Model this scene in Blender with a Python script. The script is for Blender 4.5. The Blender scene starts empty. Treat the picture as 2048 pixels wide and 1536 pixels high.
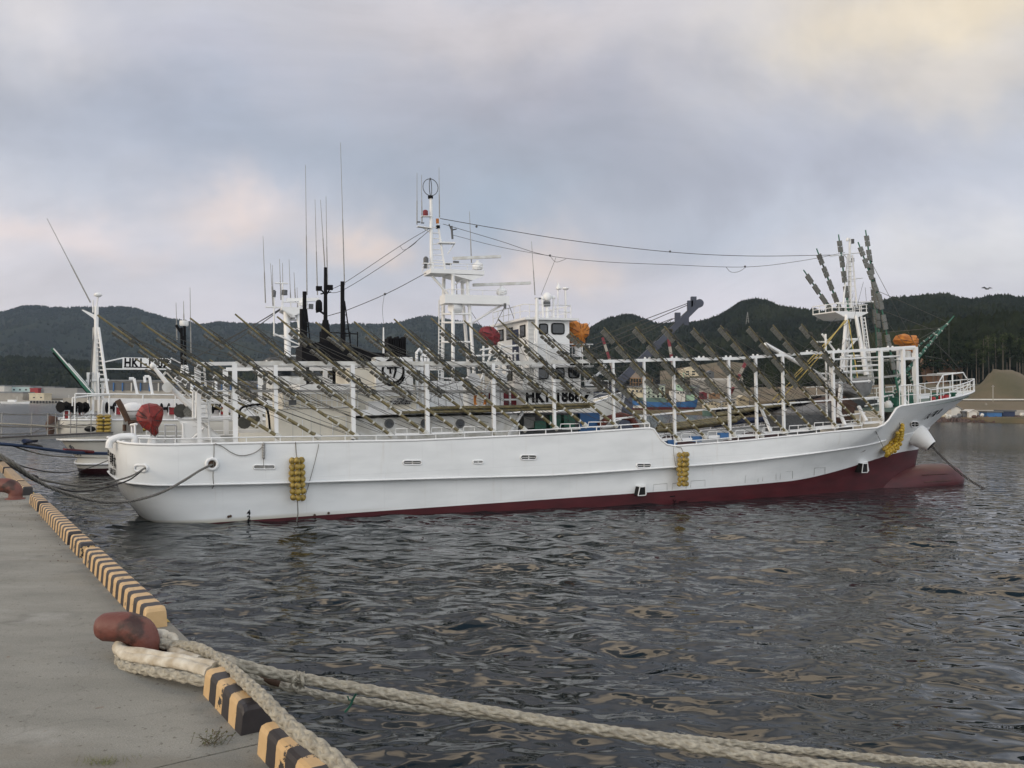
import bpy, math, random
import numpy as np
from math import sin, cos, pi, atan, radians, sqrt, exp
from mathutils import Vector as V, Matrix
random.seed(7); rng = np.random.default_rng(7)
sc = bpy.context.scene
col = sc.collection

# ------------------------------------------------------------------ camera
F_PX = 1650.0; HC = 4.7; PITCH = atan(35/1650); ROLL = .0096
cF = V((0, cos(PITCH), sin(PITCH))); cR0 = V((1, 0, 0)); cU0 = V((0, -sin(PITCH), cos(PITCH)))
cR = cos(ROLL)*cR0 + sin(ROLL)*cU0; cU = cos(ROLL)*cU0 - sin(ROLL)*cR0
cd = bpy.data.cameras.new('camera'); cam = bpy.data.objects.new('camera', cd); col.objects.link(cam)
cd.sensor_width = 36; cd.lens = 36*F_PX/2048; cd.clip_start = .1; cd.clip_end = 20000
cam.matrix_world = Matrix(((cR.x, cU.x, -cF.x, 0), (cR.y, cU.y, -cF.y, 0), (cR.z, cU.z, -cF.z, HC), (0, 0, 0, 1)))
sc.camera = cam
sc.view_settings.view_transform = 'Standard'; sc.view_settings.look = 'None'
sc.view_settings.exposure = 0.0; sc.view_settings.gamma = 1
CAM = V((0, 0, HC))
def ray(px, py): return cF + (float(px)-1024)/F_PX*cR + (768-float(py))/F_PX*cU
def P(px, py, Y):
    d = ray(px, py); return CAM + d*(float(Y)/d.y)
def PG(px, py, z=0.0):
    d = ray(px, py); return CAM + d*((z-HC)/d.z)

# ------------------------------------------------------------------ world: dusk sky with broken cloud
w = bpy.data.worlds.new('World'); sc.world = w; w.use_nodes = True
nt = w.node_tree; nt.nodes.clear(); N = nt.nodes; L = nt.links
def nd(t, **k):
    n = N.new(t)
    for a, b in k.items(): setattr(n, a, b)
    return n
def mth(op, a, b=None, c=None, clamp=False):
    n = nd('ShaderNodeMath', operation=op); n.use_clamp = clamp
    for i, x in enumerate((a, b, c)):
        if x is None: continue
        if isinstance(x, (int, float)): n.inputs[i].default_value = x
        else: L.new(x, n.inputs[i])
    return n.outputs[0]
def mixc(f, a, b):
    n = nd('ShaderNodeMix', data_type='RGBA')
    if isinstance(f, (int, float)): n.inputs[0].default_value = f
    else: L.new(f, n.inputs[0])
    for i, x in ((6, a), (7, b)):
        if isinstance(x, tuple): n.inputs[i].default_value = (*x, 1)
        else: L.new(x, n.inputs[i])
    return n.outputs[2]
SUN_AZ = radians(238); SUN_EL = radians(20)     # azimuth clockwise from +Y
tc = nd('ShaderNodeTexCoord'); sx = nd('ShaderNodeSeparateXYZ'); L.new(tc.outputs['Generated'], sx.inputs[0])
az = mth('ARCTAN2', sx.outputs[0], sx.outputs[1]); el = mth('ARCSINE', sx.outputs[2])
def noise(sa, se, scale, detail=5, rough=.55, off=0.0, dist=0.0):
    cb = nd('ShaderNodeCombineXYZ'); L.new(mth('MULTIPLY', az, sa), cb.inputs[0]); L.new(mth('MULTIPLY', el, se), cb.inputs[1]); cb.inputs[2].default_value = off
    n = nd('ShaderNodeTexNoise'); n.inputs['Scale'].default_value = scale; n.inputs['Detail'].default_value = detail
    n.inputs['Roughness'].default_value = rough; n.inputs['Distortion'].default_value = dist
    L.new(cb.outputs[0], n.inputs['Vector']); return n.outputs[0]
nb = noise(1, 1, 3.2, 6, .6, 3.1, .3)
azw = mth('ADD', az, mth('MULTIPLY', mth('SUBTRACT', noise(1, 1, 4.5, 4, .6, 1.7), .5), .30))
elw = mth('ADD', el, mth('MULTIPLY', mth('SUBTRACT', noise(1, 1, 5.0, 4, .6, 8.3), .5), .16))
def ramp(fac, stops):
    r = nd('ShaderNodeValToRGB'); cr = r.color_ramp; cr.interpolation = 'B_SPLINE'
    while len(cr.elements) < len(stops): cr.elements.new(.5)
    for e, (p, c) in zip(cr.elements, stops): e.position = p; e.color = (*c, 1)
    L.new(fac, r.inputs[0]); return r.outputs[0]
def s2l(c): return tuple(((x/255)/12.92 if x/255 < .04045 else ((x/255+.055)/1.055)**2.4) for x in c)
elf = mth('DIVIDE', elw, 1.2, clamp=True)
base = ramp(elf, [(0, s2l((214, 206, 210))), (.10, s2l((207, 203, 210))), (.22, s2l((182, 190, 203))), (.33, s2l((178, 183, 196))), (.5, s2l((190, 187, 192))), (.72, s2l((186, 186, 190))), (1, s2l((170, 176, 190)))])
def blob(px, py, wa, we, colr, amt):
    global cur
    d = ray(px, py).normalized(); a0 = math.atan2(d.x, d.y); e0 = math.asin(d.z)
    q = mth('ADD', mth('POWER', mth('DIVIDE', mth('SUBTRACT', azw, a0), wa), 2), mth('POWER', mth('DIVIDE', mth('SUBTRACT', elw, e0), we), 2))
    g = mth('EXPONENT', mth('MULTIPLY', q, -1))
    cur = mixc(mth('MULTIPLY', g, amt, clamp=True), cur, s2l(colr))
cur = base
blob(260, 240, .20, .07, (158, 166, 184), .8); blob(750, 330, .26, .045, (168, 178, 194), .7)
blob(1250, 300, .17, .07, (160, 165, 178), .75); blob(1650, 330, .2, .05, (168, 171, 184), .8); blob(1100, 190, .30, .05, (172, 172, 184), .7); blob(1700, 210, .16, .03, (178, 178, 188), .6); blob(1000, 440, .10, .04, (168, 184, 202), .7)
blob(620, 520, .1, .05, (178, 190, 205), .5); blob(1450, 470, .14, .03, (182, 190, 204), .6)
blob(440, 430, .07, .030, (230, 213, 206), .75); blob(690, 490, .05, .022, (232, 214, 204), .8); blob(60, 450, .08, .02, (222, 208, 206), .7)
blob(1130, 530, .06, .030, (232, 216, 208), .85); blob(1900, 500, .14, .035, (222, 220, 220), .7); blob(80, 40, .07, .05, (214, 210, 212), .8)
blob(1000, 60, .3, .05, (206, 198, 198), .7); blob(1900, 20, .20, .07, (238, 222, 194), .9); blob(1950, 190, .1, .04, (222, 212, 200), .6); blob(370, 110, .1, .035, (188, 188, 200), .6)
# unseen sky behind the camera brightened to light the hull, warm towards the sun
warm = mth('MULTIPLY', mth('ADD', mth('MULTIPLY', mth('COSINE', mth('SUBTRACT', az, SUN_AZ)), .5), .5), mth('SUBTRACT', 1.15, mth('MULTIPLY', el, .5)), clamp=True)
warm = mth('POWER', warm, 2.2)
back = mth('MULTIPLY', mth('POWER', mth('ADD', mth('MULTIPLY', mth('COSINE', az), -.5), .5), 1.5), mth('SUBTRACT', 1.25, mth('MULTIPLY', el, .8)), clamp=True)
cur = mixc(mth('MULTIPLY', back, .9), cur, (1.62, 1.70, 1.78))
cur = mixc(mth('MULTIPLY', mth('POWER', warm, 2), .75), cur, (1.6, 1.25, .88))
cl = nd('ShaderNodeMapRange'); cl.inputs['From Min'].default_value = .36; cl.inputs['From Max'].default_value = .66; cl.inputs['To Min'].default_value = .86; cl.inputs['To Max'].default_value = 1.10
L.new(noise(1, 2.0, 2.6, 8, .60, 5.5, .5), cl.inputs[0])
# broken patches high overhead that the near water mirrors
hp = nd('ShaderNodeMapRange'); hp.interpolation_type = 'SMOOTHSTEP'; hp.inputs['From Min'].default_value = .47; hp.inputs['From Max'].default_value = .53
L.new(mth('ADD', noise(2, 2.6, 1.7, 3, .5, 9.1, .2), mth('MULTIPLY', az, .12)), hp.inputs[0])
hm = nd('ShaderNodeMapRange'); hm.inputs['From Min'].default_value = .56; hm.inputs['From Max'].default_value = .70; hm.inputs['To Max'].default_value = 1.0; L.new(elw, hm.inputs[0])
front = mth('ADD', mth('MULTIPLY', mth('COSINE', az), .9), .35, clamp=True)
cur2 = mixc(mth('MULTIPLY', mth('MULTIPLY', hp.outputs[0], hm.outputs[0]), front), cur, (2.7, 2.2, 1.65))
# clear darker blue high overhead
zb_ = nd('ShaderNodeMapRange'); zb_.interpolation_type = 'SMOOTHSTEP'; zb_.inputs['From Min'].default_value = .93; zb_.inputs['From Max'].default_value = .98; L.new(elw, zb_.inputs[0])
cur2 = mixc(zb_.outputs[0], cur2, (.17, .26, .40))
vm = nd('ShaderNodeVectorMath', operation='SCALE'); L.new(cur2, vm.inputs[0]); L.new(cl.outputs[0], vm.inputs['Scale'])
sky = nd('ShaderNodeTexSky', sky_type='NISHITA'); sky.sun_disc = False; sky.sun_elevation = SUN_EL; sky.sun_rotation = SUN_AZ
bg1 = nd('ShaderNodeBackground'); bg1.inputs[1].default_value = .05; L.new(sky.outputs[0], bg1.inputs[0])
bg2 = nd('ShaderNodeBackground'); bg2.inputs[1].default_value = 1.18; L.new(vm.outputs[0], bg2.inputs[0])
ms = nd('ShaderNodeMixShader'); ms.inputs[0].default_value = .94; L.new(bg1.outputs[0], ms.inputs[1]); L.new(bg2.outputs[0], ms.inputs[2])
wo = nd('ShaderNodeOutputWorld'); L.new(ms.outputs[0], wo.inputs[0])
sl = bpy.data.lights.new('sun', 'SUN'); sl.energy = 1.0; sl.angle = radians(25); sl.color = (1, .86, .68)
so = bpy.data.objects.new('sun', sl); col.objects.link(so)
sdir = V((sin(SUN_AZ)*cos(SUN_EL), cos(SUN_AZ)*cos(SUN_EL), sin(SUN_EL)))
so.rotation_euler = sdir.to_track_quat('Z', 'Y').to_euler(); so.location = sdir*200

# ------------------------------------------------------------------ materials
def mat(name, c, rough=.5, var=.12, scale=3.0, metal=0.0, bump=0.0, c2=None, detail=5, spec=None, bscale=None, f0=.35, f1=.65):
    m = bpy.data.materials.new(name); m.use_nodes = True; t = m.node_tree; b = t.nodes['Principled BSDF']
    b.inputs['Roughness'].default_value = rough; b.inputs['Metallic'].default_value = metal
    if spec is not None: b.inputs['Specular IOR Level'].default_value = spec
    co = t.nodes.new('ShaderNodeTexCoord'); n = t.nodes.new('ShaderNodeTexNoise'); n.inputs['Scale'].default_value = scale; n.inputs['Detail'].default_value = detail
    t.links.new(co.outputs['Object'], n.inputs['Vector'])
    r = t.nodes.new('ShaderNodeValToRGB'); r.color_ramp.elements[0].position = f0; r.color_ramp.elements[1].position = f1
    d = c2 if c2 else tuple(x*(1-var*2) for x in c)
    r.color_ramp.elements[0].color = (*d, 1); r.color_ramp.elements[1].color = (*c, 1)
    t.links.new(n.outputs[0], r.inputs[0]); t.links.new(r.outputs[0], b.inputs['Base Color'])
    if bump:
        n2 = t.nodes.new('ShaderNodeTexNoise'); n2.inputs['Scale'].default_value = bscale or scale*4; n2.inputs['Detail'].default_value = 4
        t.links.new(co.outputs['Object'], n2.inputs['Vector'])
        bp = t.nodes.new('ShaderNodeBump'); bp.inputs['Strength'].default_value = bump; bp.inputs['Distance'].default_value = .02
        t.links.new(n2.outputs[0], bp.inputs['Height']); t.links.new(bp.outputs[0], b.inputs['Normal'])
    return m
M = {}
M['white'] = mat('white_paint', (.79, .80, .80), .35, .03, 2)
M['white2'] = mat('weathered_white_paint', (.66, .67, .66), .45, .1, 3, c2=(.5, .49, .45))
M['cream'] = mat('cream_warm_lit_paint', (.73, .695, .60), .45, .04, 3)  # cream paint that also carries the warm light on aft-facing white sides
M['grey'] = mat('grey_steel', (.30, .30, .29), .5, .12, 6)
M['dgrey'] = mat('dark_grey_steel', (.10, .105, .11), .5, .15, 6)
M['black'] = mat('black_paint', (.008, .008, .010), .75, .2, 5, spec=.15)
M['hole'] = mat('opening_shade_black', (.006, .006, .007), .9, .2, 5)  # near-black paint stands in for the shade inside openings
M['glass'] = mat('window_glass', (.02, .025, .03), .05, .2, 2)
M['bamboo'] = mat('bamboo', (.20, .165, .075), .5, .15, 7, c2=(.11, .095, .045))
M['lamp'] = mat('lamp_panel', (.17, .17, .15), .45, .15, 22, c2=(.07, .07, .06))
M['lampd'] = mat('lamp_fitting', (.055, .055, .045), .6, .2, 9)
M['band'] = mat('white_band', (.62, .62, .58), .6, .1, 9)
M['rope'] = mat('pale_rope', (.60, .56, .46), .9, .15, 25, bump=.8, bscale=220, c2=(.36, .33, .27), spec=.1)
M['ropeg'] = mat('grey_rope', (.20, .19, .17), .9, .15, 30)
M['ropeb'] = mat('blue_rope', (.035, .07, .16), .9, .2, 30)
M['roped'] = mat('dark_rope', (.05, .045, .045), .9, .2, 20)
M['wire'] = mat('wire', (.07, .07, .065), .6, .1, 20)
M['canvas'] = mat('rope_sleeve', (.62, .58, .49), .8, .1, 9, bump=.6, bscale=30, c2=(.40, .34, .25))
M['redtarp'] = mat('red_tarp', (.27, .022, .016), .55, .2, 3, c2=(.12, .010, .010))
M['maroon'] = mat('maroon_tarp', (.22, .02, .03), .6, .2, 4)
M['orange'] = mat('orange_tarp', (.56, .20, .02), .6, .15, 4, c2=(.36, .11, .012))
M['rust'] = mat('rusty_steel', (.09, .05, .03), .8, .2, 6)
M['bollard'] = mat('bollard_paint', (.140, .046, .034), .55, .15, 5, bump=.35, bscale=30, c2=(.045, .020, .016), f0=.38, f1=.47)
M['float'] = mat('yellow_float', (.44, .31, .06), .55, .15, 6, c2=(.16, .11, .03))
M['floatb'] = mat('bright_yellow_float', (.62, .42, .035), .5, .15, 6, c2=(.36, .22, .03))
M['green'] = mat('green_paint', (.03, .15, .10), .5, .15, 6)
M['gdeck'] = mat('green_deck', (.10, .17, .14), .6, .12, 3)
M['blue'] = mat('blue_paint', (.03, .13, .33), .5, .15, .3)
M['navy'] = mat('navy_tarp', (.02, .035, .09), .7, .15, 6)
M['red'] = mat('red_paint', (.33, .015, .02), .5, .1, 3)
M['yellow'] = mat('yellow_rope', (.55, .42, .13), .8, .1, 5)
M['brown'] = mat('brown_gear', (.10, .055, .04), .9, .2, 3)
M['nets'] = mat('maroon_net', (.075, .03, .032), .95, .3, 5, bump=1, bscale=14)
M['tarpg'] = mat('grey_tarp', (.25, .25, .25), .8, .15, 3, bump=.8, bscale=3)
M['hose'] = mat('red_brown_hose', (.17, .045, .03), .7, .2, 6)
M['chain'] = mat('chain_steel', (.07, .06, .055), .7, .2, 12)
M['conc'] = None
M['wall'] = mat('seawall_concrete', (.36, .34, .30), .85, .1, .3)
M['roofg'] = mat('grey_roof', (.20, .21, .22), .7, .12, .4)
M['hwhite'] = mat('house_white', (.60, .59, .55), .8, .07, .4)
M['hcream'] = mat('house_cream', (.62, .55, .40), .8, .08, .4)
M['mint'] = mat('mint_paint', (.38, .55, .40), .7, .1, .3)
M['trunk'] = mat('bark', (.13, .11, .09), .95, .2, 1)
M['skin'] = M['white']

def finish_hull():
    m = bpy.data.materials.new('hull_paint'); m.use_nodes = True; t = m.node_tree; b = t.nodes['Principled BSDF']; Lk = t.links
    def n_(ty, **k):
        n = t.nodes.new(ty)
        for a, v in k.items(): setattr(n, a, v)
        return n
    co = n_('ShaderNodeTexCoord'); sp = n_('ShaderNodeSeparateXYZ'); Lk.new(co.outputs['Object'], sp.inputs[0])
    mr = n_('ShaderNodeMapRange', interpolation_type='SMOOTHSTEP'); mr.inputs[1].default_value = 31.5; mr.inputs[2].default_value = 42.5; mr.inputs[3].default_value = -.10; mr.inputs[4].default_value = .86
    Lk.new(sp.outputs[0], mr.inputs[0])
    gt = n_('ShaderNodeMath', operation='GREATER_THAN'); Lk.new(sp.outputs[2], gt.inputs[0]); Lk.new(mr.outputs[0], gt.inputs[1])
    nz = n_('ShaderNodeTexNoise'); nz.inputs['Scale'].default_value = 1.2; nz.inputs['Detail'].default_value = 6
    mp = n_('ShaderNodeMapping'); mp.inputs['Scale'].default_value = (.5, 1, 1.6); Lk.new(co.outputs['Object'], mp.inputs[0]); Lk.new(mp.outputs[0], nz.inputs['Vector'])
    wr = n_('ShaderNodeValToRGB'); wr.color_ramp.elements[0].color = (.71, .73, .735, 1); wr.color_ramp.elements[1].color = (.79, .81, .815, 1); wr.color_ramp.elements[0].position = .3; wr.color_ramp.elements[1].position = .6
    Lk.new(nz.outputs[0], wr.inputs[0])
    # thin vertical weeping stains
    st = n_('ShaderNodeTexNoise'); st.inputs['Scale'].default_value = 1.0; st.inputs['Detail'].default_value = 3
    mp2 = n_('ShaderNodeMapping'); mp2.inputs['Scale'].default_value = (4.5, 4.5, .35); Lk.new(co.outputs['Object'], mp2.inputs[0]); Lk.new(mp2.outputs[0], st.inputs['Vector'])
    sr = n_('ShaderNodeMapRange'); sr.inputs[1].default_value = .64; sr.inputs[2].default_value = .80; sr.inputs[4].default_value = .22; Lk.new(st.outputs[0], sr.inputs[0])
    mw = n_('ShaderNodeMix', data_type='RGBA'); Lk.new(sr.outputs[0], mw.inputs[0]); Lk.new(wr.outputs[0], mw.inputs[6]); mw.inputs[7].default_value = (.52, .46, .38, 1)
    # butt welds between hull plates, barely visible
    wv = n_('ShaderNodeTexBrick'); wv.inputs['Scale'].default_value = 1; wv.inputs['Mortar Size'].default_value = .008; wv.inputs['Mortar Smooth'].default_value = .6; wv.inputs['Brick Width'].default_value = 3.1; wv.inputs['Row Height'].default_value = 1.45; wv.inputs['Color1'].default_value = (1, 1, 1, 1); wv.inputs['Color2'].default_value = (.985, .985, .985, 1); wv.inputs['Mortar'].default_value = (.88, .88, .88, 1)
    cx_ = n_('ShaderNodeCombineXYZ'); Lk.new(sp.outputs[0], cx_.inputs[0]); Lk.new(sp.outputs[2], cx_.inputs[1]); Lk.new(cx_.outputs[0], wv.inputs['Vector'])
    mwv = n_('ShaderNodeMix', data_type='RGBA', blend_type='MULTIPLY'); mwv.inputs[0].default_value = 1; Lk.new(mw.outputs[2], mwv.inputs[6]); Lk.new(wv.outputs['Color'], mwv.inputs[7]); mw = mwv
    # rusty-brown scum just above the water at the stern
    sc_ = n_('ShaderNodeMapRange'); sc_.inputs[1].default_value = .08; sc_.inputs[2].default_value = -.06; sc_.inputs[4].default_value = .55; Lk.new(sp.outputs[2], sc_.inputs[0])
    ms_ = n_('ShaderNodeMapRange'); ms_.inputs[1].default_value = 12; ms_.inputs[2].default_value = 6; Lk.new(sp.outputs[0], ms_.inputs[0])
    mm = n_('ShaderNodeMath', operation='MULTIPLY'); Lk.new(sc_.outputs[0], mm.inputs[0]); Lk.new(ms_.outputs[0], mm.inputs[1])
    mw2 = n_('ShaderNodeMix', data_type='RGBA'); Lk.new(mm.outputs[0], mw2.inputs[0]); Lk.new(mw.outputs[2], mw2.inputs[6]); mw2.inputs[7].default_value = (.30, .25, .12, 1)
    rr = n_('ShaderNodeValToRGB'); rr.color_ramp.elements[0].color = (.050, .008, .011, 1); rr.color_ramp.elements[1].color = (.088, .014, .018, 1); rr.color_ramp.elements[0].position = .3; rr.color_ramp.elements[1].position = .7
    Lk.new(nz.outputs[0], rr.inputs[0])
    mx = n_('ShaderNodeMix', data_type='RGBA'); Lk.new(gt.outputs[0], mx.inputs[0]); Lk.new(rr.outputs[0], mx.inputs[6]); Lk.new(mw2.outputs[2], mx.inputs[7])
    Lk.new(mx.outputs[2], b.inputs['Base Color']); b.inputs['Roughness'].default_value = .42; b.inputs['Specular IOR Level'].default_value = .3
    n2 = n_('ShaderNodeTexNoise'); n2.inputs['Scale'].default_value = .8; n2.inputs['Detail'].default_value = 2; Lk.new(co.outputs['Object'], n2.inputs['Vector'])
    bp = n_('ShaderNodeBump'); bp.inputs['Strength'].default_value = .25; bp.inputs['Distance'].default_value = .04; Lk.new(n2.outputs[0], bp.inputs['Height']); Lk.new(bp.outputs[0], b.inputs['Normal'])
    return m
M['hull'] = finish_hull()

# ------------------------------------------------------------------ mesh builder
SPLIT = {'stern_rail_frame', 'davit', 'lamp_bracket', 'mast_fittings', 'mast_lamps', 'deck_pipework', 'davit_arm', 'roof_fittings', 'mast_base_frame', 'deck_fittings', 'boat_deck_rail', 'beam_lamps', 'red_mooring_bitt', 'windlass', 'net_hauler', 'deck_fish_box', 'vent_pipe', 'exhaust_louvre', 'mast_stay', 'window_band', 'gallows_frame', 'reel_frame', 'crane_fittings', 'casing_rail', 'sheave_block'}
class MB:
    def __init__(s): s.v = []; s.f = []; s.s = []
    def add(s, vs, fs, sm=False):
        o = len(s.v); s.v.extend([tuple(x) for x in vs]); s.f.extend([tuple(i+o for i in f) for f in fs]); s.s.extend([sm]*len(fs)); return s
    def box(s, a, b):
        x0, y0, z0 = a; x1, y1, z1 = b
        return s.add([(x0, y0, z0), (x1, y0, z0), (x1, y1, z0), (x0, y1, z0), (x0, y0, z1), (x1, y0, z1), (x1, y1, z1), (x0, y1, z1)],
                     [(0, 3, 2, 1), (4, 5, 6, 7), (0, 1, 5, 4), (1, 2, 6, 5), (2, 3, 7, 6), (3, 0, 4, 7)])
    def cbox(s, c, d): return s.box(tuple(c[i]-d[i]/2 for i in range(3)), tuple(c[i]+d[i]/2 for i in range(3)))
    def beam(s, p, q, wd, ht, up=(0, 0, 1)):
        p = V(p); q = V(q); d = (q-p).normalized(); u = V(up)
        a = d.cross(u)
        if a.length < 1e-4: a = d.cross(V((1, 0, 0)))
        a.normalize(); b = a.cross(d)
        vs = [e+a*(i*wd/2)+b*(j*ht/2) for e in (p, q) for i, j in ((-1, -1), (1, -1), (1, 1), (-1, 1))]
        return s.add(vs, [(0, 1, 2, 3), (7, 6, 5, 4), (0, 4, 5, 1), (1, 5, 6, 2), (2, 6, 7, 3), (3, 7, 4, 0)])
    def tube(s, pts, r, n=8, cap=True, sm=True, ph=0):
        pts = [V(p) for p in pts]; k = len(pts)
        rs = r if isinstance(r, (list, tuple)) else [r]*k
        vs = []; u = None
        for i, p in enumerate(pts):
            d = (pts[min(i+1, k-1)]-pts[max(i-1, 0)])
            if d.length < 1e-9: d = V((0, 0, 1))
            d.normalize()
            if u is None: u = d.cross(V((0, 0, 1)) if abs(d.z) < .9 else V((1, 0, 0))).normalized()
            else:
                u = u-d*u.dot(d)
                u = u.normalized() if u.length > 1e-6 else d.orthogonal().normalized()
            b = d.cross(u)
            for j in range(n):
                a = 2*pi*j/n+ph; vs.append(p+(u*cos(a)+b*sin(a))*rs[i])
        fs = [(i*n+j, i*n+(j+1) % n, (i+1)*n+(j+1) % n, (i+1)*n+j) for i in range(k-1) for j in range(n)]
        s.add(vs, fs, sm)
        if cap: s.add(vs[:n], [tuple(range(n-1, -1, -1))]); s.add(vs[-n:], [tuple(range(n))])
        return s
    def lathe(s, prof, c=(0, 0, 0), ax=(0, 0, 1), n=16, sm=True):
        ax = V(ax).normalized(); c = V(c)
        return s.tube([c+ax*z for r, z in prof], [max(r, 1e-4) for r, z in prof], n, True, sm) if all(prof[i][1] != prof[i+1][1] for i in range(len(prof)-1)) else s._lathe(prof, c, ax, n, sm)
    def _lathe(s, prof, c, ax, n, sm):
        u = ax.orthogonal().normalized(); b = ax.cross(u); vs = [c+ax*z+(u*cos(2*pi*j/n)+b*sin(2*pi*j/n))*max(r, 1e-4) for r, z in prof for j in range(n)]; k = len(prof)
        s.add(vs, [(i*n+j, i*n+(j+1) % n, (i+1)*n+(j+1) % n, (i+1)*n+j) for i in range(k-1) for j in range(n)], sm)
        s.add(vs[:n], [tuple(range(n-1, -1, -1))]); return s.add(vs[-n:], [tuple(range(n))])
    def ball(s, c, r, n=10, m=7, jit=0.0, sm=True):
        rx, ry, rz = r if isinstance(r, (tuple, list)) else (r, r, r); vs = [(c[0], c[1], c[2]-rz)]
        for i in range(1, m):
            a = pi*i/m-pi/2
            for j in range(n):
                b = 2*pi*j/n; q = 1+random.uniform(-jit, jit)
                vs.append((c[0]+rx*cos(a)*cos(b)*q, c[1]+ry*cos(a)*sin(b)*q, c[2]+rz*sin(a)*q))
        vs.append((c[0], c[1], c[2]+rz)); T = len(vs)-1
        fs = [(0, 1+(j+1) % n, 1+j) for j in range(n)]
        for i in range(m-2):
            for j in range(n): fs.append((1+i*n+j, 1+i*n+(j+1) % n, 1+(i+1)*n+(j+1) % n, 1+(i+1)*n+j))
        fs += [(T, 1+(m-2)*n+j, 1+(m-2)*n+(j+1) % n) for j in range(n)]
        return s.add(vs, fs, sm)
    def prism(s, poly, ext):
        n = len(poly); e = V(ext); vs = [V(p) for p in poly]; vs += [p+e for p in vs]
        return s.add(vs, [tuple(range(n-1, -1, -1)), tuple(range(n, 2*n))]+[(i, (i+1) % n, n+(i+1) % n, n+i) for i in range(n)])
    def grid(s, rows, sm=True, closed=False):
        m = len(rows[0]); vs = [p for r in rows for p in r]; fs = []
        for i in range(len(rows)-1):
            for j in range(m if closed else m-1): fs.append((i*m+j, i*m+(j+1) % m, (i+1)*m+(j+1) % m, (i+1)*m+j))
        return s.add(vs, fs, sm)
    def pieces(s, gap=.03):
        """split into groups of shells that touch one another"""
        par = list(range(len(s.v)))
        def fnd(a):
            while par[a] != a: par[a] = par[par[a]]; a = par[a]
            return a
        for f in s.f:
            for i in f[1:]: par[fnd(i)] = fnd(f[0])
        comp = {}
        for i in range(len(s.v)): comp.setdefault(fnd(i), []).append(i)
        bb = {k: [(min(s.v[i][c] for i in ix)-gap, max(s.v[i][c] for i in ix)+gap) for c in range(3)] for k, ix in comp.items()}
        ks = list(comp); g = {k: k for k in ks}
        def gf(a):
            while g[a] != a: a = g[a]
            return a
        for x in range(len(ks)):
            for y in range(x):
                if all(bb[ks[x]][c][0] <= bb[ks[y]][c][1] and bb[ks[y]][c][0] <= bb[ks[x]][c][1] for c in range(3)): g[gf(ks[x])] = gf(ks[y])
        out = {}
        for f, sm_ in zip(s.f, s.s):
            q = out.setdefault(gf(fnd(f[0])), MB()); mp = q.__dict__.setdefault('mp', {})
            for i in f:
                if i not in mp: mp[i] = len(q.v); q.v.append(s.v[i])
            q.f.append(tuple(mp[i] for i in f)); q.s.append(sm_)
        return list(out.values())
    def build(s, name, m, parent=None, org=None):
        if name in SPLIT and len(s.f) > 6:
            ps = s.pieces()
            if len(ps) > 1:
                return [p._build(name, m, parent, org) for p in ps][0]
        return s._build(name, m, parent, org)
    def _build(s, name, m, parent=None, org=None):
        me = bpy.data.meshes.new(name); vs = s.v
        if org is not None: vs = [(x-org[0], y-org[1], z-org[2]) for x, y, z in vs]
        me.from_pydata(vs, [], s.f); me.polygons.foreach_set('use_smooth', s.s)
        ml = m if isinstance(m, list) else [m]
        for q in ml: me.materials.append(M[q] if isinstance(q, str) else q)
        me.update(); o = bpy.data.objects.new(name, me); col.objects.link(o)
        if parent is not None: o.parent = parent
        if org is not None and parent is None: o.location = org
        return o
def tag(o, label=None, cat=None, group=None, kind=None):
    if label: o['label'] = label
    if cat: o['category'] = cat
    if group: o['group'] = group
    if kind: o['kind'] = kind
    return o
def empty(name, loc=(0, 0, 0), label=None, cat=None, group=None, mw=None):
    o = bpy.data.objects.new(name, None); o.empty_display_size = .3; col.objects.link(o)
    if mw is not None: o.matrix_world = mw
    else: o.location = loc
    return tag(o, label, cat, group)
def absorb(o, q, m):
    """add the shapes in q to the object's own mesh with a material of their own"""
    me = o.data; vs = [tuple(v.co) for v in me.vertices]; fs = [tuple(p.vertices) for p in me.polygons]; mi = [p.material_index for p in me.polygons]; sm = [p.use_smooth for p in me.polygons]
    k = len(me.materials); n = len(vs); mats = list(me.materials); me.clear_geometry(); me.from_pydata(vs+q.v, [], fs+[tuple(i+n for i in f) for f in q.f])
    if M[m] not in mats: me.materials.append(M[m])
    else: k = mats.index(M[m])
    me.polygons.foreach_set('material_index', mi+[k]*len(q.f)); me.polygons.foreach_set('use_smooth', sm+q.s); me.update()
def interp(x, pts):
    if x <= pts[0][0]: return pts[0][1]
    for (a, b), (c, d) in zip(pts, pts[1:]):
        if x <= c: return b+(d-b)*(x-a)/(c-a)
    return pts[-1][1]
def crv(pts, n=8):
    """Catmull-Rom through points"""
    p = [V(q) for q in pts]; p = [p[0]*2-p[1]]+p+[p[-1]*2-p[-2]]; out = []
    for i in range(1, len(p)-2):
        for k in range(n):
            t = k/n; a, b, c, d = p[i-1:i+3]
            out.append(.5*((2*b)+(c-a)*t+(2*a-5*b+4*c-d)*t*t+(-a+3*b-3*c+d)*t**3))
    out.append(p[-2]); return out
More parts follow.
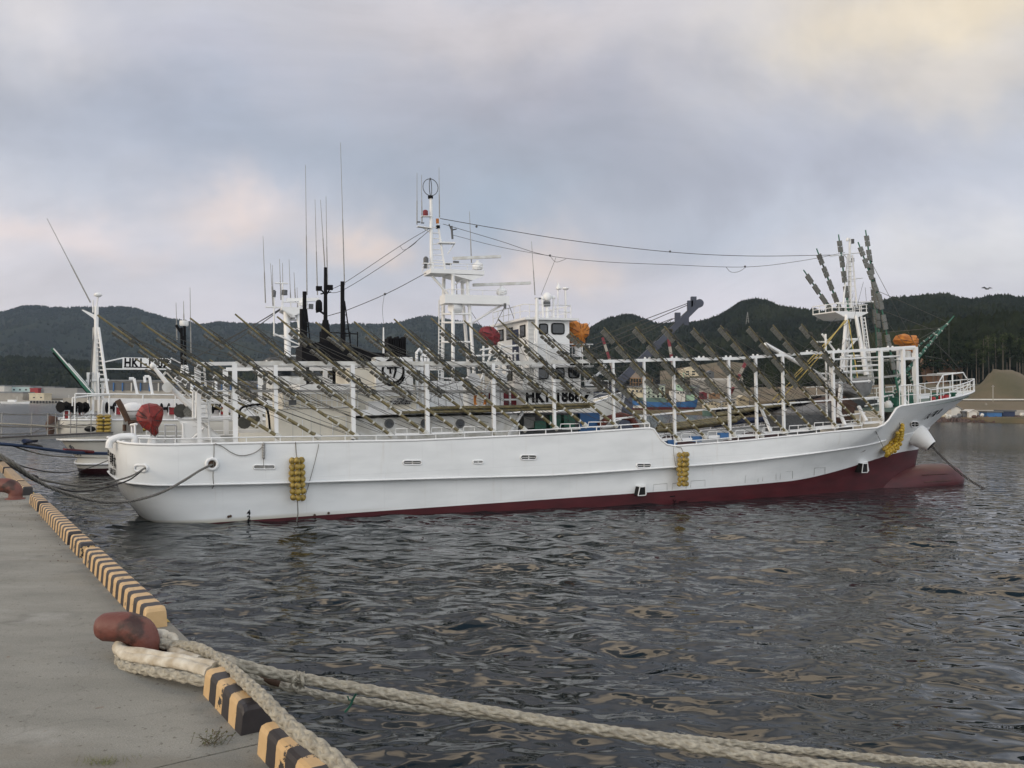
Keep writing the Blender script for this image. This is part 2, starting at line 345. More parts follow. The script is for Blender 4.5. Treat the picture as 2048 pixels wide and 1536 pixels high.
def text_mesh(txt, size, name, m, parent, origin, xdir, up, sx=1.0, off=0.0, align='LEFT', ext=.004, space=1.0):
    cu = bpy.data.curves.new('txt', 'FONT'); cu.body = txt; cu.size = size; cu.align_x = align; cu.offset = off; cu.extrude = ext; cu.resolution_u = 3; cu.space_character = space
    to = bpy.data.objects.new('txt', cu); col.objects.link(to); dg = bpy.context.evaluated_depsgraph_get()
    me = bpy.data.meshes.new_from_object(to.evaluated_get(dg)); bpy.data.objects.remove(to)
    x = V(xdir).normalized(); u = V(up).normalized(); nn = x.cross(u); o_ = V(origin)
    for v in me.vertices: v.co = o_+x*(v.co.x*sx)+u*v.co.y+nn*v.co.z
    me.materials.clear(); me.materials.append(M[m]); me.name = name
    ob = bpy.data.objects.new(name, me); col.objects.link(ob); ob.parent = parent
    return ob
# ------------------------------------------------------------------ ship frames (x forward, y away from the quay side, z up)
class Frame:
    def __init__(s, heading, trim, ncen, soff):
        th = radians(heading); tr = radians(trim); h = V((sin(th), cos(th), 0)); s.n = V((-cos(th), sin(th), 0))
        s.x = h*cos(tr)+V((0, 0, sin(tr))); s.z = V((0, 0, cos(tr)))-h*sin(tr); s.o = s.n*ncen+h*soff
        s.m = Matrix(((s.x.x, s.n.x, s.z.x, s.o.x), (s.x.y, s.n.y, s.z.y, s.o.y), (s.x.z, s.n.z, s.z.z, s.o.z), (0, 0, 0, 1)))
    def S(s, px, py, t=0.0):
        d = ray(px, py); k = (t-(CAM-s.o).dot(s.n))/d.dot(s.n); p = CAM+d*k-s.o
        return V((p.dot(s.x), t, p.dot(s.z)))
    def at(s, p): return s.m @ Matrix.Translation(V(p))
A = Frame(68, 1.6, 38.9*.94, -3.0)
S = A.S
ship = empty('fishing_vessel', label='nearest and largest white vessel, dark red bottom, rows of slanting bamboo light booms', cat='fishing vessel', mw=A.m)
def sh(mb, name, m, parent=ship): return mb.build(name, m, parent)
def onship(name, base, label, cat, group=None): return empty(name, label=label, cat=cat, group=group, mw=A.at(base))

# ---- hull
ZT = [(0.4, 3.1), (1.4, 2.96), (2.6, 2.89), (6, 2.84), (9.4, 2.77), (11.9, 2.71), (18.7, 2.75), (23.25, 2.87), (23.45, 2.80), (23.6, 2.6), (23.85, 2.28), (24.15, 2.07), (24.6, 1.99), (28, 2.07), (34.2, 2.35), (37.0, 2.45), (37.5, 2.58), (37.9, 2.84), (38.2, 3.15), (38.45, 3.42), (38.8, 3.55), (40.6, 3.68), (44, 3.92), (48.75, 4.26)]
KN = [(0.4, 1.78), (1.1, 1.58), (1.8, 1.5), (2.4, 1.44), (6, 1.31), (11.9, 1.16), (18.6, .97), (24.5, 1.04), (28, 1.09), (31.6, 1.26), (37, 1.53), (38.6, 1.67), (39.7, 1.87), (45, 2.15)]
STEM = [(-2.4, 43.2), (-1, 43.5), (.0, 43.7), (.5, 43.78), (.91, 43.83), (1.4, 44.2), (1.92, 44.75), (2.56, 45.5), (3.14, 46.6), (3.84, 48.14), (4.26, 48.75)]
NOM = [(0.5, 0), (.62, -.7), (.78, -1.5), (.95, -2.2), (1.08, -2.6), (1.22, -2.88), (1.45, -3.15), (1.8, -3.4), (2.3, -3.6), (3.0, -3.7)]
xs = [4, 5, 6, 8, 10, 12, 14, 16, 18, 20, 22, 23.0, 23.25, 23.45, 23.6, 23.72, 23.85, 24.0, 24.15, 24.35, 24.6, 25.5, 27, 29, 31, 33, 34.5, 36, 37, 37.25, 37.5, 37.7, 37.9, 38.05, 38.2, 38.32, 38.45, 38.6, 38.8, 39.5, 40.5, 41.5, 42.5, 43.5, 44.5, 45.5, 46.3, 47, 47.6, 48.1, 48.45, 48.75]
NOM += [(x, -3.7) for x in xs]
def row(zf, hb, ds, s1, a, p, q=1.0, quart=1.0):
    out = []
    for x, t in NOM:
        s = x+ds*max(0, 1-(x-.5)/3.5) if x < 4 else x
        if x > 24 and s1 < 48.7: s = 24+(x-24)*(s1-24)/24.75
        tt = t*hb/3.7
        if x < 4: tt *= (1-(1-quart)*max(0, (4-x)/3.5))
        if s > a:
            u = min(1, (s-a)/(s1-a)); tt = -hb*max(0, 1-u**p)**q
        out.append((s, tt, zf(s)))
    return out
zt = lambda s: interp(s, ZT); zk = lambda s: interp(s, KN)
top = row(zt, 3.7, 0, 48.75, 34, 2.9)
mid = row(lambda s: zk(s)+.5*(zt(min(48, s*1.03 if s > 38 else s))-zk(s)), 3.7, 0, 46.6, 32, 2.35)
kn = row(zk, 3.7, .02, 44.95, 30, 2.1)
kn2 = [(s, t*(1-.07*max(0, 1-max(0, s-30)/12)) if s > 3 else t*.95, z-.05) for s, t, z in kn]
kn2 = [(s+(.12 if s < 3 else 0), t, z) for s, t, z in kn2]
lo1 = row(lambda s: zk(s)*.55, 3.42, .45, 44.1, 28, 1.95, 1, .9)
lo2 = row(lambda s: .05, 3.40, 1.0, 43.75, 26, 1.8, 1, .85)
lo3 = row(lambda s: -.5, 3.38, 1.7, 43.6, 25.5, 1.75, 1, .75)
lo4 = row(lambda s: -1.3, 3.30, 3.2, 43.4, 25, 1.7, 1, .6)
lo5 = row(lambda s: -2.4, 2.9, 5, 43.2, 25, 1.6, 1, .5)
rows = [top, mid, kn, kn2, lo1, lo2, lo3, lo4, lo5]
mir = lambda r: [(s, -t, z) for s, t, z in r][::-1]
hb_ = MB()
R_ = [r+mir(r)[1:] for r in rows]
hb_.grid(R_[:3]); hb_.grid(R_[3:]); hb_.grid(R_[2:4], sm=False)
# bulbous bow below the paint line
hb_.tube([(38.5, 0, -1.6), (41, 0, -1.35), (43, 0, -1.18), (44.5, 0, -1.08), (45.8, 0, -1.05), (46.5, 0, -1.04), (46.95, 0, -1.0), (47.2, 0, -.98), (47.28, 0, -.97)], [.9, 1.05, 1.06, 1.04, .98, .86, .64, .36, .08], 24)
hull = sh(hb_, 'hull', 'hull')
def cut_weld(): pass
m = MB(); capn = [(s, t*.995, z+.02) for s, t, z in top]
m.tube([V(p) for p in capn+mir(capn)[1:]], .055, 6); sh(m, 'cap_rail', 'white')
m = MB(); m.tube([V((s-(.03 if s < 3 else 0), t*1.008, z)) for s, t, z in kn[:-10]], .04, 6); m.tube([V((s, -t*1.008, z)) for s, t, z in kn[:-10]], .04, 6); sh(m, 'rubbing_strake', 'white')
# bulb strakes and bilge seams: raised weld ribs on the red bottom
m = MB()
for z0, z1 in ((-.55, -.62), (-.95, -1.0), (-1.35, -1.32)):
    m.tube([(43.2+k*.5, -sqrt(max(.02, 1.07**2-(z0+1.1)**2))*(1 if k < 5 else max(.3, 1-(k-4)*.2)), z0+(z1-z0)*k/7) for k in range(8)], .018, 5)
sh(m, 'hull_seam', 'brown')

# ---- decks
def deck(nm, m_, s0, s1, z, inset=.1, rowref=None):
    rr = rowref or kn; pts = [(s, t) for s, t, _ in rr if s0 <= s <= s1]
    zf = z if callable(z) else (lambda s: z)
    q = MB(); q.grid([[(s, (abs(t)-inset)*k if abs(t) > inset else 0, zf(s)) for s, t in pts] for k in (-1, -.33, .33, 1)], sm=False); return sh(q, nm, m_)
deck('main_deck', 'grey', 0.9, 38, lambda s: zk(s)+.25)
deck('forecastle_deck', 'gdeck', 38.5, 48, lambda s: zt(s)-.22, .15, top)
wb_ = 2.55; m = MB(); m.box((38.4, -wb_, 1.6), (38.5, wb_, 3.3)); sh(m, 'forecastle_bulkhead', 'cream')

# ---- scuppers, fairleads and sea chests on the near side
def side_t(x, z):
    """half breadth of the near side at station x, height z"""
    if z > zk(x): r0, r1 = top, kn; k = (z-zk(x))/max(.01, zt(x)-zk(x))
    else: r0, r1 = kn2, lo2; k = (z-.05)/max(.1, zk(x)-.05)
    f = lambda r: interp(x, [(s, t) for s, t, _ in r if s > 2.9 or True])
    f0 = interp(x, sorted([(s, t) for s, t, _ in r0])); f1 = interp(x, sorted([(s, t) for s, t, _ in r1]))
    k = max(0, min(1, k))
    if r0 is top and x > 32:
        fm = interp(x, sorted([(s, t) for s, t, _ in mid])); 
        return (fm+(f0-fm)*(k-.5)*2) if k > .5 else f1+(fm-f1)*k*2
    return f1+(f0-f1)*k
def on_side(px, py):
    t = -3.7
    for _ in range(6):
        p = S(px, py, t); t = side_t(p.x, p.z)
    return S(px, py, t)
def slot(px0, px1, py0, py1, bars=1, name='scupper', rim=.03):
    a = on_side(px0, (py0+py1)/2); b = on_side(px1, (py0+py1)/2); c0 = on_side((px0+px1)/2, py0); c1 = on_side((px0+px1)/2, py1)
    h_ = (c0-c1); xd = (b-a); r = h_.length/2; L_ = xd.length; xd.normalize(); hd = h_.normalized(); nn = V((0, -1, 0)); nn = (nn-xd*nn.dot(xd)); nn = (nn-hd*nn.dot(hd)).normalized()
    ce = (a+b)/2; n = 8; pts = []
    for sgn in (1, -1):
        for k in range(n+1):
            an = -pi/2+pi*k/n
            pts.append(ce+xd*sgn*(L_/2-r+r*cos(an))+hd*sgn*r*sin(an))
    q = MB(); q.prism([p+nn*.012-nn*.03 for p in pts], nn*.03); o = sh(q, name, 'hole')
    q = MB(); q.tube([p+nn*.015 for p in pts]+[pts[0]+nn*.015], rim, 6); q2 = q.build('rim', 'white', o)
    if bars:
        q = MB(); q.beam(a+xd*.05+nn*.02, b-xd*.05+nn*.02, .015, .03, hd)
        q.beam(ce-hd*r+nn*.02, ce+hd*r+nn*.02, .015, .05, xd); q.build('grating_bar', 'white2', o)
    return o
for a in ((507, 550, 930, 938), (806, 843, 921, 929), (946, 966, 921, 927), (1041, 1073, 910, 919), (1273, 1302, 927, 935)): slot(*a)
slot(269, 295, 930, 943, 0, 'fairlead', .05)
slot(1821, 1837, 843, 854, 1, 'fairlead', .03)
c = on_side(424, 928); m = MB()
rg = [V((c.x+.20*cos(k*pi/10), c.y-.05, c.z+.20*sin(k*pi/10))) for k in range(21)]; m.tube(rg, .065, 8); fl = sh(m, 'round_fairlead', 'white')
m = MB(); m.prism([V((c.x+.16*cos(k*pi/8), c.y-.035, c.z+.16*sin(k*pi/8))) for k in range(16)], (0, .03, 0)); m.build('opening', 'rust', fl)
def seachest(x0, x1, x2, y0, y1):
    a = on_side(x0, y1); b = on_side(x1, y0); c_ = on_side(x2, (y0+y1)/2); T = min(a.y, b.y)-.02
    q = MB(); z0, z1 = a.z, b.z; X0, X1, X2 = a.x, b.x, c_.x; ins = .3
    q.add([(X0+.05, T-ins, z0), (X1, T-ins, z0), (X1, T-ins, z1), (X0+.15, T-ins, z1), (X0, T+.35, z0), (X2, T+.25, z0), (X2-.1, T+.25, z1+.05), (X0+.1, T+.35, z1+.05)], [(1, 5, 6, 2), (2, 6, 7, 3), (0, 4, 5, 1)])
    q.beam((X0+.05, T-ins, z0), (X1, T-ins, z0), .03, .03); q.beam((X1, T-ins, z0), (X1, T-ins, z1), .03, .03); q.beam((X0+.15, T-ins, z1), (X1, T-ins, z1), .03, .03); q.beam((X0+.05, T-ins, z0), (X0+.15, T-ins, z1), .03, .03)
    o = sh(q, 'thruster_intake', 'white'); q = MB()
    q.add([(X0+.07, T-ins+.03, z0+.02), (X1-.01, T-ins+.03, z0+.02), (X1-.01, T-ins+.03, z1-.02), (X0+.16, T-ins+.03, z1-.02)], [(0, 1, 2, 3)])
    q.add([(X0+.05, T-ins, z0), (X0+.15, T-ins, z1), (X0+.1, T+.35, z1), (X0, T+.35, z0)], [(0, 1, 2, 3)]); q.build('opening', 'hole', o)
seachest(1267, 1284, 1300, 972, 990); seachest(1709, 1726, 1735, 926, 944)
# faint welded patches above the paint line
for x0, x1, y0, y1 in ((1306, 1334, 968, 983), (1344, 1372, 966, 980), (1381, 1410, 961, 975), (1490, 1516, 950, 966), (1525, 1552, 946, 962), (1560, 1585, 943, 959), (1628, 1650, 935, 951)):
    q = MB(); cs = [on_side(x0, y1), on_side(x0+1, y0+1), on_side(x1, y0-1), on_side(x1, y1-2)]
    q.tube([p+V((0, -.004, 0)) for p in cs], .009, 4, False); sh(q, 'weld_seam', 'grey')
for x0, x1, yy in ((1340, 1350, 993), (1344, 1354, 1008), (1358, 1374, 1004)):
    q = MB(); q.beam(on_side(x0, yy)+V((0, -.01, 0)), on_side(x1, yy-1)+V((0, -.01, 0)), .012, .05); sh(q, 'hull_mark', 'black')
q = MB(); a = on_side(1346, 999)+V((0, -.012, 0)); b = on_side(1352, 999)+V((0, -.012, 0)); c = on_side(1349, 1005)+V((0, -.012, 0))
q.beam(a, c, .012, .03); q.beam(b, c, .012, .03); sh(q, 'hull_mark', 'black')
for px, py in ((457, 1033), (461, 1032), (629, 1030), (657, 1026)):
    c = on_side(px, py); q = MB(); q.lathe([(.05, 0), (.05, .03)], (c.x, c.y-.02, c.z), (0, -1, 0), 10); o = sh(q, 'drain_outlet', 'rust')
text_mesh('4', .26, 'draft_mark', 'black', ship, on_side(494, 1030)+V((0, -.012, 0)), (1, 0, 0), (0, 0, 1), 1, .01)
text_mesh('2', .26, 'draft_mark', 'black', ship, on_side(494, 1041)+V((0, -.012, 0)), (1, 0, 0), (0, 0, 1), 1, .01)
# name on the stern and bow
tx = V((.62-.95, .7+1.5, 0)); tx = V((.95-.5, -2.2, 0)).normalized()
def stern_pt(t, z): return V((interp(-abs(t), sorted([(b, a) for a, b in NOM[:7]]))-.02, t, z))
for ch, t, z, sz in (('第', -.15, 2.42, .24), ('七', -.42, 2.42, .24), ('幸', -.80, 2.15, .50), ('福', -1.28, 2.13, .50), ('丸', -1.75, 2.05, .55)):
    text_mesh(ch, sz, 'name_lettering', 'black', ship, stern_pt(t, z), tx, (0, 0, 1), .8, .012)
for i, ch in enumerate('気仙沼市'):
    text_mesh(ch, .26, 'port_lettering', 'black', ship, stern_pt(-.75-.36*i, 1.75), tx, (0, 0, 1), 1, .004)
for ch, px, py in (('丸', 1848, 837), ('福', 1861, 832), ('幸', 1870, 828)):
    p = on_side(px, py); p2 = on_side(px+6, py-1.5); p3 = on_side(px+1, py-6); xd = (p2-p).normalized(); up = (p3-p); up = (up-xd*up.dot(xd)).normalized(); nn = xd.cross(up)
    text_mesh(ch, .55, 'name_lettering', 'black', ship, p+nn*.05, xd, up, .8, .012, ext=.003)

# ---- low rail above the bulwark
def rail(name, pts, h, r=.022, step=1.1, mids=(), m_='white', up=V((0, 0, 1)), parent=ship, posts=True):
    q = MB(); pts = [V(p) for p in pts]; q.tube([p+up*h for p in pts], r, 6)
    for k in mids: q.tube([p+up*h*k for p in pts], r*.7, 5)
    if posts:
        acc = 0; last = pts[0]; q.tube([last, last+up*h], r*.9, 5)
        for a, b in zip(pts, pts[1:]):
            L_ = (b-a).length
            while acc+L_ >= step:
                k = (step-acc)/L_; a = a+(b-a)*k; L_ = (b-a).length; acc = 0; q.tube([a, a+up*h], r*.9, 5)
            acc += L_
        q.tube([pts[-1], pts[-1]+up*h], r*.9, 5)
    return q.build(name, m_, parent)
for sg in (1, -1):
    tr = [(s, t*sg*.985, z+.04) for s, t, z in top if 1.6 < s < 23.3]; rail('bulwark_rail', tr, .20, .028, 1.25)
    tr = [(s, t*sg*.985, z+.04) for s, t, z in top if 24.5 < s < 36.5]; rail('bulwark_rail', tr, .17, .028, 1.2)
# bow rail right round the forecastle
tb = [(s, t*.985, z+.04) for s, t, z in top if s >= 38.8]; ring = tb+mir(tb)[1:]
hh = lambda s: interp(s, [(38.8, 1.05), (40.2, 1.05), (41.3, .62), (44, .62), (48.75, .72)])
q = MB(); q.tube([V((s, t, z+hh(s))) for s, t, z in ring], .03, 6); q.tube([V((s, t, z+hh(s)*.5)) for s, t, z in ring], .02, 5)
acc = 9
for a, b in zip(ring, ring[1:]):
    acc += (V(b)-V(a)).length
    if acc > .62: q.tube([a, (a[0], a[1], a[2]+hh(a[0]))], .026, 5); acc = 0
sh(q, 'bow_rail', 'white')
# tall pulpit hoops over the forecastle
q = MB()
for t in (-.9, .9):
    a = S(1874, 772, t); b = S(1886, 750, t); c = S(1926, 745, t); d = S(1940, 767, t); z0 = zt(45)-.1
    q.tube([(a.x, t, z0), a, b, c, d, (min(d.x, 47.0), t*.6, zt(47.0))], .04, 6); q.tube([(b.x, t, z0), b], .03, 6); q.tube([(c.x-.9, t, z0), (c.x-.9, t, c.z)], .03, 6)
    q.tube([(a.x, t, (a.z+z0)/2+.2), (c.x, t, (a.z+z0)/2+.25)], .025, 6)
for f in ((1886, 750), (1926, 745), (1905, 747)): q.tube([S(*f, -.9), V((S(*f, -.9).x, .9, S(*f, -.9).z))], .03, 6)
sh(q, 'bow_pulpit', 'white')
q = MB()
for x, t, w_, h_, d_ in ((40.8, -1.2, .7, .5, .5), (42.3, 1.0, .5, .45, .5), (43.6, -1.4, .5, .35, .4), (45.3, 0, .6, .4, .5), (41.8, -.1, 1.2, .7, 1.0)):
    q.box((x, t-d_/2, zt(x)-.2), (x+w_, t+d_/2, zt(x)-.2+h_))
q.lathe([(.12, 0), (.12, .4), (.2, .42), (.2, .5)], (44.2, -1.9, zt(44)-.2)); q.lathe([(.12, 0), (.12, .4), (.2, .42), (.2, .5)], (44.9, -1.7, zt(44)-.2))
sh(q, 'windlass', 'green')
q = MB()
for x, t in ((43.4, -2.15), (44.0, -2.0), (42.6, -2.3)): q.lathe([(.1, 0), (.14, .1), (.14, .3), (.08, .34)], (x, t, zt(x)-.15))
sh(q, 'red_mooring_bitt', 'red')

# anchor pocket with its cone
c0 = S(1836, 872, -1.0); c1 = S(1862, 892, -1.6)
q = MB(); q.tube([c0+(c0-c1)*.6, c0, c0*.5+c1*.5, c1], [.62, .66, .52, .36], 20); ap = sh(q, 'anchor_pocket', 'white')
q = MB(); q.lathe([(.30, 0), (.30, .02)], c1, (c1-c0), 16); q.build('opening', 'hole', ap)
# anchor chain as its own thing: down into the water
cw0 = A.m @ c1; cw1 = PG(1976, 981, -.1)
ch = MB(); Lc = (cw1-cw0).length; nl = int(Lc/.20); dr = (cw1-cw0).normalized(); s1_ = dr.orthogonal().normalized(); s2_ = dr.cross(s1_)
for k in range(nl):
    c = cw0+dr*(k+.5)*Lc/nl+V((0, 0, -.25*sin(pi*k/nl))); sd = s1_ if k % 2 else s2_
    ch.tube([c+dr*.12*cos(a)+sd*.06*sin(a) for a in [j*pi/4 for j in range(9)]], .027, 5, False)
tag(ch.build('anchor_chain', 'chain', None, org=cw0), 'dark steel anchor chain slanting from the bow cone down into the water', 'anchor chain')

# ---- near side posts and beams
def post(px, y0, y1, t, wd=.20, name='support_post', m_='white'):
    a = S(px+.026*(y0-y1), y0, t); b = S(px, y1, t); a.x = b.x
    q = MB(); q.box((b.x-wd/2, t-wd/2, b.z), (b.x+wd/2, t+wd/2, a.z)); o = sh(q, name, m_); return b.x, a.z
TP = -3.35
PX = [(471, 727, 884, .22), (553, 730, 882, .18), (707, 729, 878, .2), (855, 728, 868, .2), (988, 727, 862, .18), (1109, 727, 858, .16), (1228, 724, 852, .16), (1290, 723, 850, .15), (1350, 722, 886, .17), (1460, 716, 880, .17), (1514, 714, 876, .17), (1568, 712, 868, .17), (1668, 706, 858, .2), (1764, 700, 852, .24), (1808, 697, 813, .24)]
for px, y0, y1, wd in PX: post(px, y0, y1, TP, wd*(.82 if px < 1200 else .70))
for k, (px, y0, y1, wd) in enumerate(PX[:4]):          # the matching row on the far rail
    b = S(px, y1, TP); a = S(px, y0, TP); q = MB(); q.box((b.x-wd/2, -TP-wd/2, b.z), (b.x+wd/2, -TP+wd/2, a.z)); sh(q, 'far_support_post', 'white')
def bm(pp, t, wd, ht, name, m_='white'):
    q = MB()
    for a, b in zip(pp, pp[1:]): q.beam(S(*a, t), S(*b, t), wd, ht)
    return sh(q, name, m_)
bm([(471, 727), (700, 727), (980, 727), (1205, 722)], TP, .14, .17, 'longitudinal_beam', 'white2')
bm([(1205, 723), (1342, 719), (1470, 717), (1619, 706), (1808, 696)], TP, .12, .14, 'longitudinal_beam')
bm([(471, 733), (700, 732), (980, 732)], TP+.4, .08, .08, 'handrail_beam')
for z_ in (1,):
    q = MB(); p0 = S(471, 727, TP); p1 = S(980, 727, TP); p2 = S(1342, 719, TP); p3 = S(1808, 696, TP)
    for a, b in ((p0, p1),): q.beam((a.x, -TP, a.z), (b.x, -TP, b.z), .12, .16)
    sh(q, 'far_longitudinal_beam', 'white')
bm([(480, 782), (1170, 783), (1200, 779)], TP+.25, .30, .10, 'walkway_plank', 'grey')
bm([(1225, 838), (1400, 820), (1564, 807), (1755, 794)], TP+.1, .07, .07, 'guard_rail')
bm([(395, 728), (471, 727)], -2.2, .14, .14, 'stern_beam'); 
for t in (-2.2, 2.2): q = MB(); a = S(397, 728, -2.2); q.box((a.x-.08, t-.08, 2.0), (a.x+.08, t+.08, a.z)); sh(q, 'stern_post', 'white')
q = MB(); a = S(397, 728, -2.2); q.beam((a.x, -2.2, a.z), (a.x, 2.2, a.z), .14, .14); sh(q, 'stern_beam', 'white')
for px in (1808,):
    q = MB(); p = S(px, interp(px, [(1205, 723), (1342, 719), (1470, 717), (1619, 706), (1808, 696)]), TP); q.beam((p.x, TP, p.z+.02), (p.x, -TP, p.z+.02), .10, .10); sh(q, 'cross_beam', 'white')
q = MB()
for px in range(1290, 1800, 54):
    for d in (0, 9):
        p = S(px+d, interp(px, [(1205, 723), (1342, 719), (1470, 717), (1619, 706), (1808, 696)])-4, TP); q.ball(p, .06, 8, 5)
sh(q, 'beam_lamps', 'white')
# rail hoops and their shelf along the inside of the bulwark
for px0, px1, yy in ((790, 838, 868), (862, 905, 866), (926, 972, 864), (1120, 1160, 858), (1176, 1226, 854)):
    a = S(px0, yy, -3.3); b = S(px1, yy-1, -3.3); q = MB()
    for z in (.0,): q.tube([a, a+V((.04, 0, .22)), b+V((-.04, 0, .22)), b], .022, 6)
    q.tube([(a+b)/2, (a+b)/2+V((0, 0, .22))], .018, 5); q.beam(a, b, .12, .06); sh(q, 'boom_cradle', 'white')
for px0, px1, yy in ((1323, 1342, 880), (1362, 1400, 879), (1415, 1452, 874), (1470, 1508, 872), (1525, 1562, 866), (1578, 1615, 862), (1628, 1664, 856), (1685, 1720, 852), (1726, 1758, 846)):
    a = S(px0, yy, -3.2); b = S(px1, yy-2, -3.2); q = MB()
    q.tube([a, a+V((.04, 0, .26)), b+V((-.04, 0, .26)), b], .024, 6); q.tube([(a+b)/2, (a+b)/2+V((0, 0, .26))], .02, 5); q.beam(a, b, .16, .12); sh(q, 'boom_cradle', 'white')
for px, py, qx, qy in ((1521, 814, 1542, 864), (1675, 815, 1690, 850), (1717, 812, 1733, 842)):
    q = MB(); q.beam(S(px, py, -2.9), S(qx, qy, -3.4), .16, .10); sh(q, 'raked_stanchion', 'white')

# ---- light booms
TOPS = [(195, 630), (283, 645), (380, 636), (470, 628), (554, 633), (631, 644), (708, 643), (788, 638), (862, 636), (928, 641), (997, 639), (1063, 644), (1139, 663), (1208, 655), (1271, 654), (1329, 653), (1387, 656), (1441, 651), (1498, 653), (1546, 650), (1603, 648)]
BAS = [(556, 873), (635, 873), (713, 872), (781, 870), (852, 866), (920, 864), (988, 864), (1049, 859), (1112, 856), (1171, 851), (1231, 851), (1292, 846), (1357, 878), (1409, 873), (1468, 870), (1523, 872), (1572, 864), (1624, 856), (1673, 853), (1720, 848), (1763, 837)]
def boom(base, tip, kind, far=False, seed=0, seg=8):
    r = random.Random(seed); d = tip-base; Lb = d.length; dn = d.normalized(); nn = V((0, -1, 0)) ; lo = dn.cross(nn).normalized()
    if lo.z > 0: lo = -lo
    q = MB(); ks = 7; rr = [.070-.036*k/ks for k in range(ks+1)]
    sag = lambda k: lo*(.10*sin(pi*k))
    q.tube([base+d*(k/ks)+sag(k/ks) for k in range(ks+1)], rr, seg)
    nfp = len(q.f)
    nb_ = 6
    for k in range(nb_):
        u = .05+.065*k; c = base+d*u+sag(u); q.tube([c-dn*.035, c+dn*.035], .078-.036*u, seg)
    q.tube([base-dn*.1, base+dn*.12], .11, 8)
    o = q.build('light_boom', ['bamboo', 'band'], ship)
    for pi_ in range(nfp, len(q.f)): o.data.polygons[pi_].material_index = 1
    q = MB(); lamps = ((.50, .615), (.65, .765), (.79, .905), (.37, .465)) if kind == 0 else ((.44, .57), (.60, .72), (.755, .86), (.89, 1.0))
    if far: lamps = lamps[:3]
    for (a, b) in lamps:
        pa = base+d*a+sag(a)+lo*(.15 if kind == 0 else .17)+nn*.05; pb = base+d*b+sag(b)+lo*(.15 if kind == 0 else .17)+nn*.05
        wdt = .14 if kind == 0 else .20; Lq = (pb-pa).length; tilt = (lo*.55+nn*(-.85)).normalized() if kind == 0 else (lo*.95+nn*(-.3)).normalized(); th_ = dn.cross(tilt).normalized()
        g = MB(); ns = 4
        for k in range(ns):
            c = pa+dn*Lq*(k+.5)/ns; e = [c+dn*(i*Lq/ns*.42)+tilt*(j*wdt/2)+th_*(l*.035) for l in (-1, 1) for i, j in ((-1, -1), (1, -1), (1, 1), (-1, 1))]
            g.add(e, [(0, 3, 2, 1), (4, 5, 6, 7), (0, 1, 5, 4), (1, 2, 6, 5), (2, 3, 7, 6), (3, 0, 4, 7)])
        if far: q.v += []; q.add(g.v, g.f)
        else: g.build('lamp_panel', 'lamp', o)
    if far: q.build('lamp_row', 'lamp', o)
    q = MB()
    for k in range(30 if not far else 8):
        u = r.uniform(.36, .97 if kind else .86); c = base+d*u+sag(u)+lo*r.uniform(-.12, .06)+nn*r.uniform(-.02, .1); z = r.uniform(.05, .12)
        q.beam(c-dn*z, c+dn*z*r.uniform(.4, 1.2)+lo*r.uniform(-.05, .05), r.uniform(.04, .09), r.uniform(.04, .08))
    for k in range(6 if not far else 2):
        u = .42+.09*k; c = base+d*u+sag(u); q.tube([c, c-lo*.14+nn*.03], .018, 4)
    q.tube([base+d*(.3+.6*k/8)+sag(.3+.6*k/8)-lo*(.11+.03*(k % 2))+nn*.02 for k in range(9)], .016, 4)
    absorb(o, q, 'lampd')
    return o
BT = []
for i, (tp, bs) in enumerate(zip(TOPS, BAS)):
    k = 0 if i < 12 else 1; b = S(*bs, -3.42); t_ = S(*tp, -3.45); BT.append((b, t_)); boom(b, t_, k, seed=i)
for i, (b, t_) in enumerate(BT):
    if i < 9: boom(V((b.x, 3.42, b.z)), V((t_.x+.9, 3.55, t_.z-1.25)), 0 if i < 12 else 1, True, seed=50+i, seg=6)
# running wires between the booms
wr = random.Random(3)
def wire(p, q_, sagz=.0, r=.012, n=6, name='rigging_wire', m_='wire', parent=ship):
    g = MB(); g.tube([V(p).lerp(V(q_), k/n)-V((0, 0, 4*sagz*(k/n)*(1-k/n))) for k in range(n+1)], r, 4, False); return g.build(name, m_, parent)
for i in range(len(BT)-1):
    b, t_ = BT[i]; b2, t2 = BT[i+1]
    u = .86 if i < 12 else .93
    wire(b.lerp(t_, u), b2.lerp(t2, .62), .08, .011)
    wire(b.lerp(t_, .42)+V((0, -.05, 0)), V((b2.x+.3, -3.4, zt(b2.x)+.2)), .03, .010)
for i in range(0, len(BT)-2, 1):
    b, t_ = BT[i]; b2, t2 = BT[i+2]
    wire(b.lerp(t_, .55), V((b2.x-.4, -3.38, b2.z+.1)), .05, .010)
for k in range(9):
    a, b_ = 1+k*2, 3+k*2
    if b_ < len(BT): wire(BT[a][0].lerp(BT[a][1], .48), BT[b_][0].lerp(BT[b_][1], .5)+V((0, 0, -.2)), .25, .012)
q = MB()
for k in range(190):
    i = wr.randrange(0, len(BT)-1); b, t_ = BT[i]; a_ = b.lerp(t_, wr.uniform(.3, .97))+V((0, wr.uniform(-.05, .3), 0)); j = min(len(BT)-1, max(0, i+wr.choice((-1, 1, 1, 2)))); c_ = BT[j][0].lerp(BT[j][1], wr.uniform(.0, .7))+V((wr.uniform(-.4, .4), wr.uniform(0, 1.5), 0))
    sg_ = wr.uniform(0, .25); q.tube([a_.lerp(c_, k_/5)-V((0, 0, 4*sg_*(k_/5)*(1-k_/5))) for k_ in range(6)], .009, 4, False)
tag(sh(q, 'light_rigging', 'wire'), kind='stuff')
for i in range(12, 20): wire(BT[i][0].lerp(BT[i][1], .78), BT[i][0].lerp(BT[i][1], .3)+V((2.4, 1.2, 0)), 0, .009)
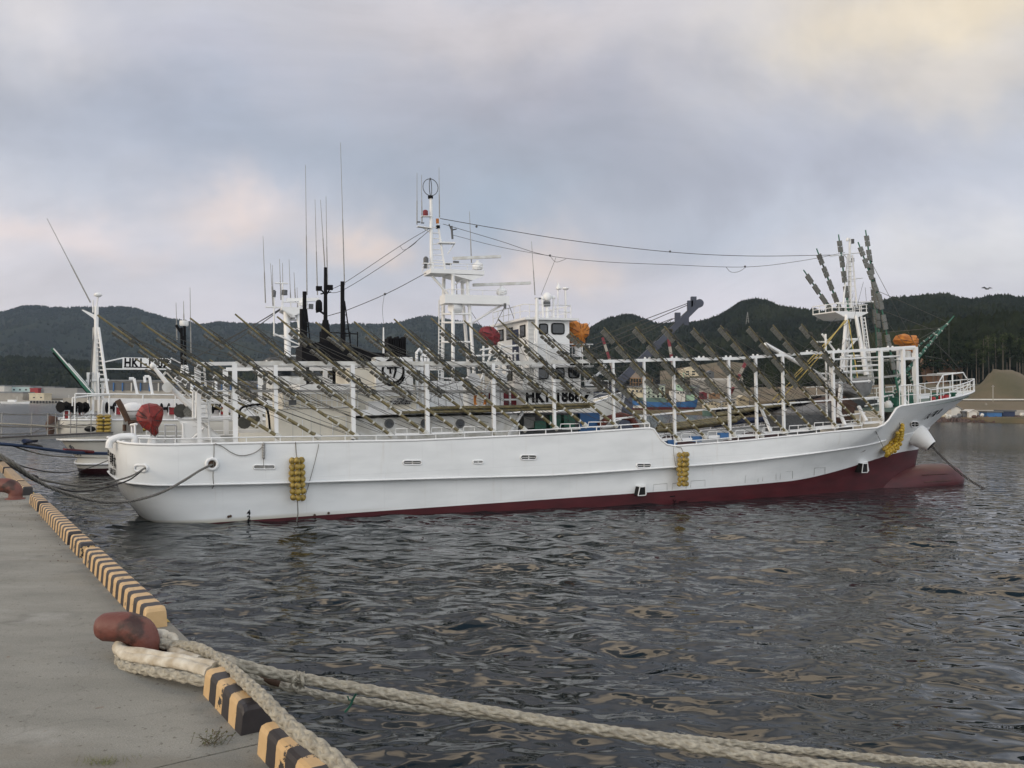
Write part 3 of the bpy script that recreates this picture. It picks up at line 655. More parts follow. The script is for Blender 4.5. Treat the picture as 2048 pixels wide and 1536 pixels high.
# ------------------------------------------------------------------ superstructure of the near vessel
def sbox(name, m, x0, x1, y0, y1, t0, t1, parent=ship, fr=A, zbot=None):
    """box whose near face spans the given photo rectangle in the plane t0 and which runs back to t1"""
    a = fr.S(x0, (y0+y1)/2, t0); b = fr.S(x1, (y0+y1)/2, t0); c = fr.S((x0+x1)/2, y0, t0); d = fr.S((x0+x1)/2, y1, t0)
    q = MB(); q.box((a.x, t0, d.z if zbot is None else zbot), (b.x, t1, c.z)); return q.build(name, m, parent)
def ext(x0, x1, y0, y1, t, fr=A):
    return fr.S(x0, (y0+y1)/2, t).x, fr.S(x1, (y0+y1)/2, t).x, fr.S((x0+x1)/2, y1, t).z, fr.S((x0+x1)/2, y0, t).z
def window(parent, x0, x1, y0, y1, t, fr=A, mullion=False):
    X0, X1, Z0, Z1 = ext(x0, x1, y0, y1, t, fr); r = min(.1, (X1-X0)*.2, (Z1-Z0)*.2)
    def rr(e):
        out = []
        for cx, cz, a0 in ((X1-r, Z1-r, 0), (X0+r, Z1-r, 90), (X0+r, Z0+r, 180), (X1-r, Z0+r, 270)):
            for k in range(4): a = radians(a0+30*k); out.append(V((cx+(r+e)*cos(a), t, cz+(r+e)*sin(a))))
        return out
    q = MB(); q.prism([p+V((0, -.03, 0)) for p in rr(.05)], (0, .02, 0)); o = q.build('window', 'black', parent)
    q = MB(); q.prism([p+V((0, -.045, 0)) for p in rr(-.015)], (0, .012, 0)); q.build('pane', 'glass', o)
    return o
def awindow(parent, X, t0, t1, z0, z1, m='black'):
    q = MB(); q.box((X-.03, t0, z0), (X-.01, t1, z1)); o = q.build('window', m, parent)
    q = MB(); q.box((X-.045, t0+.06, z0+.06), (X-.032, t1-.06, z1-.06)); q.build('pane', 'glass', o)

# lower deckhouse, long wall with portholes
TD = -2.55
dz0 = 1.3
dh = sbox('deckhouse', 'white2', 708, 1036, 833, 884, TD, 2.55, zbot=dz0)
for px in (778, 850, 920):
    c = S(px, 847, TD); q = MB(); q.lathe([(.20, 0), (.20, .05)], (c.x, TD, c.z), (0, -1, 0), 16); o = q.build('porthole', 'dgrey', dh)
    q = MB(); q.lathe([(.13, 0), (.13, .02)], (c.x, TD-.052, c.z), (0, -1, 0), 14); q.build('pane', 'glass', o)
sbox('after_deckhouse', 'cream', 557, 702, 818, 884, TD-.2, 2.4, zbot=dz0)
q = MB(); X0, X1, Z0, Z1 = ext(665, 692, 833, 872, TD-.2); q.tube([(X0, TD-.23, Z0), (X0, TD-.23, Z1), (X1, TD-.23, Z1), (X1, TD-.23, Z0)], .025, 5); q.tube([(X0, TD-.23, (Z0+Z1)/2), (X1, TD-.23, (Z0+Z1)/2)], .02, 5); q.tube([(X0-1.2, TD-.23, Z0), (X0-1.2, TD-.23, Z1-.1)], .02, 5); sh(q, 'door_frame', 'white')
for px in (585, 622, 640):
    q = MB(); a = S(px, 822, TD-.2); q.box((a.x-.01, TD-.225, 1.8), (a.x+.01, TD-.2, a.z)); sh(q, 'panel_seam', 'white2')
# work deck opening forward of the deckhouse: dark block paints the recess shade, green and blue gear
sbox('recess_shade_block', 'dgrey', 1036, 1200, 828, 872, -1.2, 2.5, zbot=dz0)
for nm, m_, x0, x1, y0, y1, t in (('green_locker', 'green', 1100, 1122, 830, 856, -1.6), ('green_locker', 'green', 1128, 1150, 830, 854, -1.6), ('grey_cabinet', 'grey', 1048, 1070, 834, 856, -1.7), ('green_cabinet', 'green', 1070, 1092, 842, 858, -1.8)):
    sbox(nm, m_, x0, x1, y0, y1, t, t+.5)
bm([(1030, 852), (1014, 885)], -2.4, .10, .10, 'deck_brace'); bm([(1045, 824), (1012, 875)], -2.6, .16, .12, 'deck_brace')
# boat deck with its white fascia
a0, a1, b0, b1 = ext(703, 1212, 823, 833, -3.0)
q = MB(); za = S(703, 833, -3).z; zb = S(703, 823, -3).z
q.box((a0, -3.0, za+.04), (a1-2.2, 3.0, zb+.04)); q.prism([(a1-2.2, -3.0, za+.04), (a1-.1, -3.0, za+.35), (a1-.1, -3.0, zb+.15), (a1-2.2, -3.0, zb+.04)], (0, 6.0, 0)); sh(q, 'boat_deck', 'white')
ZB = zb+.04
# bamboo bundle lashed along the boat deck edge
for k in range(5):
    q = MB(); o_ = V((random.uniform(-.4, .4), -.05+.10*(k % 3), .09*(k//3)+.02*k)); p0 = S(820+k*12, 822, -3.0); p1 = S(1150+k*9, 815, -3.0); p0.z = ZB-.13; p1.z = ZB-.12
    q.tube([p0+o_+V((0, -.1, 0)), (p0+p1)/2+o_+V((0, -.1, -.03)), p1+o_+V((0, -.1, 0))], .06, 7); sh(q, 'spare_bamboo_pole', 'bamboo')
rail('boat_deck_rail', [(S(715, 800, -2.95).x, -2.95, ZB), (S(1005, 800, -2.95).x, -2.95, ZB)], .95, .022, 1.1, (.35, .68))
rail('boat_deck_rail', [(S(715, 800, -2.95).x, 2.95, ZB), (S(1200, 800, -2.95).x, 2.95, ZB)], .95, .022, 1.1, (.35, .68))
q = MB(); p = S(1190, 810, -2.7); q.tube([(p.x-.9, -2.9, ZB), (p.x-.9, -2.9, ZB+1.1), (p.x+.6, -2.9, ZB+1.1), (p.x+.6, -2.9, ZB)], .03, 6); q.tube([(p.x-.9, -2.9, ZB+.5), (p.x+.6, -2.9, ZB+.5)], .025, 5); q.tube([(p.x-.8, -2.9, ZB+.1), (p.x+.3, -2.9, ZB+.6)], .03, 5); sh(q, 'boat_deck_rail', 'white')
# machinery on the boat deck
sbox('slatted_locker', 'cream', 565, 700, 785, 817, -2.3, 1.5)
for k in range(13):
    q = MB(); p = S(569+k*10.5, 800, -2.3); z0 = S(630, 816, -2.3).z; z1 = S(630, 787, -2.3).z; q.box((p.x-.015, -2.34, z0), (p.x+.015, -2.3, z1)); sh(q, 'locker_slat', 'white')
q = MB()
for yy in (787, 801, 815): z = S(630, yy, -2.3).z; q.box((S(566, yy, -2.3).x, -2.33, z-.02), (S(699, yy, -2.3).x, -2.3, z+.02))
sh(q, 'locker_rail', 'white')
sbox('engine_casing', 'white', 600, 702, 768, 790, -1.8, 1.8)
cas = sbox('funnel_casing', 'cream', 698, 756, 736, 826, -1.45, 1.7, zbot=ZB)  # cream holds the warm light falling on the casing's left side
fun = sbox('funnel', 'white', 752, 826, 714, 792, -1.75, 1.6); sbox('funnel_base', 'cream', 748, 832, 770, 822, -1.7, 1.6, zbot=ZB)
# round emblem painted on the funnel side
c = S(786, 742, -1.75); R1 = .44
def ribbon(pts, wd, name, parent, m_='black', nrm=V((0, -1, 0)), th_=.012):
    q = MB()
    for a, b in zip(pts, pts[1:]): q.beam(a, b, th_, wd, (b-a).cross(nrm))
    return q
q = MB()
def arc(c, rx, rz, a0, a1, n=18, y=-.03): return [V((c.x+rx*cos(radians(a0+(a1-a0)*k/n)), c.y+y, c.z+rz*sin(radians(a0+(a1-a0)*k/n)))) for k in range(n+1)]
def flat_stroke(q, pts, w0, w1=None, y=-.03):
    w1 = w1 or w0; n = len(pts); L_ = []; R__ = []
    for i, p in enumerate(pts):
        d = (pts[min(i+1, n-1)]-pts[max(0, i-1)]).normalized(); s_ = V((-d.z, 0, d.x)); w_ = (w0+(w1-w0)*i/(n-1))/2
        L_.append(p+s_*w_); R__.append(p-s_*w_)
    q.add([*L_, *R__], [(i, i+1, n+i+1, n+i) for i in range(n-1)])
flat_stroke(q, arc(c, .46, .50, 0, 360, 30), .10)
flat_stroke(q, [V((c.x-.27, c.y-.03, c.z+.14)), V((c.x+.28, c.y-.03, c.z+.19))], .12)
flat_stroke(q, [V((c.x-.13, c.y-.03, c.z+.28)), V((c.x-.12, c.y-.03, c.z-.12))], .09)
flat_stroke(q, [V((c.x+.10, c.y-.03, c.z+.36)), V((c.x+.11, c.y-.03, c.z)), V((c.x+.02, c.y-.03, c.z-.30))], .12, .08)
flat_stroke(q, arc(V((c.x, c.y, c.z+.35)), .62, 1.0, 205+12, 335-12, 12), .10, .07)
q.build('emblem', 'black', fun)
q = MB()
for k in range(8):                                    # engine exhausts and blackened casing top
    q.box((S(777, 690, 0).x+.11*k, .1, S(777, 712, 0).z), (S(777, 690, 0).x+.11*k+.07, .8, S(777, 676-4*(k % 3 == 1), 0).z))
sh(q, 'exhaust_louvre', 'black')
pts = [(604, 722), (604, 690), (640, 684), (700, 692), (742, 704), (822, 712), (822, 722)]
q = MB(); q.prism([S(*p, -.9) for p in pts], (0, 2.0, 0)); sh(q, 'casing_top', 'black')
for k in range(3):
    a = S(605, 720, -.9); q = MB(); q.box((S(612+k*60, 700, -.9).x, -.9+.9*k, ZB), (S(618+k*60, 700, -.9).x, -.8+.9*k, a.z)); sh(q, 'casing_leg', 'black')
# black masts above the casing
def mast(name, m_, px, y0, y1, t, r0, r1=None, n=8, parent=ship, lean=0):
    q = MB(); q.tube([S(px, y1, t), S(px-lean, y0, t)], [r0, r1 or r0], n); return sh(q, name, m_, parent)
mast('black_mast', 'black', 609, 583, 720, 0, .085); mast('black_mast', 'black', 604, 618, 720, 0, .10)
mast('black_mast', 'black', 651, 535, 700, 0, .10, .07); q = MB(); q.tube([S(651, 640, 0), S(651, 700, 0)], [.13, .34], 6); sh(q, 'mast_foot', 'black')
mast('black_mast', 'black', 685, 563, 718, 0, .09)
for x0, x1, y0, y1 in ((613, 622, 618, 700), (689, 703, 602, 700)):
    q = MB(); a = S(x0, y0, .1); b = S(x0, y1, .1); c_ = S(x1, y1, .1); q.tube([a, b], .03, 5); q.tube([a, c_], .03, 5)
    for k in range(1, 7): q.tube([a.lerp(b, k/7), a.lerp(c_, k/7)], .02, 4)
    sh(q, 'mast_ladder', 'black')
q = MB()
q.tube([S(651, 630, 0), S(640, 622, 0), S(632, 624, 0)], .05, 6); q.lathe([(.10, 0), (.15, .05), (.14, .4), (.08, .5), (.02, .52)], S(638, 623, 0)); q.tube([S(651, 590, 0), S(643, 580, 0), S(642, 572, 0)], .035, 6); q.tube([S(651, 592, 0), S(660, 578, 0), S(661, 570, 0)], .035, 6)
q.cbox(S(638, 577, 0), (.25, .15, .2)); q.cbox(S(659, 575, 0), (.28, .15, .22)); q.tube([S(641, 588, 0), S(662, 584, 0)], .03, 5); sh(q, 'mast_fittings', 'black')
q = MB()
for a, b in (((640, 664), (715, 668)), ((640, 664), (640, 690)), ((660, 666), (660, 690)), ((715, 664), (715, 695)), ((700, 664), (700, 695)), ((690, 664), (690, 695))): q.tube([S(*a, -1), S(*b, -1)], .025, 5)
sh(q, 'casing_rail', 'black')
def whip(x0, y0, x1, y1, t=0, r=.016, parent=ship, fr=A, m_='grey'):
    q = MB(); a = fr.S(x1, y1, t); b = fr.S(x0, y0, t); q.tube([a, a.lerp(b, .45), a.lerp(b, .46), b], [r*1.7, r*1.5, r, r*.6], 6); return q.build('whip_antenna', m_, parent)
for a in ((611, 330, 614, 590), (630, 399, 635, 590), (641, 400, 650, 540), (652, 393, 655, 580), (681, 285, 689, 570), (834, 346, 834, 449), (843, 350, 844, 445), (878, 335, 879, 435), (939, 423, 943, 526), (1063, 483, 1070, 590), (913, 560, 914, 600)): whip(*a)
# ventilators, boxes and gear along the boat deck
q = MB()
for px, w_, h_, t in ((910, 17, 62, -.8), (883, 26, 40, -.6)): X0, X1, Z0, Z1 = ext(px-w_, px+w_, 762, 790, t); q.box((X0, t, ZB), (X1, t+1.6, Z1))
sh(q, 'deck_locker', 'white')
for px in (936, 990):
    q = MB(); a = S(px, 790, -1.8); q.tube([(a.x, -1.8, ZB), (a.x, -1.8, ZB+.9), (a.x+.05, -2.0, ZB+1.15), (a.x+.1, -2.35, ZB+1.2)], [.22, .22, .27, .32], 12); sh(q, 'ventilator', 'white')
for k, px in enumerate((845, 855, 862, 868)):
    q = MB(); a = S(px-12, 0, 0); x_ = S(px-12, 700, -.6).x; z_ = S(832, 705+8*(k % 2), -.6).z
    q.tube([(x_, -.6, ZB), (x_, -.6, z_), (x_+.15, -.5, z_+.15), (x_+.3, -.4, z_)], .07, 8); sh(q, 'vent_pipe', 'white')
lb = S(955, 800, -2.8); 
brd = sbox('notice_board', 'white2', 782, 824, 795, 809, -2.98, -2.90)
for k, (tx_, n_) in enumerate((('整理整頓安', 0), ('作業中は安全帽着用のこと', 0), ('火気厳禁 関係者以外', 0))):
    p = S(803, 800.2+k*4.1, -2.98); text_mesh(tx_, .082, 'notice_lettering', 'black', brd, (p.x, -3.0, p.z), (1, 0, 0), (0, 0, 1), 1.0, .004, 'CENTER')
q = MB(); q.box((S(735, 822, -2.5).x, -2.7, ZB), (S(772, 822, -2.5).x, -2.1, ZB+.35)); sh(q, 'deck_box', 'white'); q = MB(); q.box((S(783, 822, -2.5).x, -2.7, ZB), (S(830, 822, -2.5).x, -2.3, ZB+.3)); sh(q, 'deck_box', 'cream')
q = MB(); q.box((S(783, 822, -2.5).x, -2.5, ZB), (S(812, 822, -2.5).x, -2.0, ZB+.12)); sh(q, 'green_hatch', 'green')

# ---- wheelhouse block
TW = -2.0
X0, X1, Z0, Z1 = ext(1046, 1166, 775, 816, TW); zr = S(1100, 731, TW).z; zl = S(1100, 777, TW).z; zt2 = S(1100, 641, TW).z; zmid = S(1100, 697, TW).z
q = MB(); q.box((X0, TW, ZB), (X1+.55, 2.0, zl)); bh = sh(q, 'number_deck_house', 'white')
q = MB(); q.box((X0, TW, zl+.003), (X1-.1, 2.0, zr)); lw = sh(q, 'lower_wheelhouse', 'white')
q = MB(); q.box((X0-.15, TW-.35, zl-.06), (X1+.9, 2.3, zl+.02)); sh(q, 'wheelhouse_ledge', 'white2')
U0 = S(1056, 680, TW).x; U1 = S(1139, 680, TW).x
q = MB(); q.box((U0, TW, zr-.02), (U1, 1.9, zt2)); uw = sh(q, 'upper_wheelhouse', 'white')
q = MB(); q.box((U0-.25, TW-.3, zt2+.003), (U1+.35, 2.2, zt2+.10)); sh(q, 'wheelhouse_roof', 'white')
q = MB(); q.box((X0+.1, TW-.55, zr-.10), (X1+.3, 2.4, zr-.0215)); sh(q, 'bridge_wing_deck', 'white')
for x0, x1, y0, y1 in ((1075, 1095, 738, 757), (1111, 1127, 737, 756), (1138, 1157, 734, 755)): window(lw, x0, x1, y0, y1, TW)
for x0, x1, y0, y1 in ((1079, 1094, 649, 667), (1104, 1127, 648, 667)): window(uw, x0, x1, y0, y1, TW)
# aft faces: windows and blue doors
for t0, t1 in ((-1.75, -1.1), (-.2, .6), (1.0, 1.6)): awindow(uw, U0, t0, t1, zt2-.75, zt2-.18)
for t0 in (-.9,): q = MB(); q.box((U0-.03, t0, zr+.05), (U0-.005, t0+.75, zr+1.75)); q.build('blue_door', 'navy', uw)
awindow(lw, X0, -.8, -.1, zl+.4, zl+1.2)
q = MB(); q.box((X0-1.3, .2, ZB), (X0-.004, 1.9, zr-.3)); sh(q, 'after_house', 'cream')  # aft side coloured cream for the warm light on it
# number board
bz0 = S(1100, 811, TW).z; bz1 = S(1100, 781, TW).z
q = MB(); q.box((X0+.05, TW-.10, bz0-.05), (X1+.5, TW-.02, bz1+.03)); nb2 = sh(q, 'number_board', 'white')
pz = S(1048, 806, TW-.12); hcap = (S(1048, 782, TW).z-S(1048, 806, TW).z)
text_mesh('HK1-1868', hcap/.70, 'board_lettering', 'black', nb2, (X0+.08, TW-.112, pz.z+.04), (1, 0, 0), (0, 0, 1), .80, .04, space=1.08)
q = MB(); x9 = S(1165, 800, TW).x; q.prism([(x9-.18, TW-.13, bz0+.03), (x9, TW-.13, bz0+.03), (x9+.42, TW-.13, bz1-.03), (x9+.24, TW-.13, bz1-.03)], (0, .02, 0)); q.box((X0+.1, TW-.115, bz0-.02), (x9, TW-.104, bz0+.06)); q.build('board_lettering', 'black', nb2)
# roof rail, domes, aerials
rail('roof_rail', [(U0-.2, 1.9, zt2+.1), (U0-.2, TW, zt2+.1), (U1+.1, TW, zt2+.1), (U1+.1, 1.9, zt2+.1)], .62, .024, .7, (.5,))
for nm, px, py, r_, z_ in (('satellite_dome', 1094, 594, .22, 1.0), ('small_dome', 1085, 596, .09, .6), ('small_dome', 1107, 595, .10, .6), ('gps_dome', 1131, 577, .17, .3)):
    p = S(px, py, -.6); q = MB(); q.tube([(p.x, -.6, zt2+.1), (p.x, -.6, p.z)], .05 if r_ < .2 else .09, 8); q.ball(p, (r_, r_, r_*(1.0 if nm != 'gps_dome' else .4)), 14, 9); sh(q, nm, 'white')
q = MB(); p = S(1093, 608, -.6); q.cbox(p, (.3, .25, .24)); p = S(1131, 600, -.6); q.tube([(p.x, -.6, zt2+.1), (p.x, -.6, S(1131, 580, -.6).z)], .04, 6); q.cbox(S(1010, 612, -1), (.09, .1, .25)); q.cbox(S(1076, 597, -1.5), (.28, .1, .07)); sh(q, 'roof_fittings', 'dgrey')
mast('wheelhouse_pole', 'white', 1074, 596, 775, TW-.45, .08); mast('wheelhouse_pole', 'white', 1070, 660, 775, TW-.45, .05); mast('signal_pole', 'white', 1116, 565, 640, -.5, .035)
q = MB(); q.lathe([(.03, 0), (.14, .03), (.12, .12), (.02, .3)], S(1117, 580, -.5)); sh(q, 'aerial_cone', 'white')
q = MB()
for k in range(10): z = S(1055, 775, TW).z+.0; 
a = S(1057, 730, TW-.1); b = S(1057, 640, TW-.1); c_ = S(1064, 640, TW-.1)
for dx in (0, .35): q.tube([(a.x+dx, TW-.12, a.z), (a.x+dx, TW-.12, b.z+.2)], .025, 5)
for k in range(11): z = a.z+(b.z-a.z)*k/10; q.tube([(a.x, TW-.12, z), (a.x+.35, TW-.12, z)], .018, 4)
sh(q, 'wheelhouse_ladder', 'white')
rail('bridge_rail', [(X0+.1, TW-.5, zr-.02), (X1+.3, TW-.5, zr-.02), (X1+.3, 2.3, zr-.02)], .98, .026, .9, (.5,))
q = MB(); p = S(1131, 720, -1.3); q.box((p.x, -1.6, zr), (p.x+.95, -.2, zr+.30)); sh(q, 'black_locker', 'black')
q = MB(); p = S(1100, 712, -2.2)
for z in (0, .16, .32): q.tube([(p.x, -2.2, p.z+z), (p.x+.5, -2.2, p.z+z)], .022, 5)
for x_ in (0, .25, .5): q.tube([(p.x+x_, -2.2, p.z-.3), (p.x+x_, -2.2, p.z+.32)], .022, 5)
sh(q, 'step_frame', 'white')
# aft ladder tower beside the wheelhouse with stairs and pipes
def lat(pts, r, name, m_='white', n=6):
    q = MB()
    for a, b in pts: q.tube([S(*a), S(*b)], r, n)
    return sh(q, name, m_)
lat([((967, 692, -1.5), (967, 820, -1.5)), ((1002, 686, -1.5), (1002, 820, -1.5)), ((960, 700, -1.5), (1040, 690, -1.5)), ((950, 712, -1.5), (1040, 706, -1.5)), ((957, 740, -1.5), (1046, 740, -1.5)), ((985, 700, -1.5), (958, 770, -1.5)), ((1000, 740, -1.5), (960, 815, -1.5)), ((1015, 745, -1.5), (975, 818, -1.5)), ((1030, 700, -1.0), (1030, 818, -1.0))], .05, 'ladder_tower')
for x0, y0, x1, y1 in ((990, 746, 962, 800), (1003, 690, 985, 745)):
    q = MB(); n_ = 9
    for t in (-1.9, -1.3): q.tube([S(x0, y0, t), S(x1, y1, t)], .035, 5)
    for k in range(n_): a = S(x0+(x1-x0)*k/n_, y0+(y1-y0)*k/n_, -1.6); q.box((a.x-.1, -1.9, a.z-.015), (a.x+.1, -1.3, a.z+.015))
    sh(q, 'stair', 'white')
X0_, X1_, Z0_, Z1_ = ext(968, 1044, 778, 812, -1.2); q = MB(); q.box((X0_, -1.2, Z0_), (X1_, -1.0, Z1_)); sh(q, 'red_panel', 'maroon')
q = MB()
for px in (975, 992, 1005, 1020, 1035): p = S(px, 800, -1.3); q.tube([(p.x, -1.3, ZB), (p.x, -1.3, Z1_)], .05, 6)
q.box((X0_, -1.35, Z0_+.25), (X1_, -1.25, Z0_+.33)); sh(q, 'panel_pipes', 'white')

# ---- main lattice mast
mastp = empty('radar_mast'); mastp.parent = ship
def mt(q, name, m_): return q.build(name, m_, mastp)
def legs(pairs, r, name, m_='white', n=8):
    for a, b in pairs: q = MB(); q.tube([S(*a), S(*b)], r, n); mt(q, name, m_)
legs([((906, 544, -.7), (906, 775, -.7)), ((888, 545, .5), (884, 775, .7)), ((926, 600, .8), (940, 775, 1.0)), ((938, 600, -.6), (950, 775, -.8)), ((924, 548, .4), (926, 605, .6)), ((935, 552, -.5), (937, 604, -.6))], .085, 'mast_leg')
q = MB()
for yy in (628, 645, 684, 727, 757): 
    a = [S(884, yy, .6), S(906, yy, -.7), S(interp(yy, [(600, 938), (775, 950)]), yy, -.7), S(interp(yy, [(600, 926), (775, 940)]), yy, .8)]
    for i in range(4): q.tube([a[i], a[(i+1) % 4]], .05, 6)
mt(q, 'mast_cross_bar', 'white')
q = MB()
for dx in (-6, 0): q.tube([S(884+dx, 600, .6), S(883+dx, 764, .6)], .03, 5)
for k in range(24): q.tube([S(878, 604+k*6.8, .6), S(884, 604+k*6.8, .6)], .02, 4)
mt(q, 'mast_ladder', 'white')
q = MB(); a = S(890, 606, -.9); b = S(1019, 605, -.9); c_ = S(890, 588, -.9); q.box((a.x, -.9, a.z), (b.x, -.1, c_.z)); o = mt(q, 'radar_platform', 'white')
rail('platform_rail', [(a.x+.2, -.1, c_.z), (a.x+.2, -.85, c_.z), (b.x-.1, -.85, c_.z), (b.x-.1, -.1, c_.z)], .24, .018, .8, (), parent=mastp)
q = MB(); q.tube([S(1015, 604, -.6), S(940, 648, -.6)], .05, 6); q.tube([S(1010, 604, .6), S(945, 646, .6)], .05, 6); mt(q, 'platform_brace', 'white')
a = S(862, 549, -.8); b = S(969, 549, -.8); c_ = S(900, 537, -.8)
q = MB(); q.box((a.x, -.8, a.z+.08), (b.x, .4, c_.z-.03)); q.prism([(S(900, 549, -.8).x, -.8, a.z+.05), (S(945, 560, -.8).x, -.8, a.z-.2), (b.x, -.8, a.z+.05)], (0, 1.2, 0)); mt(q, 'mast_top_platform', 'white')
rail('platform_rail', [(a.x+.05, .75, c_.z), (a.x+.05, -.75, c_.z), (b.x-.05, -.75, c_.z), (b.x-.05, .75, c_.z)], .25, .018, .8, (.5,), parent=mastp)
def radar(px, py, x0, x1, yb, t):
    p = S(px, py, t); q = MB(); q.lathe([(.20, 0), (.26, .08), (.24, .26), (.10, .34), (.06, .44)], (p.x, t, S(px, yb, t).z), (0, 0, 1), 16); o = mt(q, 'radar_scanner', 'white')
    e0 = S(x0, py+2, t); e1 = S(x1, py-2, t); m_ = (e0+e1)/2; hw = (e1-e0).length/2; q = MB(); dd = V((cos(.15), -sin(.15), 0)); dd = (e1-e0).normalized(); q.beam(m_-dd*hw, m_+dd*hw, .14, .13); q.build('scanner_bar', 'white2', o)
radar(1003, 568, 946, 1061, 590, 0); radar(955, 515, 906, 1001, 539, 0)
q = MB(); q.tube([S(863, 545, 0), S(862, 395, 0)], [.085, .07], 8); mt(q, 'top_pole', 'white'); q = MB(); q.tube([S(876, 447, 0), S(890, 540, 0)], .05, 6)
for k in range(8): q.tube([S(863, 455+k*11, 0), S(877+k*1.8, 455+k*11, 0)], .028, 5)
mt(q, 'pole_ladder', 'white')
q = MB(); c = S(861, 374.5, 0); Rr = .36
q.tube([c+V((Rr*cos(k*pi/14), 0, Rr*1.08*sin(k*pi/14))) for k in range(29)], .018, 6, False); q.tube([c+V((Rr*.42*cos(k*pi/14), Rr*.9*cos(k*pi/14), Rr*1.08*sin(k*pi/14))) for k in range(29)], .018, 6, False); q.ball(c+V((0, 0, Rr*1.08)), .05); mt(q, 'direction_finder_loop', 'dgrey')
q = MB(); q.lathe([(.12, 0), (.12, .12)], S(861, 397, 0)); mt(q, 'loop_base', 'black')
q = MB(); q.beam(S(835, 453, 0), S(862, 457, 0), .3, .03); q.tube([S(862, 465, 0), S(845, 455, 0)], .03, 5); q.beam(S(842, 433, 0), S(862, 433, 0), .25, .03); q.beam(S(846, 527, 0), S(864, 528, 0), .3, .04); q.tube([S(879, 485, 0), S(909, 486, 0)], .05, 5); q.beam(S(876, 486, 0), S(909, 487, 0), .4, .05); q.tube([S(895, 508, 0), S(909, 488, 0)], .025, 5); q.tube([S(864, 552, -.3), S(896, 588, -.3)], .06, 6); q.tube([S(908, 571, -.3), S(944, 545, -.3)], .035, 6); mt(q, 'lamp_bracket', 'white')
q = MB(); q.lathe([(.10, 0), (.12, .06), (.12, .26), (.06, .30)], S(851, 433, 0)); mt(q, 'red_mast_lamp', 'maroon')
q = MB(); q.lathe([(.06, -.12), (.12, 0), (.12, .24), (.05, .32)], S(852, 527, 0)); q.cbox(S(852, 534, 0), (.2, .12, .12)); q.cbox(S(837, 444, 0), (.16, .1, .05)); q.cbox(S(845, 446, 0), (.14, .1, .04)); q.tube([S(903, 452, 0), S(905, 478, 0)], .05, 6); q.tube([S(905, 465, 0), S(898, 448, 0)], .03, 5); q.tube([S(905, 460, 0), S(913, 458, 0)], .03, 5); q.cbox(S(897, 528, -.6), (.26, .1, .08)); q.cbox(S(912, 524, -.6), (.26, .1, .08)); mt(q, 'mast_fittings', 'dgrey')
q = MB(); q.lathe([(.07, 0), (.07, .22)], S(875, 447, 0)); mt(q, 'amber_lamp', 'orange')
q = MB(); q.cbox(S(876, 454, 0), (.15, .15, .14)); mt(q, 'lamp_base', 'black')
p = S(922, 617, -.4); q = MB(); q.lathe([(.26, 0), (.28, .4), (.2, .55)], (p.x-.1, p.y, p.z), (-.9, -.5, 0), 14); mt(q, 'floodlight', 'white')

# ---- bow gantry mast
bm_ = empty('bow_mast'); bm_.parent = ship
def bt(q, name, m_): return q.build(name, m_, bm_)
for a, b, r in (((1693, 630, -.9), (1677, 835, -1.5), .13), ((1712, 632, -.9), (1733, 750, -1.5), .14), ((1700, 632, .9), (1690, 770, 1.5), .10), ((1722, 632, .9), (1745, 770, 1.5), .10), ((1700, 480, 0), (1698, 615, 0), .085)):
    q = MB(); q.tube([S(*b), S(*a)], [r, r*.75], 8); bt(q, 'mast_leg', 'white')
q = MB()
for yy in (679, 712, 745):
    a = S(interp(yy, [(630, 1693), (835, 1677)]), yy, -1.1); b = S(interp(yy, [(632, 1712), (750, 1733)]), yy, -1.1); q.tube([a, b], .08, 6); q.tube([(a.x, 1.1, a.z), (b.x, 1.1, b.z)], .06, 6)
q.tube([S(1690, 705, -1.1), S(1711, 680, -1.1)], .06, 6); bt(q, 'mast_cross_bar', 'white')
q = MB(); a = S(1671, 622, -.9); b = S(1736, 622, -.9); c_ = S(1699, 637, -.9); d_ = S(1710, 637, -.9); e_ = S(1728, 624, -.9)
q.prism([(a.x, -.9, a.z), (a.x, -.9, a.z-.06), (c_.x-.2, -.9, c_.z+.02), (d_.x, -.9, c_.z), (b.x, -.9, a.z-.06), (b.x, -.9, a.z)], (0, 1.8, 0)); bt(q, 'crows_platform', 'white')
rail('platform_rail', [(a.x, .85, a.z), (a.x, -.85, a.z), (b.x, -.85, a.z), (b.x, .85, a.z)], .42, .028, .5, (.5,), parent=bm_)
q = MB()
for dx0, dx1 in ((-12, -4), (4, 1), (16, 5)): q.tube([S(1698+dx0, 615, -.2), S(1700+dx1, 510, 0)], .045, 6)
for k in range(9): yy = 522+k*10; q.tube([S(1700-3-k*.9, yy, -.1), S(1700+4+k*1.2, yy, -.1)], .022, 4)
bt(q, 'topmast_lattice', 'white')
q = MB(); q.tube([S(1660, 512, 0), S(1740, 503, 0)], .035, 6); q.tube([S(1690, 560, 0), S(1725, 556, 0)], .03, 6); q.tube([S(1672, 606, 0), S(1755, 603, 0)], .045, 6); q.tube([S(1697, 520, 0), S(1680, 500, 0)], .025, 5); bt(q, 'cross_tree', 'white')
q = MB(); q.lathe([(.07, 0), (.08, .1), (.02, .2)], S(1695, 482, 0)); q.cbox(S(1699, 478, 0), (.1, .1, .1)); bt(q, 'top_lamp', 'white')
q = MB(); q.lathe([(.1, 0), (.1, .25)], S(1705, 487, .1)); q.lathe([(.1, 0), (.1, .22)], S(1705, 524, .1)); bt(q, 'mast_light', 'dgrey')
q = MB(); a = S(1722, 634, -1.3); b = S(1741, 760, -1.4)
for dx in (0, 9): q.tube([S(1722+dx*.85, 634, -1.3), S(1738+dx*1.1, 765, -1.4)], .035, 5)
for k in range(18): u = k/18; q.tube([S(1722+16*u, 636+126*u, -1.3), S(1730+17.5*u, 636+126*u, -1.3)], .024, 4)
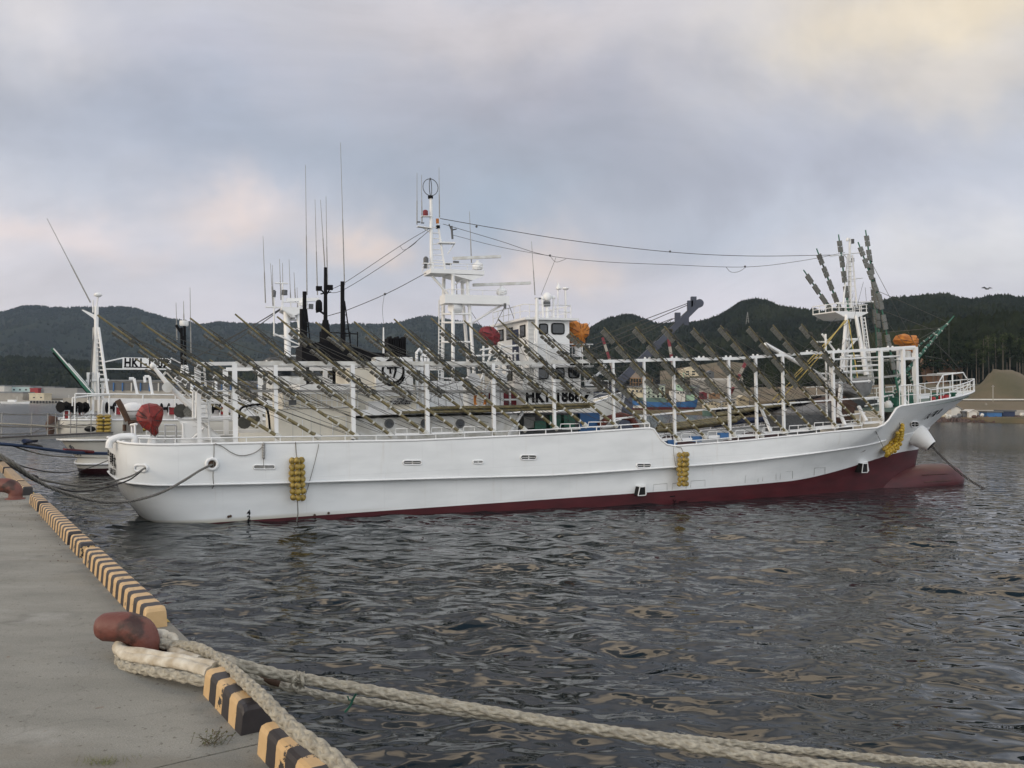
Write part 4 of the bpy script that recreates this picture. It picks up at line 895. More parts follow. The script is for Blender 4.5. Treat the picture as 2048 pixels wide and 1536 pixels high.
bt(q, 'mast_ladder', 'white')
# gallows frame and platforms around the bow mast
q = MB()
for a, b in (((1668, 719, -3.0), (1805, 712, -3.0)), ((1660, 767, -3.0), (1740, 762, -3.0)), ((1682, 712, -3.0), (1682, 768, -3.0)), ((1702, 712, -3.0), (1702, 768, -3.0)), ((1765, 712, -2.0), (1765, 760, -2.0)), ((1660, 720, -2.6), (1660, 800, -2.6)), ((1651, 668, -2), (1654, 835, -2)), ((1668, 700, -1), (1644, 668, -1)), ((1755, 697, -1), (1830, 693, -1)), ((1660, 735, -2.8), (1755, 730, -2.8)), ((1660, 745, -2.8), (1755, 740, -2.8))): q.tube([S(*a), S(*b)], .055, 6)
sh(q, 'gallows_frame', 'white')
bm([(1655, 762), (1760, 755), (1806, 750)], -2.8, .4, .09, 'gallows_walkway', 'grey')
for px, y0, y1, t in ((1833, 695, 800, -1.6), (1800, 695, 812, 1.2), (1830, 700, 790, 2.0)):
    a = S(px, y0, t); b = S(px, y1, t); q = MB(); q.box((b.x-.1, t-.1, b.z-.2), (b.x+.1, t+.1, a.z)); sh(q, 'gallows_post', 'white')
q = MB(); a = S(1795, 718, -1.6); b = S(1835, 716, -1.6); q.beam(a, b, .14, .14); a = S(1795, 697, -1.6); b = S(1835, 695, -1.6); q.beam(a, b, .08, .08); q.beam((a.x, -1.6, a.z), (a.x, 2, a.z), .1, .1); q.beam((b.x, -1.6, a.z), (b.x, 2, a.z), .1, .1); sh(q, 'gallows_beam', 'white')
q = MB(); a = S(1786, 718, -1.2); b = S(1836, 717, -1.2); q.box((a.x, -1.2, a.z-.05), (b.x, 1.5, a.z)); sh(q, 'light_platform', 'white2')
# green booms with lamp panels stowed upright against the bow mast
GB = [((1677, 469, 0), (1697, 620, 0), 4, .0), ((1697, 620, 0), (1712, 790, -.3), 0, 0), ((1731, 460, -.6), (1752, 600, -.8), 5, 0), ((1716, 484, -1.0), (1760, 600, -1.3), 5, 0), ((1633, 497, .3), (1682, 625, .5), 5, 0), ((1607, 540, .6), (1676, 640, .8), 5, 0), ((1752, 600, -.8), (1768, 790, -1.4), 3, 0), ((1760, 600, -1.3), (1800, 800, -1.6), 4, 0), ((1745, 560, .3), (1758, 760, .8), 2, 0)]
for i, (a, b, nl, _) in enumerate(GB):
    a = S(*a); b = S(*b); d = (b-a); dn = d.normalized(); q = MB(); q.tube([a, b], [.035, .065], 7); o = sh(q, 'upright_light_boom', 'green'); lo = dn.cross(V((0, -1, 0))).normalized()
    if lo.x > 0: lo = -lo
    for k in range(nl):
        u = (.16 if i != 6 and i != 7 else .02)+.2*k; c = a+d*min(u, .95)+lo*.10+V((0, -.1, 0)); hl = min(.42, d.length*.075); q = MB()
        for j in range(2):
            cc = c+dn*(j-.5)*hl*1.05; th_ = V((0, -1, 0)); e = [cc+dn*(x*hl*.48)+lo*(y*.15)+th_*(z*.04) for z in (-1, 1) for x, y in ((-1, -1), (1, -1), (1, 1), (-1, 1))]
            q.add(e, [(0, 3, 2, 1), (4, 5, 6, 7), (0, 1, 5, 4), (1, 2, 6, 5), (2, 3, 7, 6), (3, 0, 4, 7)])
        q.build('lamp_panel', 'lamp', o)
    q = MB(); r_ = random.Random(i)
    for k in range(14):
        c = a+d*r_.uniform(.12, .95)+V((r_.uniform(-.08, .08), -.06, 0)); q.beam(c, c+dn*r_.uniform(.06, .16)+V((r_.uniform(-.05, .05), 0, 0)), .06, .05)
    absorb(o, q, 'lampd')
# forward pointing green booms and their stays
for a, b in (((1908, 632, -.3), (1812, 745, -.6)), ((1890, 650, .3), (1806, 716, .3)), ((1886, 655, -.8), (1795, 760, -1.0)), ((1812, 745, -.6), (1780, 800, -.6)), ((1818, 745, -1), (1836, 800, -1)), ((1800, 720, -.9), (1830, 775, -.9)), ((1795, 740, -1.2), (1815, 790, -1.2))):
    a = S(*a); b = S(*b); q = MB(); q.tube([a, b], [.035, .075], 7); o = sh(q, 'forward_boom', 'green'); q = MB(); r_ = random.Random(int(a.x*99)); d = b-a
    for k in range(16): c = a+d*r_.uniform(.2, .95)+V((0, -.05, r_.uniform(-.2, .12))); q.beam(c, c+V((r_.uniform(-.14, .14), 0, r_.uniform(-.12, .12))), .045, .045)
    absorb(o, q, 'lampd'); q = MB()
    for k in range(7): c = a+d*(.15+.12*k); q.tube([c-d.normalized()*.03, c+d.normalized()*.03], .07, 7)
    absorb(o, q, 'band')
for a, b in (((1898, 645, -.3), (1898, 712, -.5)), ((1898, 712, -.5), (1940, 765, -1)), ((1878, 678, 0), (1884, 718, 0)), ((1884, 718, 0), (1918, 750, -.8)), ((1898, 645, 0), (1740, 575, 0)), ((1880, 665, 0), (1735, 610, 0)), ((1898, 645, 0), (1800, 700, 0)), ((1866, 682, 0), (1898, 712, -.5)), ((1850, 712, 0), (1884, 718, 0)), ((1885, 655, 0), (1765, 665, 0)), ((1735, 510, 0), (1830, 690, -.5)), ((1740, 600, -1), (1810, 690, -1))):
    wire(S(*a), S(*b), 0, .015)
for a, b in (((1690, 640, -1), (1645, 700, -2.5)), ((1694, 640, -1), (1600, 740, -3)), ((1691, 644, -1), (1580, 760, -3)), ((1697, 640, -1), (1716, 760, -2.5)), ((1645, 700, -2.5), (1545, 800, -3)), ((1649, 702, -2.5), (1555, 806, -3))):
    q = MB(); q.tube([S(*a), S(*b)], .028, 5); sh(q, 'yellow_line', 'yellow')
r_ = random.Random(5)
for k in range(34):
    a = S(r_.uniform(1680, 1745), r_.uniform(560, 700), r_.uniform(-1, 1)); b = S(r_.uniform(1560, 1800), r_.uniform(700, 850), r_.choice((-3.3, -2, 1, 3))); wire(a, b, .02, .010)
# aerial wires between the masts
def longwire(pts, r=.013, t=0, name='aerial_wire'):
    q = MB(); q.tube(crv([S(x, y, t) for x, y in pts], 6), r, 5, False); return sh(q, name, 'wire')
longwire([(880, 437), (1000, 458), (1150, 482), (1340, 504), (1500, 512), (1670, 510)], .017); longwire([(886, 448), (1000, 482), (1090, 510), (1200, 523), (1330, 529), (1490, 534), (1600, 522), (1690, 505)]); longwire([(905, 470), (1000, 494), (1100, 512)], .011)
longwire([(858, 457), (800, 492), (690, 565), (650, 582)]); longwire([(866, 455), (800, 508), (690, 578), (652, 585)]); longwire([(852, 546), (780, 584), (700, 618), (655, 632)], .016); longwire([(1100, 512), (1112, 524), (1132, 518)], .01); longwire([(1112, 515), (1100, 545), (1082, 590)], .010); longwire([(1452, 534), (1462, 544), (1478, 543), (1492, 534)], .012)
longwire([(800, 492), (808, 500), (826, 490), (840, 476)], .01); longwire([(769, 586), (765, 620), (768, 660), (766, 690)], .008); longwire([(930, 605), (960, 650)], .012); longwire([(1015, 602), (1032, 650), (1050, 720)], .015); longwire([(1015, 602), (988, 655)], .015)
mast('small_white_pole', 'white', 767, 655, 710, 0, .05, .03)
for k in range(5): q = MB(); q.ball(S(*((953, 453), (1100, 511), (1340, 503), (1490, 533), (770, 588))[k], 0), .06, 8, 5); sh(q, 'insulator', 'dgrey')

# ---- working gear in the forward well
tag(0 or sh(MB().tube([S(1199, 852, -1.5), S(1215, 838, -1.5), S(1240, 831, -1.4), S(1262, 836, -1.4), S(1272, 852, -1.5), S(1277, 870, -1.6)], .17, 10), 'suction_hose', 'hose'))
q = MB()
for k in range(7): a = S(1310+k*3, 862-(k % 3)*5, -1.2+.2*k); b = S(1455+k*6, 842-(k % 3)*4, -1.0+.2*k); q.tube([a, b], .09, 7)
for k in range(4): a = S(1430+k*3, 832-(k % 2)*4, .4+.2*k); b = S(1590, 805, .4+.2*k); q.tube([a, b], .09, 7)
sh(q, 'float_line_bundle', 'bamboo')
q = MB(); a = S(1440, 830, 1.0); b = S(1640, 800, 1.0); q.tube([a, b], .26, 14); q.tube([a-(b-a).normalized()*.05, a+(b-a).normalized()*.3], .36, 14); sh(q, 'net_roller', 'black')
q = MB(); q.tube([S(1425, 850, .2), S(1480, 842, .2), S(1540, 838, .2)], .16, 8); sh(q, 'blue_tarp_roll', 'navy')
rr = random.Random(11)
rows_ = []
for j in range(9):
    rw = []
    for i in range(40):
        x = 24.6+i*.36; t = -2.6+j*.65; rw.append((x, t, 1.35+.55*sin(pi*min(1, max(0, j/8)))+.35*sin(i*.35)+rr.uniform(-.14, .14)))
    rows_.append(rw)
q = MB(); q.grid(rows_); sh(q, 'stacked_net', 'nets')
q = MB()
for x0, x1, y0, y1, t in ((1555, 1640, 830, 868, -1.0), (1600, 1660, 812, 850, .4), (1640, 1720, 815, 858, -.6), (1700, 1755, 800, 842, .3), (1665, 1700, 790, 840, .9)):
    X0, X1, Z0, Z1 = ext(x0, x1, y0, y1, t); q.box((X0, t, Z0), (X1, t+1.0, Z1))
sh(q, 'net_hauler', 'dgrey')
def tarp(pts, dep, name, m_, seed=0):
    r_ = random.Random(seed); q = MB(); n = len(pts); ce = sum((V(p) for p in pts), V())/n; rws = []
    for k, f in ((0, .0), (0, .75), (0, 1.0), (dep, 1.0), (dep, .7), (dep, 0)):
        pass
    outer = [V(p) for p in pts]
    L0 = [ce.lerp(p, .72)+V((r_.uniform(-.05, .05), -.12+r_.uniform(-.05, .05), r_.uniform(-.05, .05))) for p in outer]; L1 = [p+V((0, r_.uniform(.02, .12), 0)) for p in outer]; L2 = [p+V((0, dep, 0)) for p in outer]
    q.add([ce+V((0, -.2, 0))]+L0+L1+L2+[ce+V((0, dep+.1, 0))], [(0, 1+i, 1+(i+1) % n) for i in range(n)]+[(1+k*n+i, 1+(k+1)*n+i, 1+(k+1)*n+(i+1) % n, 1+k*n+(i+1) % n) for k in range(2) for i in range(n)]+[(1+3*n, 1+2*n+(i+1) % n, 1+2*n+i) for i in range(n)], False)
    return sh(q, name, m_)
tarp([S(*p, -.8) for p in ((1680, 776), (1700, 766), (1738, 752), (1748, 764), (1742, 788), (1722, 800), (1705, 790), (1684, 782))], 1.6, 'grey_tarpaulin', 'tarpg', 2)
tarp([S(*p, -.6) for p in ((1575, 826), (1600, 816), (1640, 812), (1672, 800), (1668, 822), (1640, 838), (1600, 842), (1578, 838))], 1.4, 'grey_tarpaulin', 'tarpg', 3)
tarp([S(*p, -.6) for p in ((1656, 800), (1690, 792), (1716, 808), (1712, 836), (1690, 850), (1664, 846))], 1.4, 'brown_tarpaulin', 'brown', 4)
lat([((1690, 800, -.5), (1690, 850, -.5)), ((1600, 858, -2), (1720, 845, -2)), ((1720, 812, -1.8), (1720, 850, -1.8)), ((1680, 832, -2), (1730, 826, -2)), ((1572, 818, 0), (1572, 868, 0)), ((1730, 800, -1), (1785, 790, -1)), ((1730, 812, -1), (1785, 803, -1)), ((1785, 790, -1), (1800, 840, -1)), ((1800, 780, -1.4), (1818, 812, -1.4)), ((1778, 795, -.5), (1778, 850, -.5))], .05, 'deck_pipework')
q = MB(); p = S(1777, 812, -1.2); q.lathe([(.22, 0), (.22, .9), (.26, 1.0), (.1, 1.2)], (p.x, p.y, p.z-.9)); sh(q, 'bow_ventilator', 'white')
# derrick boom from the wheelhouse over the well
q = MB(); q.tube([S(1530, 688, 0), S(1640, 750, 0)], .12, 8); q.tube([S(1640, 750, 0), S(1668, 778, 0)], .09, 8); sh(q, 'derrick_boom', 'white')
lat([((1192, 752, -1.5), (1213, 732, -1.5)), ((1200, 748, -1.5), (1209, 728, -1.5)), ((1205, 750, -1.5), (1217, 740, -1.5)), ((1175, 768, -1.5), (1190, 750, -1.5)), ((1170, 770, -1.5), (1200, 770, -1.5)), ((1170, 752, -1.5), (1172, 772, -1.5)), ((1250, 790, -1), (1236, 832, -1))], .06, 'davit_arm')
q = MB(); q.box((S(1160, 850, -1.4).x, -1.4, 1.4), (S(1200, 850, -1.4).x, -.6, S(1180, 826, -1.4).z)); sh(q, 'blue_fish_crate', 'blue')
q = MB()
for px, py in ((1385, 873), (1440, 866), (1335, 880)): p = S(px, py, -3.3); q.box((p.x, -3.35, p.z-.25), (p.x+.5, -3.0, p.z))
sh(q, 'deck_fish_box', 'blue')

# ---- stern gear
q = MB(); p = [S(253, 892, -2.9)+V((-.05, -.12, -.25)), S(251, 880, -2.8), S(246, 876, -2.6), S(252, 870, -2.2), S(262, 868, -1.8), S(266, 870, -1.4), S(268, 876, -1.2)]
p = [S(238.5, 895, -2.3)+V((-.35, 0, 0)), S(238.5, 882, -2.3)+V((-.30, 0, 0)), S(241, 875, -2.3)+V((-.1, 0, 0)), S(250, 873, -2.3), S(262, 873, -2.3), S(268, 876, -2.3), S(269, 885, -2.3)]
q.tube(crv(p, 5), .13, 12); sh(q, 'stern_vent_pipe', 'white')
lat([((270, 848, -1.5), (270, 885, -1.5)), ((264, 850, -1.0), (264, 885, -1.0)), ((268, 872, -1.8), (300, 872, -1.8)), ((268, 876, -1.8), (300, 876, -1.8)), ((262, 850, -1), (273, 848, -1.6)), ((240, 886, -1), (266, 872, -1)), ((330, 850, 1), (330, 885, 1)), ((352, 850, 1), (352, 885, 1)), ((328, 850, 1), (352, 850, 1))], .05, 'stern_rail_frame')
q = MB(); q.tube([S(235, 800, 0), S(242, 812, 0), S(256, 842, 0)], .11, 4); q.tube([S(256, 846, 0), S(275, 843, 0)], .10, 4); q.tube([S(249, 849, 0), S(249, 862, 0)], .07, 4); sh(q, 'rusty_davit', 'rust')
q = MB(); q.prism([S(*p_, -1.6) for p_ in ((362, 886), (364, 852), (356, 838), (394, 838), (436, 868), (452, 884))], (0, .12, 0)); q.prism([S(*p_, 1.0) for p_ in ((362, 886), (364, 852), (356, 838), (394, 838), (436, 868), (452, 884))], (0, .12, 0)); q.prism([S(*p_, -1.6) for p_ in ((356, 838), (394, 838), (436, 868), (434, 871), (393, 842), (357, 842))], (0, 2.7, 0)); sh(q, 'stern_ramp_house', 'white')
q = MB(); q.tube([S(408, 856, -1.75), S(384, 878, -1.75)], .05, 5); q.tube([S(366, 846, -1.7), S(367, 878, -1.7)], .05, 6); q.tube([S(386, 852, -1.7), S(398, 851, -1.7)], .02, 5); q.prism([S(*p_, -1.75) for p_ in ((418, 868), (408, 880), (434, 880))], (0, .1, 0)); sh(q, 'ramp_trim', 'white')
q = MB(); q.tube([S(306, 732, -1.0), S(335, 768, -1.0), S(385, 818, -1.0)], [.075, .10, .125], 10); q.ball(S(306, 732, -1), .13, 10, 6); sh(q, 'stern_crane_boom', 'white')
q = MB(); q.tube([S(325, 752, -1), S(332, 744, -1)], .05, 6); q.tube([S(333, 745, -1.3), S(385, 800, -1.3)], .03, 5); q.lathe([(.2, 0), (.2, .3)], S(335, 775, -1.2), (0, -1, 0), 14); sh(q, 'crane_fittings', 'white2')
q = MB(); q.prism([S(*p_, -1.2) for p_ in ((366, 822), (374, 812), (385, 824), (384, 834), (370, 834))], (0, .5, 0)); o = sh(q, 'stern_winch', 'lamp'); q = MB(); q.lathe([(.28, 0), (.28, .7)], S(362, 822, -1.0), (0, 1, 0), 12); q.build('drum', 'lampd', o)
q = MB(); q.box(tuple(S(364, 838, -1.2))[:1]+(-1.2,)+(S(364, 838, -1.2).z-.06,), (S(470, 832, -1.2).x, 1.2, S(364, 836, -1.2).z)); sh(q, 'crane_platform', 'white')
lat([((386, 782, -1.8), (386, 836, -1.8)), ((386, 782, -1.8), (464, 782, -1.8)), ((420, 782, -1.8), (420, 836, -1.8)), ((464, 782, -1.8), (464, 836, -1.8)), ((386, 806, -1.8), (464, 806, -1.8)), ((386, 836, -1.8), (464, 838, -1.8)), ((396, 730, -2), (392, 836, -2)), ((408, 730, -1.8), (420, 880, -1.8)), ((400, 784, -1.5), (396, 835, -1.5)), ((424, 790, -1.8), (460, 790, -1.8))], .045, 'ladder_frame')
q = MB()
for k in range(12): yy = 745+k*9; q.tube([S(interp(yy, [(730, 397), (836, 392)]), yy, -1.9), S(interp(yy, [(730, 408), (880, 420)]), yy, -1.9)], .025, 4)
sh(q, 'stern_ladder', 'white')
q = MB(); q.tube(crv([S(480, 850, -2), S(480, 820, -2), S(498, 811, -2), S(525, 810, -2), S(536, 825, -2), S(540, 860, -2)], 5), .045, 7); sh(q, 'black_hose', 'black')
q = MB(); q.lathe([(.25, 0), (.25, .25)], S(488, 845, -2.2), (0, -1, 0), 12); q.lathe([(.12, -.1), (.12, .5)], S(496, 838, -2.2), (.7, -.7, 0), 10); sh(q, 'line_hauler', 'lampd')
q = MB(); q.tube([S(488, 822, -1.9), S(500, 814, -1.9), S(535, 813, -1.9), S(540, 870, -1.9)], .05, 6); q.tube([S(500, 815, -1.9), S(520, 838, -1.9)], .04, 5); sh(q, 'hauler_frame', 'white')
q = MB(); q.cbox(S(585, 805, -3.0), (.28, .15, .2)); sh(q, 'floodlight', 'dgrey')
q = MB(); q.box((S(480, 884, -2.6).x, -2.6, 1.5), (S(552, 884, -2.6).x, 2.0, S(500, 866, -2.6).z)); sh(q, 'hatch_coaming', 'cream')
# ------------------------------------------------------------------ things hung on or standing on the vessel
def covered(name, pts_px, t, dep, m_, base_px, label, cat, seed=1, neck=None):
    """a machine under a tied tarpaulin: bulging body of irregular facets on a short pedestal"""
    base = S(*base_px, t); root = onship(name, base, label, cat); r_ = random.Random(seed); n = 18; rws = []
    P_ = [S(x, y, t) for x, y in pts_px]; cz = sum(p.z for p in P_)/len(P_); cx = sum(p.x for p in P_)/len(P_); m = len(P_)
    q = MB(); ring = [[] for _ in range(9)]
    for j in range(9):
        f = -1+2*j/8; k = sqrt(max(0.02, 1-abs(f)**2.4))
        for i in range(m):
            p = P_[i]; ring[j].append(V((cx+(p.x-cx)*k*(1+r_.uniform(-.05, .05)), t+f*dep/2+r_.uniform(-.03, .03), cz+(p.z-cz)*(.15+.85*k)*(1+r_.uniform(-.05, .05)))))
    q.grid(ring, sm=False, closed=True); q.add(ring[0], [tuple(range(m))]); q.add(ring[-1], [tuple(range(m-1, -1, -1))])
    q.v = [tuple(V(v)-base) for v in q.v]; q.build('cover', m_, root)
    if neck:
        q = MB(); a = S(neck[0], neck[1], t)-base; b = S(neck[0], neck[2], t)-base; q.tube([a, a.lerp(b, .5), b], [.22, .15, .2], 10); q.build('pedestal', 'white', root)
    q = MB(); k = MB()
    ln = [p-base+V((0, -dep*.38, 0)) for p in P_]; c = V((cx, t-dep*.5, cz))-base
    for i in range(0, m, 2): q.tube([ln[i], c.lerp(ln[i], .5)+V((0, -.03, 0)), ln[(i+m//2) % m]], .012, 4)
    q.build('lashing', 'roped', root); return root
covered('covered_winch', [(276, 820), (284, 811), (298, 807), (314, 808), (326, 816), (328, 828), (324, 842), (316, 856), (317, 866), (311, 873), (303, 871), (299, 863), (285, 856), (275, 842), (272, 830)], -1.2, 1.15, 'redtarp', (305, 884), 'round machine wrapped in a crinkled red tarpaulin on the stern beside the white capsule', 'covered machine', 2, (305, 868, 886))
covered('covered_searchlight', [(1131, 655), (1138, 645), (1150, 641), (1160, 648), (1172, 647), (1177, 657), (1175, 672), (1166, 679), (1167, 690), (1163, 697), (1152, 696), (1143, 688), (1138, 676), (1133, 667)], -1.2, 1.0, 'orange', (1156, 712), 'searchlight under an orange netted cover in front of the upper wheelhouse windows', 'covered searchlight', 3, (1156, 690, 714))
covered('covered_searchlight', [(1790, 680), (1796, 671), (1806, 668), (1818, 671), (1827, 670), (1831, 679), (1829, 690), (1827, 702), (1820, 707), (1812, 700), (1808, 691), (1796, 688)], .2, 1.1, 'orange', (1815, 716), 'searchlight under an orange tarpaulin on the gallows platform at the bow', 'covered searchlight', 4, (1816, 702, 718))
covered('covered_searchlight', [(959, 664), (963, 656), (974, 652), (984, 654), (993, 661), (998, 670), (997, 682), (990, 691), (980, 694), (974, 686), (965, 676)], -1.0, .9, 'maroon', (985, 706), 'machine under a dark red cover on the platform aft of the wheelhouse', 'covered searchlight', 5, (985, 690, 708))
c = S(266, 822, .6); base = c-V((0, 0, .55)); root = onship('liferaft_capsule', base, 'white egg-shaped capsule on the stern beside the red wrapped machine', 'liferaft capsule')
q = MB(); q.ball((0, 0, .55), (.48, .45, .36), 18, 12); q.build('shell', 'white', root); q = MB(); q.tube([(.485*cos(k*pi/10), -.455*sin(k*pi/10) , .55) for k in range(21)], .02, 5); q.build('seam_band', 'grey', root); q = MB(); q.box((-.35, -.3, -.35), (.35, .3, .22)); q.build('cradle', 'grey', root)
c = S(960, 800, -2.98); root = onship('lifebuoy', c, 'orange lifebuoy hung on the rail aft of the number board', 'lifebuoy')
q = MB(); q.tube([(.24*cos(k*pi/9), 0, .36*sin(k*pi/9)) for k in range(19)], .06, 8, False); q.build('ring', 'orange', root); q = MB()
for a in (45, 135, 225, 315): x, z = .24*cos(radians(a)), .36*sin(radians(a)); q.cbox((x, 0, z), (.13, .14, .1))
q.build('band', 'white', root)
fb = MB().ball((0, 0, 0), (.118, .118, .118), 10, 7).build('float', 'float'); fbb = MB().ball((0, 0, 0), (.115, .12, .115), 10, 7).build('float', 'floatb'); fb_me, fbb_me = fb.data, fbb.data
bpy.data.objects.remove(fb); bpy.data.objects.remove(fbb)
def addf(me, root, p, s=1):
    o = bpy.data.objects.new('float', me); col.objects.link(o); o.parent = root; o.location = p; o.scale = (s, s, s*random.uniform(.92, 1.08)); o.rotation_euler = (random.uniform(-.3, .3), random.uniform(-.3, .3), random.uniform(0, 3))
def fender(px, y0, y1, label, rows=7, cols=3, slant=0, me=None, top_px=None, tail=None):
    a = on_side(px, y0); b = S(px+slant, y1, -3.72); Ln = a.z-b.z; root = onship('fender', V((a.x, -3.95, b.z)), label, 'fender', 'strings of yellow floats hung over the near side as fenders')
    O_ = V((a.x, -3.95, b.z)); dz = Ln/rows; w_ = .185
    for i in range(rows):
        z = Ln-(i+.5)*dz; nc = cols if (i != 0 or cols == 3) else 2
        for j in range(nc): addf(me or fb_me, root, V(((j-(nc-1)/2)*w_+random.uniform(-.015, .015)+(b.x-a.x)*(i/rows), (-.05 if j % 2 else .03)+random.uniform(-.02, .02), z+random.uniform(-.015, .015))), dz/.215)
    for j in range(cols): addf(me or fb_me, root, V(((j-(cols-1)/2)*w_, .14, Ln*.5)), dz/.215)
    q = MB(); q.tube([(0, .02, Ln*.1), (0, .02, Ln), (0, .18, Ln+.2)]+([S(*top_px, -3.72)-O_] if top_px else []), .018, 5); q.build('rope', 'ropeg', root)
    if tail: q = MB(); q.tube([(0, 0, 0), (.02, .05, -.5), S(*tail, -3.8)-O_], .022, 5); q.build('tail_rope', 'ropeg', root)
    return root
fender(592, 914, 1000, 'string of dirty yellow floats near the stern, its rope trailing into the water', 7, 3, 3, None, (591, 884), (592, 1052))
fender(1361, 904, 972, 'string of dirty yellow floats hanging below the step in the bulwark', 7, 3, 0, None, (1352, 893))
# banana-shaped bundle at the bow shoulder
pa = [on_side(x, y)+V((0, -.22, 0)) for x, y in ((1794, 858), (1793, 868), (1790, 879), (1784, 889), (1775, 897), (1765, 904))]
base = pa[-1].copy(); root = onship('fender', base, 'bright yellow banana-shaped bundle of floats at the bow', 'fender', 'strings of yellow floats hung over the near side as fenders')
cvv = crv(pa, 2)
for k, p in enumerate(cvv):
    d = (cvv[min(k+1, len(cvv)-1)]-cvv[max(k-1, 0)]).normalized(); sd = d.cross(V((0, -1, 0))).normalized()
    for j in range(4): addf(fbb_me, root, p+sd*(j-1.5)*.185*(1 if k < len(cvv)-3 else .7)+V((0, (-.10 if j in (1, 2) else .02), 0))-base, 1.0)
q = MB(); q.tube([pa[0]-base, S(1795, 822, -3.0)-base], .018, 5); q.tube([pa[-1]-base, S(1750, 862, -3.55)-base+V((0, -.05, 0))], .014, 5); q.build('rope', 'ropeg', root)
# ropes hanging on the hull side
def hrope(pts, r, label, m_='ropeg', toff=-.06):
    q = MB(); pp = [A.m @ (on_side(x, y)+V((0, toff, 0))) for x, y in crv2(pts)]; q.tube(pp, r, 6)
    return tag(q.build('hanging_rope', m_, None, org=pp[0]), label, 'rope')
def crv2(pts): return [(p.x, p.y) for p in crv([(x, y, 0) for x, y in pts], 5)]
hrope([(428, 887), (428, 905), (427, 930), (426, 950), (427, 970), (424, 977)], .014, 'thin rope hanging straight down over the round fairlead')
hrope([(430, 800+87), (445, 893), (463, 905), (482, 911), (505, 907), (521, 897), (527, 888)], .016, 'slack grey rope looping below the rail', 'ropeg')
hrope([(637, 888), (635, 900), (625, 940), (612, 985), (603, 1003)], .012, 'thin line slanting down to the foot of the float string near the stern')
hrope([(1345, 893), (1347, 915), (1351, 935)], .010, 'thin line beside the float string below the step')
q = MB()
for k in range(6): c = A.m @ (on_side(527, 889+k*5)+V((0, -.08, 0))); q.ball(c, (.06, .06, .09), 7, 5)
q.tube([A.m @ (on_side(527, y)+V((0, -.06, 0))) for y in (885, 917, 934)], .012, 5)
tag(q.build('shackle_chain', 'grey', None), 'short grey shackle chain hanging above the aftmost slot', 'shackle')

# ------------------------------------------------------------------ mooring lines and the two bollards
def laid(pts, r, m_, name, label, cat='mooring rope', strands=3, twist=9.0, grp=None, seg=6, braid=False):
    pts = [V(p) for p in pts]; L_ = sum((b-a).length for a, b in zip(pts, pts[1:])); step = r*.42; out = []; acc = 0; cum = [0]
    for a, b in zip(pts, pts[1:]): cum.append(cum[-1]+(b-a).length)
    n = int(L_/step)
    def at(s):
        i = 0
        lo_, hi_ = 0, len(cum)-2
        while lo_ < hi_:
            mid_ = (lo_+hi_+1)//2
            if cum[mid_] <= s: lo_ = mid_
            else: hi_ = mid_-1
        i = lo_; k = (s-cum[i])/max(1e-6, cum[i+1]-cum[i]); return pts[i].lerp(pts[i+1], min(1, k))
    c = [at(L_*k/n) for k in range(n+1)]; q = MB(); fr_ = []; u = None
    for k in range(n+1):
        d = (c[min(k+1, n)]-c[max(k-1, 0)]).normalized()
        u = (d.orthogonal() if u is None else (u-d*u.dot(d))).normalized(); fr_.append((u.copy(), d.cross(u)))
    if braid:
        for s in range(8):
            ph = 2*pi*(s//2)/4+(.4 if s % 2 else 0); sg_ = 1 if s % 2 else -1; pp = []
            for k in range(n+1):
                a = ph+sg_*4.2*(L_*k/n)/(r*10); uu, bb = fr_[k]; pp.append(c[k]+(uu*cos(a)+bb*sin(a))*r*(.60+.10*sin(4*a+s%2*pi)))
            q.tube(pp, r*.40, 5, True)
        q.tube(c, r*.74, 8, True)
        strands = 0
    for s in range(strands):
        ph = 2*pi*s/strands; pp = []
        for k in range(n+1):
            a = ph+twist*(L_*k/n)/(r*10); uu, bb = fr_[k]; pp.append(c[k]+(uu*cos(a)+bb*sin(a))*r*.52)
        q.tube(pp, r*.56, seg, True)
    return tag(q.build(name, m_, None, org=pts[0]), label, cat, grp)
QZ = 3.0
BP = PG(284, 1312, QZ)               # foot of the near bollard
Db = BP.y; sc_ = Db/1650
def bollard(base, k, label):
    root = empty('mooring_bollard', base, label, 'bollard', 'rust-red bent bollards on the quay')
    q = MB(); path = [(.02, 0, 0), (.02, 0, .05), (.018, 0, .10), (-.02, 0, .155), (-.10, 0, .185), (-.18, 0, .19), (-.25, 0, .188), (-.29, 0, .185), (-.31, 0, .183)]; rad = [.092, .086, .090, .100, .100, .096, .090, .066, .018]
    q.tube([V(p)*k for p in crv(path, 4)], [interp(i/4, list(enumerate(rad)))*k for i in range((len(path)-1)*4+1)], 28); o = q.build('post', 'bollard', root)
    q = MB(); q.lathe([(.15, 0), (.15, .012), (.11, .02)], (.02, 0, 0), (0, 0, 1), 24); q.v = [(x, y, z*k) for x, y, z in q.v]; q.build('base_plate', 'bollard', root)
    return root
bk = 1.0
bollard(BP, bk, 'rust-red bent bollard in the foreground with pale ropes looped round it'); B2 = PG(28, 998, QZ); bollard(B2, 1.2, 'rust-red bent bollard farther along the quay at the left edge')
def PW(px, py, D): return P(px, py, D)
D0 = Db
